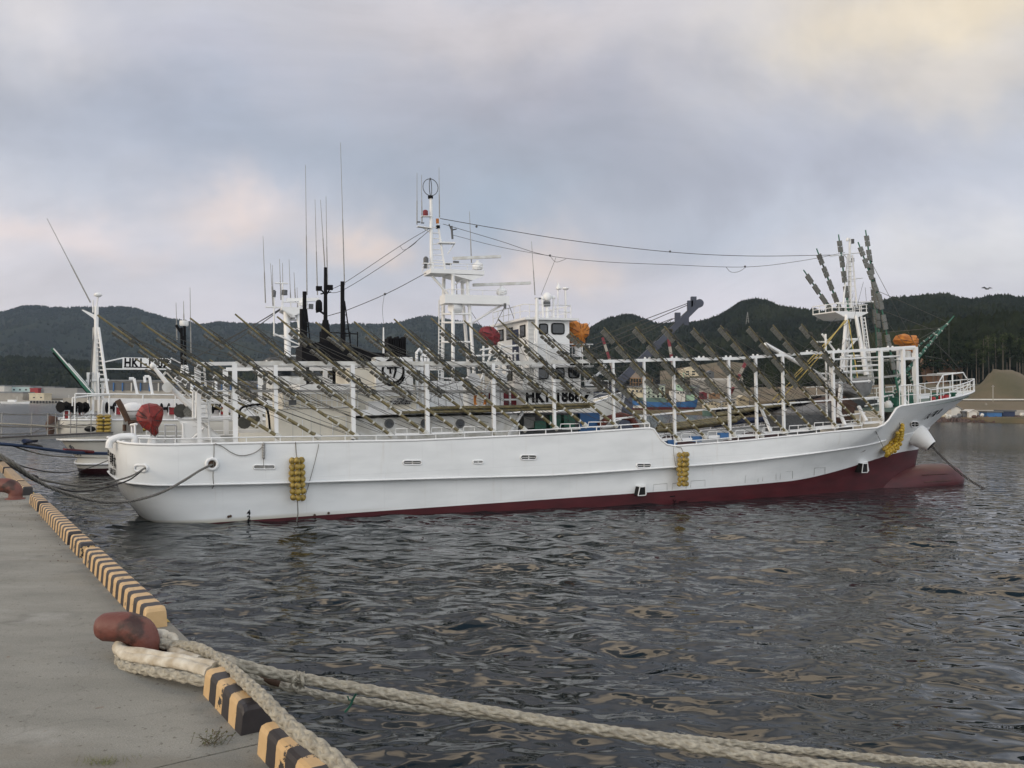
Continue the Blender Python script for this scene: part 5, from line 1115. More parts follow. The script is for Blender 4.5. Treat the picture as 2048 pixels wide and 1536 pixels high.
# rope eyes in white canvas sleeves round the stem
def eye(name, pts, r, m_, label):
    q = MB(); pp = crv(pts, 7); rn = random.Random(len(pts)); q.tube(pp, [r*(1+.06*sin(i*.9)+rn.uniform(-.03, .03)) for i in range(len(pp))], 12); return tag(q.build(name, m_, None, org=pp[0]), label, 'rope')
x0, y0 = BP.x+.02, BP.y
eye('sleeved_rope_eye', [PW(430, 1335, y0-.55), PW(370, 1322, y0-.45), PW(300, 1310, y0-.3), PW(240, 1300, y0-.10), V((x0-.14, y0-.02, QZ+.10)), V((x0-.10, y0+.12, QZ+.10)), V((x0+.05, y0+.15, QZ+.10)), PW(330, 1285, y0+.12), PW(375, 1305, y0-.0), PW(420, 1318, y0-.2), PW(462, 1326, y0-.35)], .036, 'canvas', 'rope eye in a dirty white canvas sleeve, upper loop round the near bollard')
eye('sleeved_rope_eye', [PW(418, 1345, y0-.62), PW(370, 1330, y0-.52), PW(310, 1322, y0-.38), PW(252, 1310, y0-.18), V((x0-.14, y0+.0, QZ+.06)), V((x0-.04, y0+.18, QZ+.07)), V((x0+.12, y0+.14, QZ+.08)), PW(345, 1300, y0+.05), PW(400, 1322, y0-.25)], .034, 'canvas', 'rope eye in a cream canvas sleeve, lower loop round the near bollard')
laid(crv([V((x0+.12, y0+.10, QZ+.03)), V((x0-.02, y0+.16, QZ+.03)), V((x0-.15, y0+.02, QZ+.03)), PW(243, 1328, y0-.20), PW(290, 1340, y0-.40), PW(345, 1350, y0-.55), PW(405, 1362, y0-.65), PW(440, 1364, y0-.62)], 6), .032, 'rope', 'bollard_rope', 'frayed pale rope lying on the concrete at the foot of the near bollard', 'rope', braid=True)
laid(crv([PW(300, 1285, y0+.05), PW(345, 1290, y0+.05), PW(384, 1293, y0-.05), PW(412, 1303, y0-.2), PW(440, 1322, y0-.45), PW(470, 1345, y0-.8), PW(500, 1372, y0-1.1), PW(530, 1400, y0-1.4), PW(560, 1432, y0-1.65), PW(600, 1468, y0-1.9), PW(645, 1500, y0-2.1), PW(700, 1545, y0-2.3), PW(740, 1580, y0-2.4)], 6), .034, 'rope', 'mooring_rope', 'thick pale rope crossing the striped kerb and running down towards the viewer', braid=True)
laid(crv([PW(430, 1312, y0-.2), PW(455, 1322, y0-.15), PW(520, 1340, y0-.1), PW(585, 1354, y0), PW(711, 1376, y0-.05), PW(896, 1409, y0-.1), PW(1100, 1444, y0-.2), PW(1285, 1474, y0-.25), PW(1424, 1500, y0-.3), PW(1563, 1521, y0-.35), PW(1679, 1536, y0-.4), PW(1900, 1572, y0-.5), PW(2150, 1615, y0-.6)], 6), .037, 'rope', 'mooring_rope', 'thickest pale rope running right across the foreground over the water', braid=True)
laid(crv([PW(440, 1325, y0+.1), PW(466, 1336, y0+.12), PW(525, 1361, y0+.2), PW(600, 1380, y0+.3), PW(674, 1396, y0+.35), PW(760, 1407, y0+.35), PW(900, 1424, y0+.35), PW(1100, 1445, y0+.35), PW(1299, 1469, y0+.3), PW(1424, 1483, y0+.3), PW(1609, 1502, y0+.3), PW(1794, 1520, y0+.3), PW(1980, 1533, y0+.3), PW(2150, 1544, y0+.3)], 6), .028, 'rope', 'mooring_rope', 'thinner pale foreground rope, just behind and above the thickest one', braid=True)
q = MB(); q.tube([PW(500, 1350, y0+.2), PW(560, 1366, y0+.22)], .03, 8); tag(q.build('rope_guard', 'rust', None), 'dark chafing sleeve on the rope beyond the kerb', 'rope guard')
kn_ = MB(); kp = PW(598, 1362, y0-.02)
for k in range(40):
    a = V((random.gauss(0, 1), random.gauss(0, 1), random.gauss(0, 1))).normalized(); kn_.tube([kp+a*.03, kp+a*.055+V((random.uniform(-.02, .02), 0, random.uniform(-.02, .02)))], .004, 4)
kn_.tube([kp+V((.035*cos(t_), .04*sin(t_*1.7), .042*sin(t_))) for t_ in [k*.5 for k in range(26)]], .012, 6)
tag(kn_.build('rope_knot', 'rope', None), 'frayed knot tied round the pale rope over the water', 'knot')
q = MB(); q.tube(crv([PW(1405/2+10, 1387, y0), PW(706, 1398, y0), PW(700, 1412, y0), PW(690, 1424, y0)], 3), .008, 5); q.tube([PW(704, 1400, y0), PW(698, 1400, y0), PW(695, 1392, y0)], .006, 5); tag(q.build('green_twine', 'green', None), 'scrap of green twine hanging from the foreground rope', 'twine')
# lines from the vessel's stern to the quay
def mline(pts, r, m_, label, n=6, strands=3):
    return laid(crv(pts, n), r, m_, 'mooring_line', label, 'mooring line', strands, 6, None, 5)
W = lambda px, py, t: A.m @ S(px, py, t)
fr_a = A.m @ on_side(422, 929); fr_b = A.m @ on_side(290, 936)
e1 = PG(20, 915, QZ+.05); 
mline([fr_a+A.x*.05, P(400, 941, fr_a.y-1.0), P(370, 960, fr_a.y-2.5), P(330, 982, fr_a.y-4.2), P(290, 996, fr_a.y-5.8), P(245, 1004, fr_a.y-7.2), P(200, 1003, fr_a.y-8.2), P(150, 992, fr_a.y-9.2), P(100, 975, fr_a.y-10.2), P(60, 952, fr_a.y-11), P(28, 928, fr_a.y-11.5), P(-30, 890, fr_a.y-12)], .045, 'ropeg', 'thickest grey line sagging from the round fairlead to the quay')
mline([fr_b, P(265, 951, fr_b.y-1.4), P(230, 962, fr_b.y-3.2), P(190, 970, fr_b.y-5), P(150, 971, fr_b.y-6.5), P(110, 965, fr_b.y-8), P(70, 955, fr_b.y-9), P(30, 933, fr_b.y-10), P(-30, 905, fr_b.y-11)], .032, 'ropeg', 'grey line from the oblong stern fairlead to the quay, upper of the pair')
mline([fr_b, P(262, 958, fr_b.y-1.4), P(230, 970, fr_b.y-3.2), P(190, 980, fr_b.y-5), P(150, 983, fr_b.y-6.5), P(110, 975, fr_b.y-8), P(70, 962, fr_b.y-9), P(30, 938, fr_b.y-10), P(-30, 908, fr_b.y-11)], .026, 'roped', 'dark thin line from the oblong stern fairlead to the quay, lower of the pair')
q = MB(); pp = crv([P(20, 922, 22), P(35, 936, 22), P(48, 945, 21.5), P(60, 952, 21.3), P(72, 956, 21)], 5); q.tube(pp, [.05+.03*sin(i*1.7) for i in range(len(pp))], 8); tag(q.build('rope_chafe_wrap', 'roped', None), 'shaggy dark wrapping on the mooring lines at the quay edge', 'rope wrapping')

# ------------------------------------------------------------------ quay
k1 = PG(66, 1015, QZ); k2 = PG(539, 1536, QZ); kd = (k2-k1); kd.z = 0; kd.normalize(); kn2_ = V((-kd.y, kd.x, 0))
if kn2_.x < 0: kn2_ = -kn2_            # unit vector across the edge towards the water
def onk(px, py): p = PG(px, py, QZ); return (p-k1).dot(kd)
EDGE = .205
def qp(s, o, z): p = k1+kd*s+kn2_*o; return V((p.x, p.y, z))
mq = bpy.data.materials.new('quay_concrete'); mq.use_nodes = True
def quay_mat():
    t = mq.node_tree; b = t.nodes['Principled BSDF']; Lk = t.links; co = t.nodes.new('ShaderNodeTexCoord')
    def nz(s, d, r=.55, sc3=None):
        n = t.nodes.new('ShaderNodeTexNoise'); n.inputs['Scale'].default_value = s; n.inputs['Detail'].default_value = d; n.inputs['Roughness'].default_value = r
        if sc3: mp = t.nodes.new('ShaderNodeMapping'); mp.inputs['Scale'].default_value = sc3; mp.inputs['Rotation'].default_value = (0, 0, .3); Lk.new(co.outputs['Object'], mp.inputs[0]); Lk.new(mp.outputs[0], n.inputs['Vector'])
        else: Lk.new(co.outputs['Object'], n.inputs['Vector'])
        return n.outputs[0]
    def rmp(f, a, b_, pa, pb):
        r = t.nodes.new('ShaderNodeValToRGB'); r.color_ramp.elements[0].color = (*a, 1); r.color_ramp.elements[1].color = (*b_, 1); r.color_ramp.elements[0].position = pa; r.color_ramp.elements[1].position = pb; Lk.new(f, r.inputs[0]); return r.outputs[0]
    def mx(f, a, b_, bt='MIX'):
        m = t.nodes.new('ShaderNodeMix'); m.data_type = 'RGBA'; m.blend_type = bt
        if isinstance(f, float): m.inputs[0].default_value = f
        else: Lk.new(f, m.inputs[0])
        for i, x in ((6, a), (7, b_)):
            if isinstance(x, tuple): m.inputs[i].default_value = (*x, 1)
            else: Lk.new(x, m.inputs[i])
        return m.outputs[2]
    c1 = rmp(nz(.9, 8, .65, (1, 2.4, 1)), (.190, .187, .165), (.290, .284, .252), .32, .68)
    c2 = mx(rmp(nz(26, 3), (0, 0, 0), (1, 1, 1), .62, .70), c1, (.13, .12, .10))
    c3 = mx(rmp(nz(90, 2), (.85, .85, .85), (1.1, 1.1, 1.1), .3, .7), c2, c2)
    m = t.nodes.new('ShaderNodeMix'); m.data_type = 'RGBA'; m.blend_type = 'MULTIPLY'; m.inputs[0].default_value = .7; Lk.new(c2, m.inputs[6]); Lk.new(rmp(nz(140, 2), (.7, .7, .7), (1.15, 1.15, 1.15), .35, .65), m.inputs[7])
    dk = mx(rmp(nz(2.2, 6, .6), (0, 0, 0), (.75, .75, .75), .60, .74), m.outputs[2], (.115, .11, .095))
    pt = mx(rmp(nz(1.3, 4, .6, (1, 1.5, 1)), (0, 0, 0), (.5, .5, .5), .60, .72), dk, (.36, .355, .33))
    vo = t.nodes.new('ShaderNodeTexVoronoi'); vo.feature = 'DISTANCE_TO_EDGE'; vo.inputs['Scale'].default_value = .42
    dn_ = t.nodes.new('ShaderNodeTexNoise'); dn_.inputs['Scale'].default_value = 3; dn_.inputs['Detail'].default_value = 5; Lk.new(co.outputs['Object'], dn_.inputs['Vector'])
    va = t.nodes.new('ShaderNodeVectorMath'); va.operation = 'SCALE'; va.inputs['Scale'].default_value = .35; Lk.new(dn_.outputs['Color'], va.inputs[0]); vb_ = t.nodes.new('ShaderNodeVectorMath'); vb_.operation = 'ADD'; Lk.new(co.outputs['Object'], vb_.inputs[0]); Lk.new(va.outputs[0], vb_.inputs[1]); Lk.new(vb_.outputs[0], vo.inputs['Vector'])
    pt = mx(rmp(vo.outputs['Distance'], (.22, .22, .22), (0, 0, 0), .0008, .003), pt, (.075, .07, .06))
    pt = mx(rmp(nz(.8, 3, .5, (.6, 2.5, 1)), (0, 0, 0), (.55, .55, .55), .56, .66), pt, (.165, .150, .120))
    rs = mx(rmp(nz(6, 3, .6), (0, 0, 0), (.6, .6, .6), .70, .76), pt, (.16, .085, .045)); pt = rs
    Lk.new(pt, b.inputs['Base Color']); b.inputs['Roughness'].default_value = .9
    bp = t.nodes.new('ShaderNodeBump'); bp.inputs['Strength'].default_value = .6; bp.inputs['Distance'].default_value = .006; Lk.new(nz(60, 5), bp.inputs['Height']); Lk.new(bp.outputs[0], b.inputs['Normal'])
quay_mat(); M['quay'] = mq
q = MB(); s0, s1 = -60, 8
def slab(sa, sb):
    q.add([qp(sa, EDGE, QZ), qp(sb, EDGE, QZ), qp(sb, -60, QZ), qp(sa, -60, QZ), qp(sa, EDGE, -3), qp(sb, EDGE, -3)], [(0, 1, 2, 3), (0, 4, 5, 1)])
    q.add([qp(sa, EDGE, QZ), qp(sa, -60, QZ), qp(sa, -60, QZ-.02), qp(sa, EDGE, QZ-.02), qp(sb, EDGE, QZ), qp(sb, -60, QZ), qp(sb, -60, QZ-.02), qp(sb, EDGE, QZ-.02)], [(0, 1, 2, 3), (4, 7, 6, 5)])
js = onk(512, 1489); jj = [-60]; x = js
joints = sorted([js-10*k for k in range(0, 6)]); prev = -60
for j in joints: slab(prev, j-.006); prev = j+.006
slab(prev, max(8, js+5)); q.build('quay', 'quay')['kind'] = 'structure'
q = MB(); q.add([qp(-60, EDGE-.001, QZ-.015), qp(8, EDGE-.001, QZ-.015), qp(8, -60, QZ-.015), qp(-60, -60, QZ-.015)], [(0, 1, 2, 3)]); o = q.build('quay_joint_filler', 'black'); o.name = 'quay_joint'; o['kind'] = 'structure'
# yellow painted edge strip
q = MB(); q.add([qp(-60, EDGE-.05, QZ+.004), qp(8, EDGE-.05, QZ+.004), qp(8, EDGE+.002, QZ+.004), qp(-60, EDGE+.002, QZ+.004), qp(8, EDGE+.004, QZ-.10), qp(-60, EDGE+.004, QZ-.10)], [(0, 1, 2, 3), (3, 2, 4, 5)])
M['ystrip'] = mat('yellow_edge_paint', (.52, .36, .08), .7, .15, 9, c2=(.30, .25, .14), f0=.40, f1=.5); o = q.build('quay_edge_marking', 'ystrip'); o['kind'] = 'structure'
# striped kerb blocks
def kerb_mat():
    m = bpy.data.materials.new('kerb_paint'); m.use_nodes = True; t = m.node_tree; b = t.nodes['Principled BSDF']; Lk = t.links
    co = t.nodes.new('ShaderNodeTexCoord'); sp = t.nodes.new('ShaderNodeSeparateXYZ'); Lk.new(co.outputs['Object'], sp.inputs[0])
    nz = t.nodes.new('ShaderNodeTexNoise'); nz.inputs['Scale'].default_value = 22; nz.inputs['Detail'].default_value = 5; Lk.new(co.outputs['Object'], nz.inputs['Vector'])
    def mt_(op, a, b_):
        n = t.nodes.new('ShaderNodeMath'); n.operation = op
        for i, x in enumerate((a, b_)):
            if isinstance(x, (int, float)): n.inputs[i].default_value = x
            else: Lk.new(x, n.inputs[i])
        return n.outputs[0]
    wob = mt_('MULTIPLY', mt_('SUBTRACT', nz.outputs[0], .5), .02); u = mt_('ADD', sp.outputs[0], wob)
    k = mt_('GREATER_THAN', mt_('FRACT', mt_('DIVIDE', u, .245), 0), .5)
    n3 = t.nodes.new('ShaderNodeTexNoise'); n3.inputs['Scale'].default_value = 5; n3.inputs['Detail'].default_value = 8; n3.inputs['Roughness'].default_value = .7; Lk.new(co.outputs['Object'], n3.inputs['Vector'])
    wear = mt_('GREATER_THAN', n3.outputs[0], .615)
    def mx(f, a, b_):
        n = t.nodes.new('ShaderNodeMix'); n.data_type = 'RGBA'; Lk.new(f, n.inputs[0])
        for i, x in ((6, a), (7, b_)):
            if isinstance(x, tuple): n.inputs[i].default_value = (*x, 1)
            else: Lk.new(x, n.inputs[i])
        return n.outputs[2]
    yel = mx(nz.outputs[0], (.50, .33, .155), (.62, .43, .225)); blk = mx(nz.outputs[0], (.018, .016, .018), (.040, .034, .036))
    base = mx(k, yel, blk); base = mx(wear, base, (.035, .03, .028)); Lk.new(base, b.inputs['Base Color']); b.inputs['Roughness'].default_value = .55
    bp = t.nodes.new('ShaderNodeBump'); bp.inputs['Strength'].default_value = .3; bp.inputs['Distance'].default_value = .004; Lk.new(n3.outputs[0], bp.inputs['Height']); Lk.new(bp.outputs[0], b.inputs['Normal'])
    return m
M['kerb'] = kerb_mat()
def kerb(sa, sb, off, label):
    c = qp(sa, off, QZ); L_ = sb-sa; wd, ht = .165, .15; q = MB(); prof = [(0, 0), (.008, ht*.80), (.016, ht*.95), (.034, ht), (wd-.034, ht), (wd-.016, ht*.95), (wd-.008, ht*.80), (wd, 0)]
    xs_ = [0, .012, .03]+[L_*k/6 for k in range(1, 6)]+[L_-.03, L_-.012, L_]; rws = []
    for i, x in enumerate(xs_):
        e = {0: .80, 1: .94, 2: 1}.get(min(i, len(xs_)-1-i), 1); rws.append([(x, wd/2+(y-wd/2)*(.9+.1*e), z*e) for y, z in prof])
    q.grid(rws, sm=False); q.add(rws[0], [tuple(range(7, -1, -1))]); q.add(rws[-1], [tuple(range(8))])
    o = q.build('kerb_block', 'kerb'); ang = math.atan2(kd.y, kd.x); fl = kn2_.dot(V((-sin(ang), cos(ang), 0)))
    if fl < 0:
        for v in o.data.vertices: v.co.y = -v.co.y
        o.data.flip_normals()
    o.location = c; o.rotation_euler = (0, 0, ang); tag(o, label, 'kerb', 'yellow and black striped kerb blocks along the quay edge')
sB0, sB1 = onk(400, 1390), onk(482, 1472)
kerb(onk(513, 1508), onk(513, 1508)+2.2, .0, 'striped kerb block cut by the bottom of the picture, nearest the viewer'); kerb(sB0, sB1, 0, 'short striped kerb block crossed by the pale rope just past the near bollard')
kerb(onk(168, 1124), onk(296, 1258), .0, 'long striped kerb block ending beside the near bollard'); kerb(onk(143, 1095), onk(161, 1116), .0, 'short striped kerb block, four stripes long, in the middle of the row')
kerb(onk(82, 1027), onk(139, 1090), .0, 'striped kerb block between the gap at the far bollard and the four-stripe block'); kerb(onk(66, 1006), onk(79, 1023), .0, 'very short striped kerb block just past the far bollard')
kerb(onk(43, 978), onk(52, 991), .0, 'small striped kerb block beside the far bollard'); kerb(onk(16, 950), onk(39, 976), .0, 'striped kerb block beyond the far bollard'); kerb(onk(-25, 905), onk(13, 947), .0, 'farthest striped kerb block, cut by the left edge')
q = MB(); r_ = random.Random(77)
for k in range(420):
    c = qp(r_.uniform(-14, 5), -abs(r_.gauss(0, .25)) if k % 3 else r_.uniform(-4, 0), QZ); s_ = r_.uniform(.0015, .006); q.ball((c.x, c.y, QZ+s_*.4), s_, 5, 4, .3, False)
tag(q.build('grit', 'brown'), 'loose grit and small stones lying on the quay concrete', 'grit', kind='stuff')
# weeds at the joint
def weed(px, py, n, h, m_, label, spread, leaf):
    c = PG(px, py, QZ); r_ = random.Random(px); q = MB()
    for k in range(n):
        b = V((r_.gauss(0, spread), r_.gauss(0, spread*.35), 0)); tp = b+V((r_.gauss(0, h*.5), r_.gauss(0, h*.5), h*r_.uniform(.4, 1.1)))
        s_ = V((r_.uniform(-1, 1), r_.uniform(-1, 1), 0)).normalized()*leaf
        if leaf > .004:
            for u in (.4, .65, .9, 1):
                m0 = b.lerp(tp, u); e = V((r_.gauss(0, 1), r_.gauss(0, 1), r_.gauss(0, .6))).normalized()*leaf*2.4; q.add([m0, m0+e*.5+s_, m0+e, m0+e*.5-s_], [(0, 1, 2, 3)])
            q.tube([b, tp], .0012, 3)
        else: q.add([b-s_*.4, b+s_*.4, b.lerp(tp, .6)+s_*.3, tp], [(0, 1, 2, 3)])
    o = q.build('weed', m_); o.location = c; return tag(o, label, 'weed')
M['leafw'] = mat('weed_leaf', (.10, .115, .045), .8, .2, 60, c2=(.07, .04, .025)); M['grassw'] = mat('grass_blade', (.16, .19, .06), .8, .2, 60, c2=(.12, .11, .05))
weed(421, 1489, 26, .06, 'leafw', 'dark leafy weed growing from the joint near the kerb', .035, .006); weed(204, 1527, 150, .035, 'grassw', 'tuft of short grass in the joint at the bottom of the picture', .055, .002); weed(270, 1516, 6, .03, 'grassw', 'few thin grass blades in the joint right of the grass tuft', .02, .002)
# ------------------------------------------------------------------ second vessel beyond the first
B = Frame(68, 0, 59.6, -7.0); SB = B.S
vb = empty('fishing_vessel', cat='fishing vessel', mw=B.m)
vb['label'] = 'white vessel moored farther out, its long number board showing behind the near stern'
def pb(mb, name, m, parent=vb): return mb.build(name, m, parent)
TB = -3.4
bx0 = SB(112, 870, 0).x; print('B stern', bx0)
zbt = SB(200, 840, TB).z; zbk = SB(200, 880, TB).z
nomB = [(0, 0), (.1, -1.2), (.25, -2.2), (.6, -2.9), (1.3, -3.3), (2.2, -3.4)]+[(x, -3.4) for x in range(4, 30, 3)]+[(31, -3.2), (34, -2.6), (37, -1.7), (39, -.9), (41, 0)]
def rB(z, sc, ds, rise=0, b1=41): return [(bx0+ds*max(0, 1-x/4)+x*(b1/41), t*sc, z+rise*max(0, (x-26)/15)**2) for x, t in nomB]
rws = [rB(zbt, 1, 0, 2.2), rB(zbk, 1, .1, 1.2), rB(zbk-.06, .97, .3, 1.2), rB(zbk*.55, .9, 1.0, .6, 39.5), rB(.9, .86, 1.3, 0, 38.5), rB(.55, .90, 1.2, 0, 38), rB(0, .88, 1.4, 0, 37.8), rB(-1.5, .7, 5.5, 0, 37)]
rws = [r+mir(r)[1:] for r in rws]
q = MB(); q.grid(rws[:3]); q.grid(rws[2:6]); q.grid(rws[5:]); 
def hullB():
    m = bpy.data.materials.new('far_hull_paint'); m.use_nodes = True; t = m.node_tree; b = t.nodes['Principled BSDF']; co = t.nodes.new('ShaderNodeTexCoord'); sp = t.nodes.new('ShaderNodeSeparateXYZ'); t.links.new(co.outputs['Object'], sp.inputs[0])
    g = t.nodes.new('ShaderNodeMath'); g.operation = 'GREATER_THAN'; g.inputs[1].default_value = .34; t.links.new(sp.outputs[2], g.inputs[0]); n = t.nodes.new('ShaderNodeTexNoise'); n.inputs['Scale'].default_value = 1; t.links.new(co.outputs['Object'], n.inputs['Vector'])
    r = t.nodes.new('ShaderNodeValToRGB'); r.color_ramp.elements[0].color = (.60, .58, .52, 1); r.color_ramp.elements[1].color = (.72, .71, .66, 1); t.links.new(n.outputs[0], r.inputs[0])
    x = t.nodes.new('ShaderNodeMix'); x.data_type = 'RGBA'; t.links.new(g.outputs[0], x.inputs[0]); x.inputs[6].default_value = (.030, .006, .009, 1); t.links.new(r.outputs[0], x.inputs[7]); t.links.new(x.outputs[2], b.inputs['Base Color']); b.inputs['Roughness'].default_value = .45; return m
M['hullb'] = hullB(); pb(q, 'hull', 'hullb')
q = MB(); q.tube([V(p) for p in rB(zbt, 1.005, 0, 2.2)+mir(rB(zbt, 1.005, 0, 2.2))[1:]], .06, 6); pb(q, 'cap_rail', 'white')
q = MB(); q.tube([V(p) for p in rB(zbk, 1.01, .1, 1.2)], .06, 6); q.tube([V(p) for p in rB(.62, .915, 1.15, 0, 38)], .07, 6); pb(q, 'rubbing_strake', 'white')
q = MB(); q.add([(bx0+.4, -3, zbt-.5), (bx0+36, -3, zbt-.5), (bx0+36, 3, zbt-.5), (bx0+.4, 3, zbt-.5)], [(0, 1, 2, 3)]); pb(q, 'main_deck', 'grey')
c = SB(180, 858, TB); q = MB(); q.ball((c.x, TB-.02, c.z), (.32, .06, .18), 12, 6); pb(q, 'fairlead', 'hole')
q = MB(); c = SB(122, 850, -2.6); q.tube([(bx0+.15, -2.6, zbt+.2), (bx0, -2.7, zbt-.4), (bx0+.05, -2.6, zbt-1.0)], [.25, .32, .12], 7); pb(q, 'chafed_matting', 'brown')
for k in range(4):
    q = MB(); p = SB(140+k*7, 890+k*1.5, -2.6); q.beam(p+V((0, -.25, 0)), p+V((.28, -.2, -.55)), .03, .12); pb(q, 'name_lettering', 'dgrey')
def ab(name, m, x0, x1, y0, y1, t0, t1, zb=None): return sbox(name, m, x0, x1, y0, y1, t0, t1, vb, B, zb)
zd = zbt-.5
ab('deck_house', 'white', 206, 560, 798, 840, -1.6, 2.2, zd)
ab('deck_house', 'white', 560, 760, 770, 840, -1.6, 2.2, zd)
rail('upper_rail', [(SB(150, 795, -2.6).x, -2.6, SB(300, 840, -2.6).z), (SB(480, 795, -2.6).x, -2.6, SB(300, 840, -2.6).z)], SB(300, 789, -2.6).z-SB(300, 840, -2.6).z, .05, 1.9, (), parent=vb)
for i, (px, py) in enumerate(((133, 814), (158, 815), (171, 815), (213, 815), (322, 817), (425, 817), (352, 817))):
    c = SB(px, py, -2.0); q = MB(); f = i < 3; ax = (-.6, -.8, 0) if f else (1, -.2, 0)
    q.lathe([(.34, 0), (.36, .03), (.28, .08), (.10, .10), (.10, .4), (.28, .42), (.36, .47), (.34, .50)], c, ax, 8 if f else 14, sm=False); o = pb(q, 'net_reel', 'black'); q = MB(); q.lathe([(.10, -.05), (.10, -.02)], c, ax, 8); q.build('hub', 'grey', o)
for x0, x1, yy in ((156, 163, 822), (128, 138, 830), (231, 243, 822), (337, 353, 822), (440, 456, 822)):
    ab('red_motor_box', 'red', x0, x1, yy-7, yy+7, -2.2, -1.4)
    q = MB(); X0, X1, Z0, Z1 = ext(x0, x1, yy-9, yy+9, -2.3, B); q.tube([(X0, -2.3, Z0), (X0, -2.3, Z1), (X1, -2.3, Z1), (X1, -2.3, Z0)], .05, 5); pb(q, 'motor_guard', 'white')
q = MB()
for a, b in (((150, 830), (141, 838)), ((163, 835), (185, 822)), ((186, 838), (186, 800)), ((203, 838), (206, 800)), ((172, 838), (186, 825))): q.tube([SB(*a, -2), SB(*b, -2)], .08, 6)
pb(q, 'reel_frame', 'white')
q = MB()
for y0 in (798, 840): pass
q.tube([SB(145, 796, -2.4), SB(186, 791, -2.0), SB(225, 789, -2.0)], .07, 6); q.tube([SB(145, 796, -2.4), SB(145, 812, -2.4)], .05, 5); pb(q, 'stern_awning_rail', 'white')
# masts and number board
def lb_(segs, name, m_, r, parent=vb):
    q = MB()
    for a, b in segs: q.tube([SB(*a), SB(*b)], r, 6)
    return pb(q, name, m_, parent)
mA = empty('after_mast'); mA.parent = vb; mA2 = mA
lb_([((193, 612, 0), (192, 800, 0))], 'mast_post', 'white', .14, mA); lb_([((197, 655, -.3), (216, 790, -.8))], 'mast_leg', 'white', .10, mA); lb_([((188, 655, .3), (187, 790, .5))], 'mast_leg', 'white', .08, mA)
q = MB()
for k in range(13): yy = 668+k*9; q.tube([SB(192, yy, 0), SB(interp(yy, [(655, 197), (790, 216)]), yy, -.5)], .045, 4)
pb(q, 'mast_ladder', 'white', mA)
q = MB(); q.prism([SB(*p, 0) for p in ((163, 620), (166, 619), (193, 631), (193, 648), (186, 636))], (0, .1, 0)); pb(q, 'mast_bracket', 'white', mA)
q = MB(); q.lathe([(.12, 0), (.26, .1), (.22, .22), (.05, .3)], SB(196, 594, 0)); q.tube([SB(193, 615, 0), SB(196, 594, 0)], .05, 5); q.tube([SB(186, 625, 0), SB(186, 600, 0)], .05, 5); pb(q, 'mast_aerials', 'white', mA)
lb_([((178, 830, -.5), (176, 745, -.5)), ((198, 830, -.8), (197, 745, -.8)), ((186, 745, -.3), (186, 825, -.3)), ((205, 765, -.3), (205, 800, -.3)), ((172, 762, -.5), (218, 760, -.5)), ((176, 748, -.5), (186, 746, -.5))], 'mast_base_frame', 'white', .09)
lb_([((189, 640, .2), (181, 790, -1)), ((190, 640, .2), (176, 800, -1)), ((196, 660, .2), (200, 790, -1.2))], 'mast_stay', 'dgrey', .03)
whip(94, 437, 181, 605, 0, .03, vb, B)
q = MB(); q.beam(SB(246, 737.5, 0), SB(341, 737.5, 0), .12, (SB(300, 727, 0).z-SB(300, 748, 0).z)); nbB = pb(q, 'number_board', 'white')
hB = SB(250, 718, 0).z-SB(250, 735, 0).z
q = MB(); z0 = SB(300, 738, 0).z; z1 = SB(300, 716, 0).z; nbB.data.clear_geometry(); q.box((SB(245, 727, 0).x, -.06, z0), (SB(342, 727, 0).x, .06, z1)); nbB.data.from_pydata(q.v, [], q.f); nbB.data.update()
text_mesh('HK1-1307', hB/.70, 'board_lettering', 'black', nbB, (SB(248, 734, 0).x, -.075, SB(300, 734.5, 0).z), (1, 0, 0), (0, 0, 1), .74, .030, space=1.08)
q = MB(); xb = SB(337, 727, 0).x; q.prism([(xb-.35, -.07, z0+.16), (xb-.18, -.07, z0+.16), (xb+.1, -.07, z1-.1), (xb-.05, -.07, z1-.1)], (0, -.01, 0)); q.box((SB(248, 727, 0).x, -.075, z0+.06), (SB(334, 727, 0).x, -.062, z0+.13)); q.build('board_lettering', 'black', nbB)
lb_([((209, 724, 0), (246, 716, 0)), ((212, 738, 0), (342, 738.5, 0)), ((342, 716, 0), (362, 726, 0))], 'board_frame', 'white', .05, nbB)
lb_([((363, 655, 0), (364, 740, 0)), ((369, 650, 0), (371, 740, 0)), ((352, 650, 0), (364, 668, 0)), ((364, 700, 0), (371, 690, 0)), ((364, 680, 0), (371, 670, 0))], 'black_mast', 'black', .10); lb_([((366, 730, 0), (362, 765, 0)), ((372, 730, 0), (378, 765, 0))], 'black_mast_foot', 'white', .14)
q = MB(); q.lathe([(.25, 0), (.3, .1), (.28, .35)], SB(368, 652, 0)); pb(q, 'aerial_box', 'white')
for a in ((352, 605, 354, 680), (367, 602, 368, 650), (380, 575, 382, 720)): whip(*a, 0, .03, vb, B)
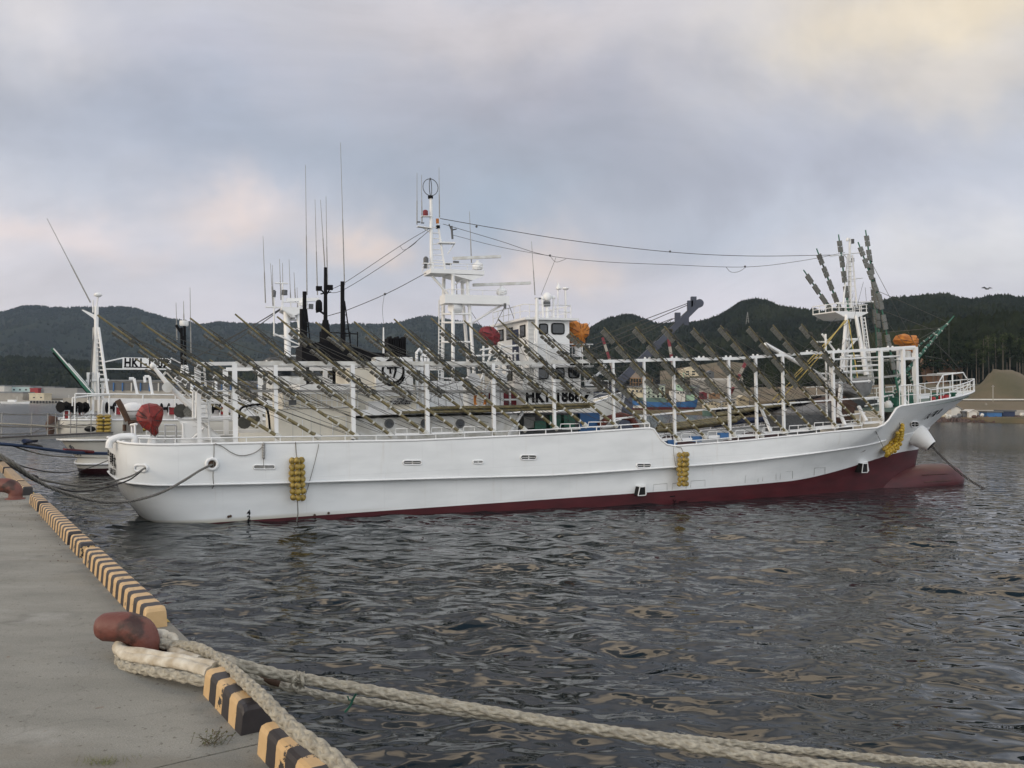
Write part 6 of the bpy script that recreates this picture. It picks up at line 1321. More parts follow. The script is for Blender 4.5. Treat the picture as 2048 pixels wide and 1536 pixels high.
# white main mast amidships, with its aerials
mB = empty('main_mast'); mB.parent = vb
lb_([((573, 620, -.4), (577, 770, -.8))], 'mast_leg', 'white', .24, mB); lb_([((598, 622, .5), (606, 760, 1))], 'mast_leg', 'white', .18, mB); lb_([((594, 622, -.6), (606, 700, -1))], 'mast_leg', 'white', .12, mB)
q = MB(); X0, X1, Z0, Z1 = ext(564, 612, 615, 620, -1, B); q.box((X0, -1, Z0), (X1, 1, Z1)); q.prism([(X0, -1, Z0), (X0+1, -1, Z0-.5), (X1-1, -1, Z0-.5), (X1, -1, Z0)], (0, 2, 0)); pb(q, 'mast_platform', 'white', mB)
rail('platform_rail', [(X0, -1, Z1), (X1, -1, Z1)], .35, .04, .6, (), parent=mB)
lb_([((531, 614, 0), (622, 617, 0)), ((550, 566, 0), (576, 567, 0)), ((565, 566, 0), (566, 618, 0)), ((548, 590, 0), (549, 616, 0)), ((548, 671, 0), (590, 672, 0)), ((550, 668, -.8), (600, 690, -.8)), ((548, 614, 0), (548, 672, 0))], 'cross_tree', 'white', .06, mB)
q = MB()
for k in range(7): yy = 640+k*18; q.tube([SB(575, yy, -.5), SB(602, yy, .6)], .07, 5)
pb(q, 'mast_cross_bar', 'white', mB)
q = MB(); q.beam(SB(573, 600, 0), SB(638, 599, 0), .25, .24); o = pb(q, 'radar_scanner', 'white', mB); q = MB(); q.lathe([(.3, 0), (.35, .2), (.1, .6)], SB(606, 612, 0)); q.build('scanner_base', 'white', o)
q = MB(); q.lathe([(.12, 0), (.14, .4), (.05, .5)], SB(548, 594, 0)); q.lathe([(.2, 0), (.2, .35)], SB(569, 590, 0)); q.cbox(SB(622, 613, 0), (.3, .2, .35)); pb(q, 'mast_lamps', 'dgrey', mB)
for a in ((526, 472, 531, 606), (541, 527, 546, 612), (545, 530, 546, 610), (559, 518, 562, 600), (565, 526, 566, 600), (578, 519, 583, 640), (588, 545, 591, 605), (594, 575, 596, 640)): whip(*a, 0, .028, mB, B)
ab('wheelhouse', 'white2', 545, 700, 720, 800, -2, 2)
q = MB()
for px in (560, 585, 610, 640, 670): c = SB(px, 740, -2.02); q.box((c.x-.45, -2.03, c.z-.4), (c.x+.45, -2.0, c.z+.4))
pb(q, 'window_band', 'glass')
ab('wheelhouse_roof', 'dgrey', 540, 705, 716, 720, -2.3, 2.3)
lb_([((432, 748, 0), (432, 790, 0)), ((425, 755, 0), (439, 752, 0)), ((275, 790, 0), (268, 757, 0)), ((268, 757, 0), (258, 757, 0)), ((305, 790, 0), (299, 753, 0)), ((299, 753, 0), (289, 753, 0)), ((289, 753, 0), (290, 765, 0)), ((534, 720, 0), (534, 760, 0)), ((523, 745, 0), (524, 770, 0))], 'davit', 'white', .10)
lb_([((345, 764, -1), (380, 760, -1)), ((360, 746, -1), (372, 770, -1)), ((385, 750, -1), (383, 800, -1)), ((352, 752, -1), (352, 764, -1))], 'deck_fittings', 'white', .12)
# dark green boom slanting aft
for a, b in (((104, 697, -1), (186, 792, -1)), ((134, 727, -.6), (186, 788, -.6))):
    q = MB(); q.tube([SB(*a), SB(*b)], [.10, .16], 7); o = pb(q, 'green_boom', 'green'); q = MB(); q.tube([SB(a[0]+3, a[1]+8, a[2]), SB(b[0]-4, b[1], b[2])], .10, 6); q.build('boom_pad', 'black', o); q = MB(); q.tube([SB(a[0]+3, a[1], a[2]-.1), SB(b[0]+2, b[1]-2, b[2]-.1)], .04, 5); q.build('boom_trim', 'white', o)
for a, b in (((566, 615, 0), (430, 690, 0)), ((560, 620, 0), (440, 700, 0)), ((560, 618, 0), (380, 720, 0))): wire(SB(*a), SB(*b), .1, .03, parent=vb)
# fender strings on the second vessel
def fenderB(px, y0, y1, rows, label):
    a = SB(px, y0, TB-.2); b = SB(px, y1, TB-.2); root = empty('fender', label=label, cat='fender', mw=B.at(b)); root['group'] = 'float strings on the farther vessel'
    for i in range(rows):
        for j in (-1, 1):
            o = bpy.data.objects.new('float', fb_me); col.objects.link(o); o.parent = root; o.location = (j*.2, 0, (i+.5)*(a.z-b.z)/rows); s_ = (a.z-b.z)/rows/.2; o.scale = (1.9, 1.9, s_)
fenderB(207, 829, 866, 5, 'double string of pale yellow floats on the farther vessel, left of the white capsule'); fenderB(279, 842, 862, 3, 'short float string on the farther vessel seen below the white capsule')
# gangway from the quay to the stern
g0 = P(-60, 882, 30); g1 = P(212, 868, 43)
root = empty('gangway', g0, 'long narrow grey gangway with thin rope handrail stretched over the water at the left', 'gangway'); d = g1-g0; q = MB(); q.beam((0, 0, 0), d, .7, .14); q.build('walkway', 'grey', root)
q = MB(); q.beam((0, 0, .08), d+V((0, 0, .08)), .74, .03); q.build('edge_strip', 'roped', root)
sd = d.cross(V((0, 0, 1))).normalized()*.33
for u in (.12, .42, .60, .78):
    for s_ in (1, -1):
        q = MB(); p = d*u+sd*s_; q.tube([p, p+V((0, 0, 1.05))], .022, 6); q.build('stanchion', 'grey', root)
for s_ in (1, -1):
    for h in (.55, 1.02):
        q = MB(); pts = []
        for a, b in zip((0, .12, .42, .60, .78), (.12, .42, .60, .78, 1.0)):
            pts += [d*(a+(b-a)*k/6)+sd*s_+V((0, 0, h-.25*(k/6)*(1-k/6))) for k in range(6)]
        q.tube(pts, .013, 4); q.build('handrail_rope', 'ropeg', root)
def bline(pts, r, m_, label): 
    q = MB(); pp = crv(pts, 6); q.tube(pp, r, 7); return tag(q.build('mooring_line', m_, None, org=pp[0]), label, 'mooring line')
bl = bline([P(-40, 884, 30), P(40, 891, 33), P(100, 899, 36), P(150, 904, 40), P(216, 906, 46), P(300, 906, 52)], .055, 'ropeb', 'blue rope with dark sleeves stretched between the quay and the farther vessels')
bline([P(-40, 886, 30.2), P(40, 893, 33.2), P(100, 901, 36), P(150, 907, 40), P(216, 909, 46), P(300, 909, 52)], .035, 'ropeb', 'second thinner blue rope just under the sleeved one')
for a, b, dep, m_, l in (((50, 888.5), (82, 894.5), 34.5, 'roped', 'dark sleeve on the blue rope at left'), ((128, 900), (186, 904), 41, 'maroon', 'dark red sleeve on the blue rope near the stern'), ((48, 882), (72, 881), 34, 'navy', 'small blue sleeve just below the gangway')):
    q = MB(); q.tube([P(*a, dep-1), P(*b, dep+1.4)], .085, 8); tag(q.build('rope_sleeve', m_, None), l, 'rope sleeve')
bline([P(20, 890, 33), P(60, 903, 35), P(100, 911, 38), P(160, 915, 42), P(216, 916, 48)], .03, 'rope', 'thin pale line below the blue ropes running to the farther stern')
bline([P(-30, 905, 24), P(14, 920, 25), P(50, 934, 26.5), P(100, 944, 29), P(140, 944, 33), P(180, 935, 38), P(216, 921, 43)], .022, 'roped', 'thin dark line sagging low over the water to the farther stern')
bline([P(-20, 846, 30), P(60, 850, 33), P(120, 853, 38), P(180, 851, 46)], .03, 'rope', 'pale line just below the farther bulwark, upper one'); bline([P(-20, 853, 30), P(60, 854, 33), P(120, 854, 38), P(182, 856, 50)], .022, 'ropeg', 'grey line under the pale one at the farther bulwark')
bline([P(-20, 869, 30), P(60, 866, 36), P(110, 857, 44), P(128, 845, 50)], .02, 'ropeg', 'thin grey line rising to the chafed corner of the farther stern'); bline([P(50, 872, 34), P(90, 855, 42), P(122, 838, 50)], .016, 'roped', 'thin dark line rising steeply to the farther stern corner')
# ------------------------------------------------------------------ land
from mathutils import noise as mn
def forest_mat(name, ca, cb, cc, scale):
    m = bpy.data.materials.new(name); m.use_nodes = True; t = m.node_tree; b = t.nodes['Principled BSDF']; b.inputs['Roughness'].default_value = 1; b.inputs['Specular IOR Level'].default_value = .05
    co = t.nodes.new('ShaderNodeTexCoord'); n = t.nodes.new('ShaderNodeTexNoise'); n.inputs['Scale'].default_value = scale; n.inputs['Detail'].default_value = 8; n.inputs['Roughness'].default_value = .62; t.links.new(co.outputs['Object'], n.inputs['Vector'])
    r = t.nodes.new('ShaderNodeValToRGB'); e = r.color_ramp.elements; e[0].position = .38; e[0].color = (*ca, 1); e[1].position = .70; e[1].color = (*cc, 1); x = e.new(.52); x.color = (*cb, 1)
    t.links.new(n.outputs[0], r.inputs[0]); t.links.new(r.outputs[0], b.inputs['Base Color']); return m
M['f_far'] = forest_mat('far_forest', (0.0098, 0.0140, 0.0112), (0.0158, 0.0216, 0.0151), (0.0320, 0.0384, 0.0240), .006)
M['f_near'] = forest_mat('near_forest', (0.0084, 0.0112, 0.0070), (0.0144, 0.0194, 0.0101), (0.0368, 0.0416, 0.0192), .012)
M['f_mid'] = forest_mat('hill_forest', (0.0084, 0.0112, 0.0070), (0.0130, 0.0180, 0.0101), (0.0304, 0.0360, 0.0176), .010)
M['earth'] = mat('brown_earth', (.150, .112, .070), .95, .15, .05, c2=(.075, .070, .036)); M['earth'].node_tree.nodes['Noise Texture'].inputs['Detail'].default_value = 9
def hill(name, ridge, dist, footy, footd, backd, mname, rough, ntree, tree_h, seed, cone=.6, kind='structure', nu=150):
    """ridge is a list of photo points (px, py); the slope runs from the foot line up to the ridge"""
    r_ = np.random.default_rng(seed); xa, xb = ridge[0][0], ridge[-1][0]; rows_ = []; nv = 26; us = np.linspace(xa, xb, nu)
    top_ = [P(u, interp(u, ridge), dist(u) if callable(dist) else dist) for u in us]
    ft = [P(u, footy(u) if callable(footy) else footy, footd(u) if callable(footd) else footd) for u in us]
    for j in range(nv):
        v = j/(nv-1); rw = []
        for i in range(nu):
            a, b = ft[i], top_[i]; p = a.lerp(b, v); prof = v**.85*(1-.12*sin(pi*v)); z = a.z+(b.z-a.z)*prof
            nz = mn.fractal(V((p.x*.006, p.y*.006, seed)), 1.0, 2.1, 5)*rough*sin(pi*min(1, v*.93)); rw.append(V((p.x, p.y, z+nz)))
        rows_.append(rw)
    bk = [[V((p.x*1.0+ (p.x/ p.y)*backd*k, p.y+backd*k, max(-2, p.z*(1-k*1.05)))) for p in top_] for k in (.3, 1)]
    q = MB(); q.grid(rows_+bk); o = q.build(name, mname); o['kind'] = kind
    # tree crowns over the slope
    if ntree:
        vs = []; fs = []; n0 = 0
        for k in range(ntree):
            v = 1-r_.random()**1.6 if r_.random() < .72 else 1.0; i = r_.random()*(nu-1.001); i0 = int(i); j = min(nv-1.001, v*(nv-1)); j0 = int(j)
            p = (rows_[j0][i0].lerp(rows_[j0][i0+1], i-i0)).lerp(rows_[min(nv-1, j0+1)][i0].lerp(rows_[min(nv-1, j0+1)][i0+1], i-i0), j-j0)
            h = tree_h*r_.uniform(.6, 1.15)*(.8 if v < .98 else 1); rad = h*r_.uniform(.28, .46); con = r_.random() < cone; m_ = 6; a0 = r_.random()*6
            lv = ((0, .75), (.35, 1), (.62, .55)) if con else ((0, .7), (.35, 1.1), (.75, .75))
            for hz, rs in lv:
                for s in range(m_): a = a0+6.283*s/m_; jr = r_.uniform(.65, 1.25); vs.append((p.x+rad*rs*jr*cos(a), p.y+rad*rs*jr*sin(a), p.z+h*(hz+r_.uniform(-.06, .06))-h*.1))
            vs.append((p.x+r_.uniform(-.1, .1)*rad, p.y, p.z+h*(1.05 if con else .92)))
            for l in range(2): fs += [(n0+l*m_+s, n0+l*m_+(s+1) % m_, n0+(l+1)*m_+(s+1) % m_, n0+(l+1)*m_+s) for s in range(m_)]
            fs += [(n0+2*m_+s, n0+2*m_+(s+1) % m_, n0+3*m_) for s in range(m_)]; n0 += 3*m_+1
        q = MB(); q.v = vs; q.f = fs; q.s = [False]*len(fs); o2 = q.build('forest', mname); tag(o2, 'dark wooded cover over the '+name.replace('_', ' '), 'forest', kind='stuff')
    return o
R1 = [(-260, 640), (-100, 634), (0, 628), (30, 621), (60, 618), (100, 623), (165, 621), (215, 623), (265, 622), (300, 632), (340, 645), (370, 650), (400, 657), (440, 650), (520, 654), (600, 652), (660, 658), (700, 653), (760, 656), (800, 652), (840, 642), (860, 640), (880, 644), (930, 655), (1000, 668), (1100, 676), (1170, 684), (1260, 700)]
hill('hills', R1, 2600, 790, 1500, 900, 'f_far', 40, 9000, 13, 1, .5, nu=220)
R3 = [(-200, 728), (0, 724), (100, 728), (220, 735), (320, 745), (420, 752), (520, 742), (640, 745), (800, 755), (1000, 765), (1200, 770)]
hill('foothills', R3, 1000, 800, 720, 400, 'f_near', 14, 5200, 8, 2, .25)
R2 = [(1120, 700), (1160, 682), (1185, 668), (1210, 652), (1240, 641), (1265, 637), (1295, 650), (1320, 660), (1360, 659), (1400, 657), (1425, 650), (1445, 643), (1480, 622), (1505, 615), (1530, 615), (1560, 628), (1600, 629), (1650, 633), (1700, 625), (1745, 617), (1790, 610), (1830, 608), (1870, 604), (1890, 602), (1910, 608), (1945, 614), (1985, 606), (2010, 605), (2050, 611), (2150, 606), (2300, 620)]
hill('hill_ridge', R2, lambda u: interp(u, [(1100, 1300), (1600, 950), (2300, 800)]), lambda u: interp(u, [(1100, 770), (1500, 750), (2000, 700), (2300, 700)]), lambda u: interp(u, [(1100, 620), (1500, 560), (2300, 430)]), 500, 'f_mid', 20, 9500, 9.5, 3, .4, nu=200)
R5 = [(1500, 760), (1600, 735), (1700, 715), (1800, 700), (1850, 688), (1900, 680), (1960, 672), (2048, 664), (2200, 655)]
hill('wooded_slope', R5, lambda u: interp(u, [(1500, 420), (2200, 380)]), lambda u: 775, lambda u: 330, 120, 'f_near', 6, 1500, 10, 6, .5)
# ground of the far shore: one low sheet reaching back under the hills
def shore(px_, D, z): p = P(px_, 800, D); return V((p.x, D, z))
q = MB(); pxs = np.linspace(-400, 2500, 60)
def dsh(u): return interp(u, [(-400, 640), (0, 640), (250, 600), (400, 520), (700, 430), (1300, 350), (1450, 330), (1800, 255), (2100, 225), (2500, 215)])
rowsg = []
for dd, z in ((0, -2), (0, 1.2), (25, 1.8), (120, 5), (400, 14), (1200, 40)):
    rowsg.append([shore(u, dsh(u)+dd, z+(.5*mn.noise(V((u*.02, dd*.1, 0))) if dd else 0)) for u in pxs])
q.grid(rowsg); q.build('far_shore', 'earth')['kind'] = 'structure'
# right bank: rocks, seawall, road embankment, mound
def strip(name, x0, x1, ytop, ybot, D0_, D1_, mname, n=40, kind='structure', jit=0, thick=True):
    q = MB(); us = np.linspace(x0, x1, n); f = lambda y, u: y(u) if callable(y) else y
    a = [P(u, f(ybot, u), D0_)+V((0, 0, random.uniform(-jit, jit))) for u in us]; b = [P(u, f(ytop, u), D1_)+V((0, 0, random.uniform(-jit, jit))) for u in us]; c = [V((p.x, p.y+30, p.z-.2)) for p in b]; e = [V((p.x, p.y, -2)) for p in a]
    q.grid([e, a, b, c], sm=False); o = q.build(name, mname)
    if kind: o['kind'] = kind
    return o
strip('shore_rocks', 1800, 2300, 833, 844, 236, 247, 'brown', 160, jit=.5)
o = strip('seawall', 1700, 2300, lambda u: 820, lambda u: 838, 252, 252.6, 'wall', 30, kind=None); tag(o, 'long pale concrete seawall behind the sheds on the right shore', 'seawall')
strip('road_embankment', 1700, 2300, 803, 821, 254, 268, 'earth')
q = MB(); q.tube([P(u, 799.5, 270) for u in (1840, 2000, 2300)], .28, 5); tag(q.build('guard_rail', 'hwhite', None), 'white guard rail line along the top of the embankment', 'guard rail')
strip('dirt_terrace', 1500, 2300, lambda u: interp(u, [(1500, 775), (1840, 768), (2300, 768)]), 803, 272, 310, 'earth')
q = MB(); us = np.linspace(1880, 2200, 34); prof = [(1880, 800), (1930, 788), (1960, 768), (1975, 750), (1992, 741), (2020, 740), (2040, 748), (2070, 764), (2110, 785), (2200, 800)]
rw = []
for k, (f, D) in enumerate(((0, 273), (.5, 279), (.85, 285), (1, 291), (1, 300), (.3, 315))): rw.append([P(u, 801-(801-interp(u, prof))*f, D)+V((0, 0, 1.3*mn.fractal(V((u*.05, k*.7, 3)), 1, 2, 3)*(1 if k else 0))) for u in us])
q.grid(rw); tag(q.build('earth_mound', 'earth'), None, None, None, 'structure')
strip('dirt_cutting', 1828, 1925, lambda u: 717, lambda u: 731, 329, 334, mat('orange_dirt', (.26, .15, .09), .95, .15, .2), 20)
strip('brown_field', 1320, 1760, lambda u: interp(u, [(1320, 742), (1450, 722), (1500, 728), (1760, 760)]), lambda u: interp(u, [(1320, 775), (1760, 790)]), 480, 560, 'earth')
strip('field_road', 1380, 1900, lambda u: interp(u, [(1380, 756), (1900, 760)]), lambda u: interp(u, [(1380, 760), (1900, 766)]), 470, 474, 'wall')
# individual trees with bare trunks on the right bank
M['crown'] = forest_mat('tree_crown', (.018, .026, .010), (.032, .044, .016), (.075, .085, .03), .35); M['crownd'] = forest_mat('dark_crown', (.008, .014, .008), (.015, .023, .012), (.03, .04, .018), .35)
def tree(px, ytop, ybase, D, kind, label, seed, wf=1.0, trunk_r=.16):
    r_ = random.Random(seed); b = P(px, ybase, D); tp = P(px, ytop, D); H = tp.z-b.z; root = empty('conifer_tree' if kind == 'con' else 'broadleaf_tree', b, label, 'tree', 'trees on the right bank')
    q = MB(); lean = r_.uniform(-.03, .03)*H; q.tube([(0, 0, -1), (lean*.3, 0, H*.4), (lean, 0, H*.93)], [trunk_r*1.3, trunk_r, trunk_r*.3], 6)
    for k in range(7):
        z = H*r_.uniform(.35, .85); a = r_.uniform(0, 6.28); l = H*r_.uniform(.05, .14); q.tube([(lean*z/H, 0, z), (lean*z/H+l*cos(a), l*sin(a), z+l*.7)], [trunk_r*.4, trunk_r*.12], 4)
    q.build('trunk', 'trunk', root); q = MB(); vs = []
    if kind == 'con':
        z0 = .38; w0 = H*.13*wf
        for k in range(230):
            u = r_.random()**.8; z = H*(z0+(1-z0)*u); rr_ = w0*(1-u)**.75*r_.uniform(.35, 1.15)+.1; a = r_.uniform(0, 6.28); c = V((lean*z/H+rr_*cos(a), rr_*sin(a), z+r_.uniform(-.3, .3))); s_ = H*r_.uniform(.018, .045)
            d1 = V((cos(a), sin(a), -.35)).normalized()*s_*1.6; d2 = V((-sin(a), cos(a), r_.uniform(-.4, .4)))*s_; q.add([c-d1*.4-d2, c+d1*.8, c-d1*.4+d2, c-d1*.6+V((0, 0, s_*.8))], [(0, 1, 3), (1, 2, 3), (0, 3, 2)])
    else:
        cl = [(V((r_.gauss(0, H*.11*wf), r_.gauss(0, H*.11*wf), H*r_.uniform(.48, .92))), H*r_.uniform(.05, .10)) for _ in range(11)]
        for k in range(300):
            c0, rr_ = r_.choice(cl); d = V((r_.gauss(0, 1), r_.gauss(0, 1), r_.gauss(0, .8))); c = c0+d*rr_*.55; s_ = H*r_.uniform(.014, .034); d1 = V((r_.gauss(0, 1), r_.gauss(0, 1), r_.gauss(0, .5))).normalized()*s_; d2 = d1.orthogonal().normalized()*s_*.8
            q.add([c-d1, c-d2, c+d1, c+d2], [(0, 1, 2, 3)])
    q.build('crown', 'crownd' if kind == 'con' else 'crown', root); return root
TL = [(1850, 690, 'con', 1), (1866, 676, 'con', 1), (1880, 690, 'con', .8), (1893, 672, 'con', 1), (1905, 684, 'con', .9), (1914, 670, 'con', .9), (1924, 680, 'con', .9), (1934, 674, 'con', 1), (1944, 690, 'con', .8), (1953, 682, 'br', .9), (1966, 672, 'br', 1.1), (1978, 664, 'br', 1.3), (1992, 668, 'br', 1.4), (2006, 662, 'br', 1.2), (2020, 672, 'con', 1.2), (2034, 666, 'br', 1.2), (2046, 660, 'con', 1.2), (2058, 664, 'br', 1.2), (1836, 700, 'con', .9), (1958, 695, 'con', .7), (1986, 700, 'con', .8), (2014, 700, 'con', .9), (1872, 706, 'con', .8), (1930, 700, 'con', .7), (2040, 690, 'con', .9), (1822, 712, 'br', .8)]
XS = sorted(TL); 
for i, (px, yt, kd_, wf) in enumerate(XS):
    where = 'behind the bow pulpit' if px < 1945 else ('above the brown mound' if px < 2005 else 'at the right edge')
    look = 'narrow conifer with bare trunk' if kd_ == 'con' else 'olive green broadleaf tree'
    nth = ['first', 'second', 'third', 'fourth', 'fifth', 'sixth', 'seventh', 'eighth', 'ninth', 'tenth', 'eleventh', 'twelfth', 'thirteenth', 'fourteenth']
    same = [x for x in XS if x[2] == kd_]; k = same.index((px, yt, kd_, wf)); rk = nth[k] if k < 14 else ['last', 'last but one', 'last but two', 'last but three'][len(same)-1-k]
    tree(px, yt, interp(px, [(1820, 772), (1940, 772), (1980, 745), (2020, 742), (2060, 756)]), 318 if i % 2 else 326, kd_, '%s, %s such from left, %s' % (look, rk, where), i*7+1, wf)
# sheds on the right shore
def house(px0, px1, ywall, ybase, yroof, D, dep, wall_, roof_, label, name='shed', wins=(), gable='x', ov=.3, lightwin=False):
    a = P(px0, ybase, D); b = P(px1, ybase, D); zt_ = P((px0+px1)/2, ywall, D).z; zr_ = P((px0+px1)/2, yroof, D).z; root = empty(name, ((a.x+b.x)/2, D+dep/2, a.z), label, 'house' if name == 'house' else name.replace('_', ' ')); w2 = (b.x-a.x)/2; h = zt_-a.z; r = zr_-a.z
    q = MB(); d2 = dep/2
    if gable == 'x': q.prism([(-w2, -d2, -1), (w2, -d2, -1), (w2, -d2, h), (0, -d2, r-.05), (-w2, -d2, h)], (0, dep, 0))
    else: q.box((-w2, -d2, -1), (w2, d2, h))
    q.build('wall', wall_, root); q = MB()
    if gable == 'x':
        for s_ in (-1, 1): q.prism([(0, -d2-ov, r), (s_*(w2+ov), -d2-ov, h-(r-h)*ov/max(w2, .1)), (s_*(w2+ov), -d2-ov, h-(r-h)*ov/max(w2, .1)+.2), (0, -d2-ov, r+.2)], (0, dep+2*ov, 0))
    elif gable == 'y': q.prism([(-w2-ov, -d2-ov, h-.1), (-w2-ov, 0, r), (-w2-ov, d2+ov, h-.1), (-w2-ov, d2+ov, h+.1), (-w2-ov, 0, r+.25), (-w2-ov, -d2-ov, h+.1)], (2*w2+2*ov, 0, 0))
    else: q.box((-w2-ov, -d2-ov, h+.003), (w2+ov, d2+ov, h+max(.2, r-h)))
    q.build('roof', roof_, root)
    for (x0, x1, y0, y1) in wins:
        A0 = P(x0, y1, D); A1 = P(x1, y0, D); q = MB(); q.box((A0.x-(a.x+b.x)/2, -d2-.06, A0.z-a.z), (A1.x-(a.x+b.x)/2, -d2-.01, A1.z-a.z)); q.build('window', 'glass', root)
    return root
house(1902, 1922, 818, 831, 812, 246, 5, 'hwhite', 'roofg', 'small white shed with a rounded roof, first from the left on the right shore', 'shed'); house(1938, 1954, 824, 832, 820, 244, 4, 'hwhite', 'hwhite', 'small white shed with a slanted front beside a dark van', 'shed')
house(1926, 1938, 825, 832, 822, 245, 4, 'dgrey', 'dgrey', 'dark low shed between the two white sheds', 'shed', gable=''); 
house(1974, 2004, 825, 832, 822, 246, 4, 'blue', 'dgrey', 'low dark blue lean-to against the seawall, left one', 'lean_to', gable=''); house(2006, 2030, 823, 833, 820, 247, 4, 'navy', 'dgrey', 'taller dark lean-to against the seawall, right one', 'lean_to', gable='')
house(1880, 1896, 806, 826, 804, 250, 6, 'dgrey', 'dgrey', 'dark timber frame shed partly hidden by the bow', 'shed', gable='')
rr = random.Random(9)
for k, (px, py, m_, l) in enumerate(((1886, 834, 'hcream', 'pale orange crate'), (1893, 835, 'hwhite', 'white tub'), (1899, 836, 'hwhite', 'white heap of net floats'), (1910, 836, 'tarpg', 'grey tarpaulin heap'), (1918, 834, 'dgrey', 'dark heap of fishing gear'), (1964, 833, 'white2', 'small white box'), (2044, 832, 'hwhite', 'white skiff end'), (1948, 836, 'brown', 'brown debris heap'))):
    c = P(px, py, 238); q = MB(); q.ball((0, 0, .4), (rr.uniform(.5, 1.0), .6, rr.uniform(.4, .8)), 7, 5, .25, False); o = q.build('gear_heap', m_); o.location = c; tag(o, l+' on the rocks of the right shore', 'gear heap')
for px, y0, y1 in ((1986, 770, 803), (1972, 806, 832), (1937, 812, 826)):
    c = P(px, y1, 262); h = P(px, y0, 262).z-c.z; q = MB(); q.tube([(0, 0, 0), (0, 0, h)], .14, 6); q.box((-.5, -.05, h*.9), (.5, .05, h*.9+.12)); o = q.build('utility_pole', 'wall'); o.location = c; tag(o, {1986: 'pale pole standing on the brown mound', 1972: 'pole against the seawall', 1937: 'short pole beside the white sheds'}[px], 'pole')
# midground: blue ship on the slip, buildings, houses
sb0 = P(1243, 835, 372); root = empty('slipway_ship', sb0, 'blue hulled fishing ship with dark red bottom on the far slipway', 'ship'); Wd = P(1397, 820, 372).x-sb0.x
def rel(px, py, D=372): p = P(px, py, D)-sb0; return p
q = MB(); xs_ = [rel(x, 820).x for x in (1243, 1246, 1270, 1300, 1340, 1370, 1385, 1396)]; hbw = [2.6, 3.2, 3.5, 3.5, 3.4, 2.4, 1.3, 0.05]
def zz_(y): return rel(1320, y).z
sheer = [zz_(800), zz_(800), zz_(802), zz_(804), zz_(805), zz_(803), zz_(801), zz_(797)]; zred = zz_(814); kz = zz_(823)
rws = [[(x-(.8 if i == 7 else 0)*k_, -h*f, z_) for i, (x, h, z_) in enumerate(zip(xs_, hbw, zs))] for k_, f, zs in ((0, 1, sheer), (1, .95, [zred]*8))]
q.grid([r+[(x, -t_, z_) for x, t_, z_ in r[::-1]] for r in rws], sm=False); q.add([(x, -h, z_) for x, h, z_ in zip(xs_, hbw, [s-.3 for s in sheer])]+[(x, h, z_) for x, h, z_ in zip(xs_, hbw, [s-.3 for s in sheer])], [(i, i+1, 9+i, 8+i) for i in range(7)]); q.build('hull', 'blue', root)
q = MB(); r2 = [[(x-(1.2 if i == 7 else 0)*k_, -h*f, z_) for i, (x, h) in enumerate(zip(xs_, hbw))] for k_, f, z_ in ((1, .95, zred-.002), (2, .6, kz))]; q.grid([r+[(x, -t_, z_) for x, t_, z_ in r[::-1]] for r in r2], sm=False); q.build('bottom', mat('ship_bottom_red', (.16, .03, .03), .6), root)
def rb(nm, m_, x0, x1, y0, y1, t0, t1, wn_=0):
    a = rel(x0, y1); b = rel(x1, y0); q = MB(); q.box((a.x, t0, a.z), (b.x, t1, b.z)); o = q.build(nm, m_, root)
    for k in range(wn_): q = MB(); xx = a.x+(b.x-a.x)*(k+.5)/wn_; q.box((xx-.35, t0-.06, b.z-1.2), (xx+.35, t0-.01, b.z-.5)); q.build('window', 'glass', o)
rb('wheelhouse', 'hwhite', 1340, 1368, 782, 803, -2.5, 2.5, 5); rb('upper_bridge', 'mint', 1352, 1370, 770, 782, -1.8, 1.8, 3); rb('deck_gear', 'gdeck', 1290, 1335, 796, 804, -2, 2); rb('deck_gear', 'mint', 1372, 1388, 790, 801, -1, 1); rb('stern_house', 'gdeck', 1262, 1285, 795, 802, -2, 2)
for px, y0, r in ((1367, 745, .3), (1300, 775, .15), (1384, 772, .2), (1320, 770, .12)): q = MB(); a = rel(px, y0); b = rel(px, 802); q.tube([a, b], [r*.6, r], 6); q.tube([a+V((-2, 0, -.6)), a+V((2, 0, -.6))], r*.4, 5); q.build('mast', 'mint', root)
rb('marking', 'hwhite', 1264, 1283, 811, 816, -3.55, -3.45)
house(1290, 1330, 771, 798, 768, 400, 12, mat('pale_green_wall', (.44, .50, .42), .8, .06, .3), 'roofg', 'pale green three storey building behind the blue ship', 'building', [(1296+k*9, 1300+k*9, y, y+4) for k in range(4) for y in (775, 783, 791)], 'flat', .3)
house(1258, 1290, 775, 797, 772, 402, 10, 'hcream', 'roofg', 'cream building left of the pale green one', 'building', [(1264+k*8, 1268+k*8, 780, 784) for k in range(3)], 'flat'); house(1376, 1398, 776, 796, 770, 420, 10, 'roofg', 'roofg', 'grey shed behind the bow of the blue ship', 'building', (), 'flat')
house(1366, 1398, 740, 752, 734, 520, 14, 'hcream', 'hcream', 'cream two storey house with a gabled front standing on the field', 'house', [(1372, 1378, 742, 745), (1384, 1390, 742, 745), (1372, 1378, 747, 750), (1384, 1390, 747, 750)])
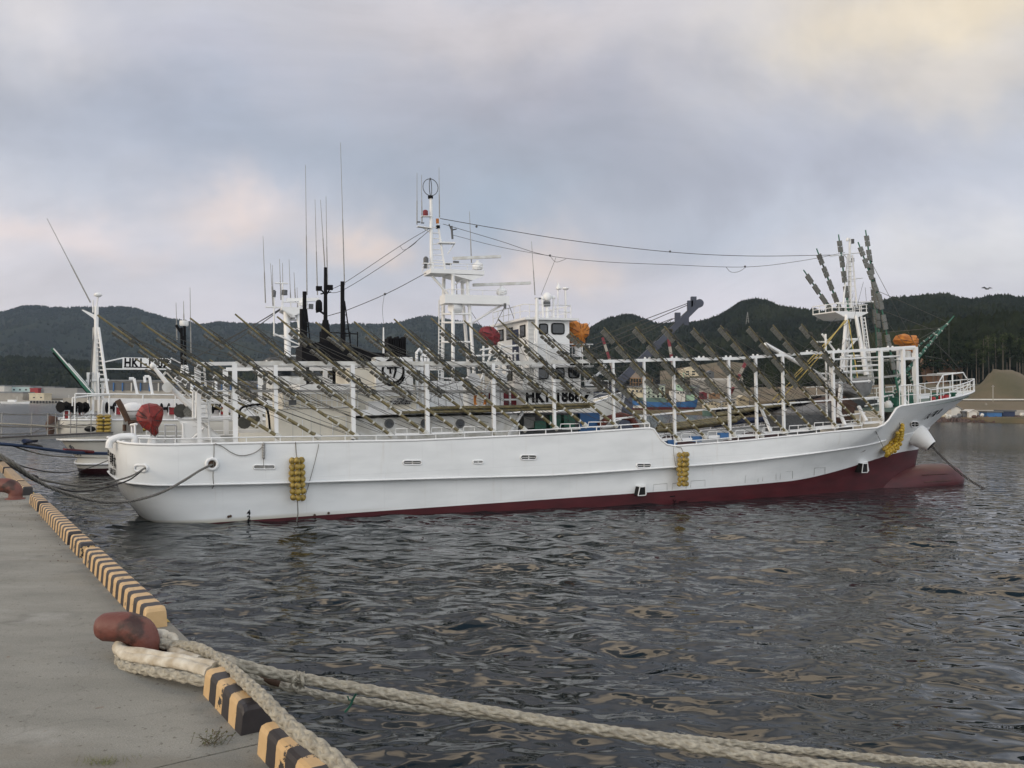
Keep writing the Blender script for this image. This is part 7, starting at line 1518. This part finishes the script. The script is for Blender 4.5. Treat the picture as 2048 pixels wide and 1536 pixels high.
# timber roof frame
tf = P(1280, 775, 470); root = empty('timber_frame', tf, 'unfinished timber roof frame on a hillside house', 'house frame'); hw = (P(1300, 770, 470).x-P(1256, 770, 470).x)/2; hz = P(1280, 757, 470).z-tf.z; rz = P(1280, 745, 470).z-tf.z
M['timber'] = mat('timber', (.36, .22, .12), .9, .1, 1)
q = MB(); q.prism([(-hw, -5, hz), (-hw*.5, 0, rz), (hw*.5, 0, rz), (hw, -5, hz)], (0, .4, .2)); q.build('roof', mat('roof_tile_brown', (.20, .15, .11), .9, .12, .8), root)
for k in range(9): q = MB(); x = -hw+2*hw*k/8; q.beam((x, -5, -2), (x, -5, hz), .3, .3); q.build('post', 'timber', root)
q = MB(); q.beam((-hw, -5, hz*.5), (hw, -5, hz*.5), .3, .3); q.beam((-hw, -5, hz), (hw, -5, hz), .3, .4); q.build('beam', 'timber', root)
hs = [(1412, 1440, 806, 812, 802, 350, 'hcream', 'roofg', 'cream shed with round windows near the water, left of a row'), (1440, 1462, 806, 813, 803, 352, 'hcream', 'roofg', 'second cream shed of the waterside row'), (1476, 1498, 798, 809, 791, 356, 'hcream', 'hcream', 'cream gabled house rising over the waterside row'), (1463, 1480, 802, 812, 799, 358, 'hwhite', 'roofg', 'small white house between the cream ones'), (1530, 1580, 802, 812, 798, 350, 'hwhite', 'hwhite', 'long low white shed on the waterside right of the cream house'), (1600, 1640, 800, 812, 797, 352, 'hwhite', 'roofg', 'white shed seen between the forward posts'), (1400, 1414, 787, 795, 784, 440, 'maroon', 'maroon', 'small red-brown hut on the field'), (1424, 1440, 788, 794, 786, 445, 'timber', 'timber', 'stack-like orange hut on the field'), (1415, 1428, 745, 753, 741, 510, 'dgrey', 'dgrey', 'dark little house beside the gabled cream house')]
for x0, x1, yw, yb, yr, D, w_, r__, l in hs: house(x0, x1, yw, yb, yr, D, 7, w_, r__, l, 'house', [(x0+3+k*7, x0+7+k*7, yw+1, yw+3.5) for k in range(int((x1-x0-4)//7))], 'x')
house(1535, 1590, 765, 776, 757, 430, 14, 'roofg', 'hwhite', 'large pale roofed hall behind the forward booms', 'building', (), 'y'); house(1640, 1670, 764, 776, 757, 420, 12, 'roofg', 'roofg', 'grey roofed hall right of the large pale one', 'building', (), 'y')
# small boats by the far waterside
def boat(px0, px1, yb, yt, D, m_, cab, label):
    a = P(px0, yb, D); b = P(px1, yb, D); a.z = 0; L_ = b.x-a.x; h = P(px0, yt, D).z; root = empty('small_boat', (a.x+L_/2, D, 0), label, 'boat'); w_ = min(1.6, L_*.2)
    q = MB(); st = [(-.5, .8, 1), (-.3, 1, .9), (.1, 1, .92), (.35, .6, 1.05), (.5, .02, 1.3)]
    q.grid([[(s*L_, -w_*k, h*z) for s, k, z in st]+[(s*L_, w_*k, h*z) for s, k, z in st[::-1]], [(s*L_*.94, -w_*k*.7, -.3) for s, k, z in st]+[(s*L_*.94, w_*k*.7, -.3) for s, k, z in st[::-1]]], sm=False, closed=True)
    q.add([(s*L_, -w_*k, h*.85) for s, k, z in st]+[(s*L_, w_*k, h*.85) for s, k, z in st], [(i, i+1, 6+i, 5+i) for i in range(4)]); q.build('hull', m_, root)
    if cab: q = MB(); q.box((-.25*L_, -w_*.6, h*.85), (0, w_*.6, h*.85+1.5)); q.build('cabin', cab, root); q = MB(); q.tube([(.05*L_, 0, h), (.05*L_, 0, h+3.5)], .08, 5); q.build('mast', 'white', root)
    return root
boat(2, 20+40, 807, 803, 560, 'white', 'white', 'long white boat moored at the far left breakwater'); boat(122, 150, 805, 801, 520, 'white', 'blue', 'white boat with a blue cover beyond the farther stern')
for k, (x0, x1, m_, c_, l) in enumerate(((1405, 1425, 'gdeck', 'white', 'green boat at the far waterside, left of the row'), (1430, 1455, 'dgrey', 'white', 'dark boat in the far waterside row'), (1540, 1565, 'gdeck', 'hcream', 'green boat right of the middle of the far row'), (1575, 1600, 'white', 'gdeck', 'white boat with green cabin in the far row'), (1205, 1240, 'blue', 'white', 'blue boat beyond the wheelhouse'), (1615, 1640, 'white', 'white', 'white boat at the right end of the far row'))): boat(x0, x1, 826, 820, 315, m_, c_, l)
# left shore: breakwater, warehouses
q = MB(); a = P(-200, 806, 600); b = P(146, 806, 590); q.box((a.x, 590, -2), (b.x, 606, P(50, 800.5, 590).z)); tag(q.build('breakwater', 'wall', None), 'low grey concrete breakwater at far left', 'breakwater')
for k in range(11):
    px = 63+k*6.2; c = P(px, 804, 588); q = MB(); q.lathe([(.7, 0), (.7, .8)], (0, 0, 0), (0, -1, 0), 10); o = q.build('tyre_fender', 'black'); o.location = c; tag(o, 'black tyre fender hung on the far breakwater, %s from the left' % ['first', 'second', 'third', 'fourth', 'fifth', 'sixth', 'seventh', 'eighth', 'ninth', 'tenth', 'last'][k], 'tyre fender', 'tyre fenders along the far breakwater')
house(-60, 8, 772, 800, 770, 640, 15, 'hwhite', 'roofg', 'white warehouse cut by the left edge', 'warehouse', (), 'flat'); house(10, 60, 774, 786, 771, 650, 15, mat('pale_blue_wall', (.42, .55, .54), .7, .05, .2), 'roofg', 'pale turquoise warehouse at far left', 'warehouse', [(14+k*12, 18+k*12, 778, 781) for k in range(4)], 'flat'); house(60, 108, 776, 790, 773, 655, 15, 'roofg', 'roofg', 'long grey warehouse right of the turquoise one', 'warehouse', (), 'flat')
house(-60, 45, 786, 800, 783, 620, 15, 'wall', 'roofg', 'low brownish quay shed in front of the turquoise warehouse', 'warehouse', (), 'flat'); house(58, 88, 788, 801, 786, 618, 10, 'hcream', 'hcream', 'cream block house on the breakwater', 'warehouse', [(66, 70, 794, 796), (80, 84, 794, 796)], 'flat'); house(88, 154, 779, 794, 776, 640, 15, 'grey', 'grey', 'dark grey storage hall at far left', 'warehouse', (), 'flat')
house(60, 76, 778, 786, 776, 645, 4, 'red', 'red', 'small red stall front at far left', 'warehouse', (), 'flat')
# market hall behind the second vessel
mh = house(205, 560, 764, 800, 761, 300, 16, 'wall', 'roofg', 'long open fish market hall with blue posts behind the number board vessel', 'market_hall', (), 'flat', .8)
mc = mh.location; q = MB(); A0 = P(205, 780, 300); A1 = P(560, 768, 300); q.box((A0.x-mc.x, -8.2, A0.z-mc.z), (A1.x-mc.x, -8.05, A1.z-mc.z)); q.build('painted_shade_panel', 'dgrey', mh)  # dark panel stands in for the shade inside the open hall
for k in range(20):
    p = P(210+k*18, 780, 300); q = MB(); q.box((p.x-mc.x-.2, -8.6, p.z-mc.z-.5), (p.x-mc.x+.2, -8.2, P(210, 765, 300).z-mc.z)); q.build('post', 'blue' if k % 3 else 'hwhite', mh)
q = MB(); q.box((P(150, 800, 296).x, 288, -2), (P(700, 800, 296).x, 330, P(300, 797, 288).z)); q.build('market_quay', 'wall')['kind'] = 'structure'
# cranes
def craneboom(name, a, b, D, w0, w1, m_, label, cat='crane'):
    a = P(*a, D); b = P(*b, D); root = empty(name, b, label, cat); q = MB(); a = a-b; q.beam((0, 0, 0), a*.55, w0, w0); q.build('lower_boom', m_, root); q = MB(); q.beam(a*.5, a, w1, w1); q.build('upper_boom', m_, root); return root, a
cr, ca = craneboom('telescopic_crane', (1398, 607), (1218, 785), 78, .72, .52, 'dgrey', 'dark blue-grey telescopic crane boom rising behind the wheelhouse')
M['cranec'] = mat('crane_paint', (.045, .055, .085), .5, .1, 1); 
for ch_ in cr.children: ch_.data.materials[0] = M['cranec']
q = MB(); q.lathe([(.40, -.25), (.40, .25)], ca, (0, 1, 0), 16); q.build('boom_head', 'cranec', cr); q = MB()
for px, py in ((1387, 604), (1380, 612), (1355, 636), (1372, 640)): p = P(px, py, 78)-cr.location; q.cbox(p, (.5, .4, 1.0))
q.build('sheave_block', 'cranec', cr)
for a, b in (((1385, 603), (1180, 680)), ((1380, 608), (1190, 690)), ((1352, 635), (1190, 715)), ((1345, 637), (1180, 700)), ((1385, 612), (1300, 690))): q = MB(); q.tube([P(*a, 78)-cr.location, P(*b, 78)-cr.location], .035, 4); q.build('hoist_wire', 'wire', cr)
q = MB(); p = P(1218, 785, 78)-cr.location; q.box((-2, -1.5, -8), (2, 1.5, 0)); q.build('crane_base', 'cranec', cr)
M['stripe'] = M['red']
for x0, y0, x1, y1, D, l in ((1337, 678, 1352, 770, 360, 'tall red and white crane boom left of the gabled house'), (1492, 723, 1455, 800, 340, 'red and white crane boom slanting above the waterside houses'), (1205, 675, 1232, 760, 380, 'red and white crane boom beside the wheelhouse')):
    a = P(x0, y0, D); b = P(x1, y1, D); root = empty('lattice_crane', b, l, 'crane')
    for k in range(6): q = MB(); q.beam((a-b)*k/6, (a-b)*(k+1)/6, 1.1, 1.1); q.build('boom_section', 'maroon' if k % 2 else 'wall', root)
# bird
c = P(1974, 578, 120); q = MB(); q.ball((0, 0, 0), (.35, .1, .1), 8, 5); q.add([(-.1, 0, .05), (.12, 0, .05), (-.5, -.2, .32), (-.95, -.1, .12)], [(0, 1, 2, 3)]); q.add([(.12, 0, .05), (-.1, 0, .05), (.5, .2, .32), (.95, .1, .12)], [(0, 1, 2, 3)]); o = q.build('bird', 'dgrey'); o.location = c; tag(o, 'small dark gull gliding over the right hills', 'bird')
for px, y0, y1, l in ((1495, 624, 642, 'thin white aerial tower on the middle hill'), (1636, 627, 640, 'thin white pylon on the ridge left of the bow mast'), (1988, 656, 680, 'thin grey pylon on the right hill')):
    c = P(px, y1, 860); h = P(px, y0, 860).z-c.z; q = MB()
    for s_ in (-1, 1): q.tube([(s_*1.6, 0, -4), (0, 0, h)], .25, 4)
    for k in range(4): w_ = 1.6*(1-k/4); q.tube([(-w_, 0, h*k/4), (w_, 0, h*k/4)], .2, 4)
    o = q.build('pylon', 'grey'); o.location = c; tag(o, l, 'pylon')
# ------------------------------------------------------------------ water
mw_ = bpy.data.materials.new('harbour_water'); mw_.use_nodes = True
t = mw_.node_tree; b = t.nodes['Principled BSDF']; b.inputs['Base Color'].default_value = (.006, .011, .013, 1); b.inputs['Roughness'].default_value = .02; b.inputs['IOR'].default_value = 1.33
co = t.nodes.new('ShaderNodeTexCoord')
def wn(s, d, sc3, rot, dist=0):
    mp = t.nodes.new('ShaderNodeMapping'); mp.inputs['Scale'].default_value = sc3; mp.inputs['Rotation'].default_value = (0, 0, rot); t.links.new(co.outputs['Object'], mp.inputs[0])
    n = t.nodes.new('ShaderNodeTexNoise'); n.inputs['Scale'].default_value = s; n.inputs['Detail'].default_value = d; n.inputs['Roughness'].default_value = .5; n.inputs['Distortion'].default_value = dist; t.links.new(mp.outputs[0], n.inputs['Vector']); return n.outputs[0]
prev = None; bps = []
for s, d, sc3, rot, dist, ht in ((1.1, .6, (1, 1.7, 1), .3, .5, .12), (2.6, .3, (1, 1.6, 1), -.25, .5, .022), (.4, 1, (1, 1.4, 1), .1, .2, .10)):
    bp = t.nodes.new('ShaderNodeBump'); bp.inputs['Distance'].default_value = ht; bp.inputs['Strength'].default_value = 1; t.links.new(wn(s, d, sc3, rot, dist), bp.inputs['Height'])
    if prev is not None: t.links.new(prev.outputs[0], bp.inputs['Normal'])
    prev = bp; bps.append(bp)
t.links.new(prev.outputs[0], b.inputs['Normal'])
ln = t.nodes.new('ShaderNodeVectorMath'); ln.operation = 'LENGTH'; t.links.new(co.outputs['Object'], ln.inputs[0])
rg_ = t.nodes.new('ShaderNodeMapRange'); rg_.inputs[1].default_value = 35; rg_.inputs[2].default_value = 130; rg_.inputs[3].default_value = .02; rg_.inputs[4].default_value = .17; t.links.new(ln.outputs['Value'], rg_.inputs[0]); t.links.new(rg_.outputs[0], b.inputs['Roughness'])
bf_ = t.nodes.new('ShaderNodeMapRange'); bf_.inputs[1].default_value = 45; bf_.inputs[2].default_value = 110; bf_.inputs[3].default_value = 1; bf_.inputs[4].default_value = .15; t.links.new(ln.outputs['Value'], bf_.inputs[0])
for bp in bps: t.links.new(bf_.outputs[0], bp.inputs['Strength'])
def axis(lo, hi, step, far, g=1.16):
    a = list(np.arange(lo, hi, step)); s = step
    while a[-1] < far: s *= g; a.append(a[-1]+s)
    s = step; pre = []; x = lo
    while x > -far: s *= g; x -= s; pre.append(x)
    return np.array(pre[::-1]+a)
gx = axis(-18, 20, .085, 9000, 1.1); gy = axis(4, 36, .085, 9000, 1.1); gy = gy[gy > -3000]
X, Y = np.meshgrid(gx, gy); Z = np.zeros_like(X); wr_ = np.random.default_rng(4)
for k in range(70):
    lam = np.exp(wr_.uniform(np.log(.9), np.log(3.2))); a = wr_.normal(1.25, .75); amp = .0029*lam; ph = wr_.uniform(0, 6.28); kx, ky = np.cos(a)*6.2832/lam, np.sin(a)*6.2832/lam
    s_ = np.sin(X*kx+Y*ky+ph+.6*np.sin(X*.31*ky+Y*.27*kx+ph)); Z += amp*(s_+.25*np.sin(2*(X*kx+Y*ky+ph)))
fade = np.clip((46-np.hypot(X, Y-8))/22, 0, 1); Z *= fade
me = bpy.data.meshes.new('water'); ny, nx = X.shape; co_ = np.stack([X, Y, Z], -1).reshape(-1, 3).astype(np.float32)
idx = np.arange(nx*ny).reshape(ny, nx); fq = np.stack([idx[:-1, :-1], idx[:-1, 1:], idx[1:, 1:], idx[1:, :-1]], -1).reshape(-1)
me.vertices.add(len(co_)); me.vertices.foreach_set('co', co_.ravel()); nf = len(fq)//4; me.loops.add(len(fq)); me.loops.foreach_set('vertex_index', fq.astype(np.int32)); me.polygons.add(nf)
me.polygons.foreach_set('loop_start', np.arange(0, len(fq), 4, dtype=np.int32)); me.polygons.foreach_set('use_smooth', np.ones(nf, bool)); me.update(calc_edges=True); me.materials.append(mw_)
wo_ = bpy.data.objects.new('water', me); col.objects.link(wo_); wo_['kind'] = 'structure'

# ------------------------------------------------------------------ air between here and the hills
q = MB(); q.box((-6500, -60, -3.2), (6500, 5200, 420)); hz_ = q.build('haze', 'white'); hz_.data.materials.clear(); hm_ = bpy.data.materials.new('haze_air'); hm_.use_nodes = True; t = hm_.node_tree; t.nodes.clear()
pv = t.nodes.new('ShaderNodeVolumePrincipled'); pv.inputs['Color'].default_value = (.62, .78, 1.0, 1); pv.inputs['Density'].default_value = .000065; om = t.nodes.new('ShaderNodeOutputMaterial'); t.links.new(pv.outputs[0], om.inputs['Volume']); hz_.data.materials.append(hm_); hz_['kind'] = 'stuff'
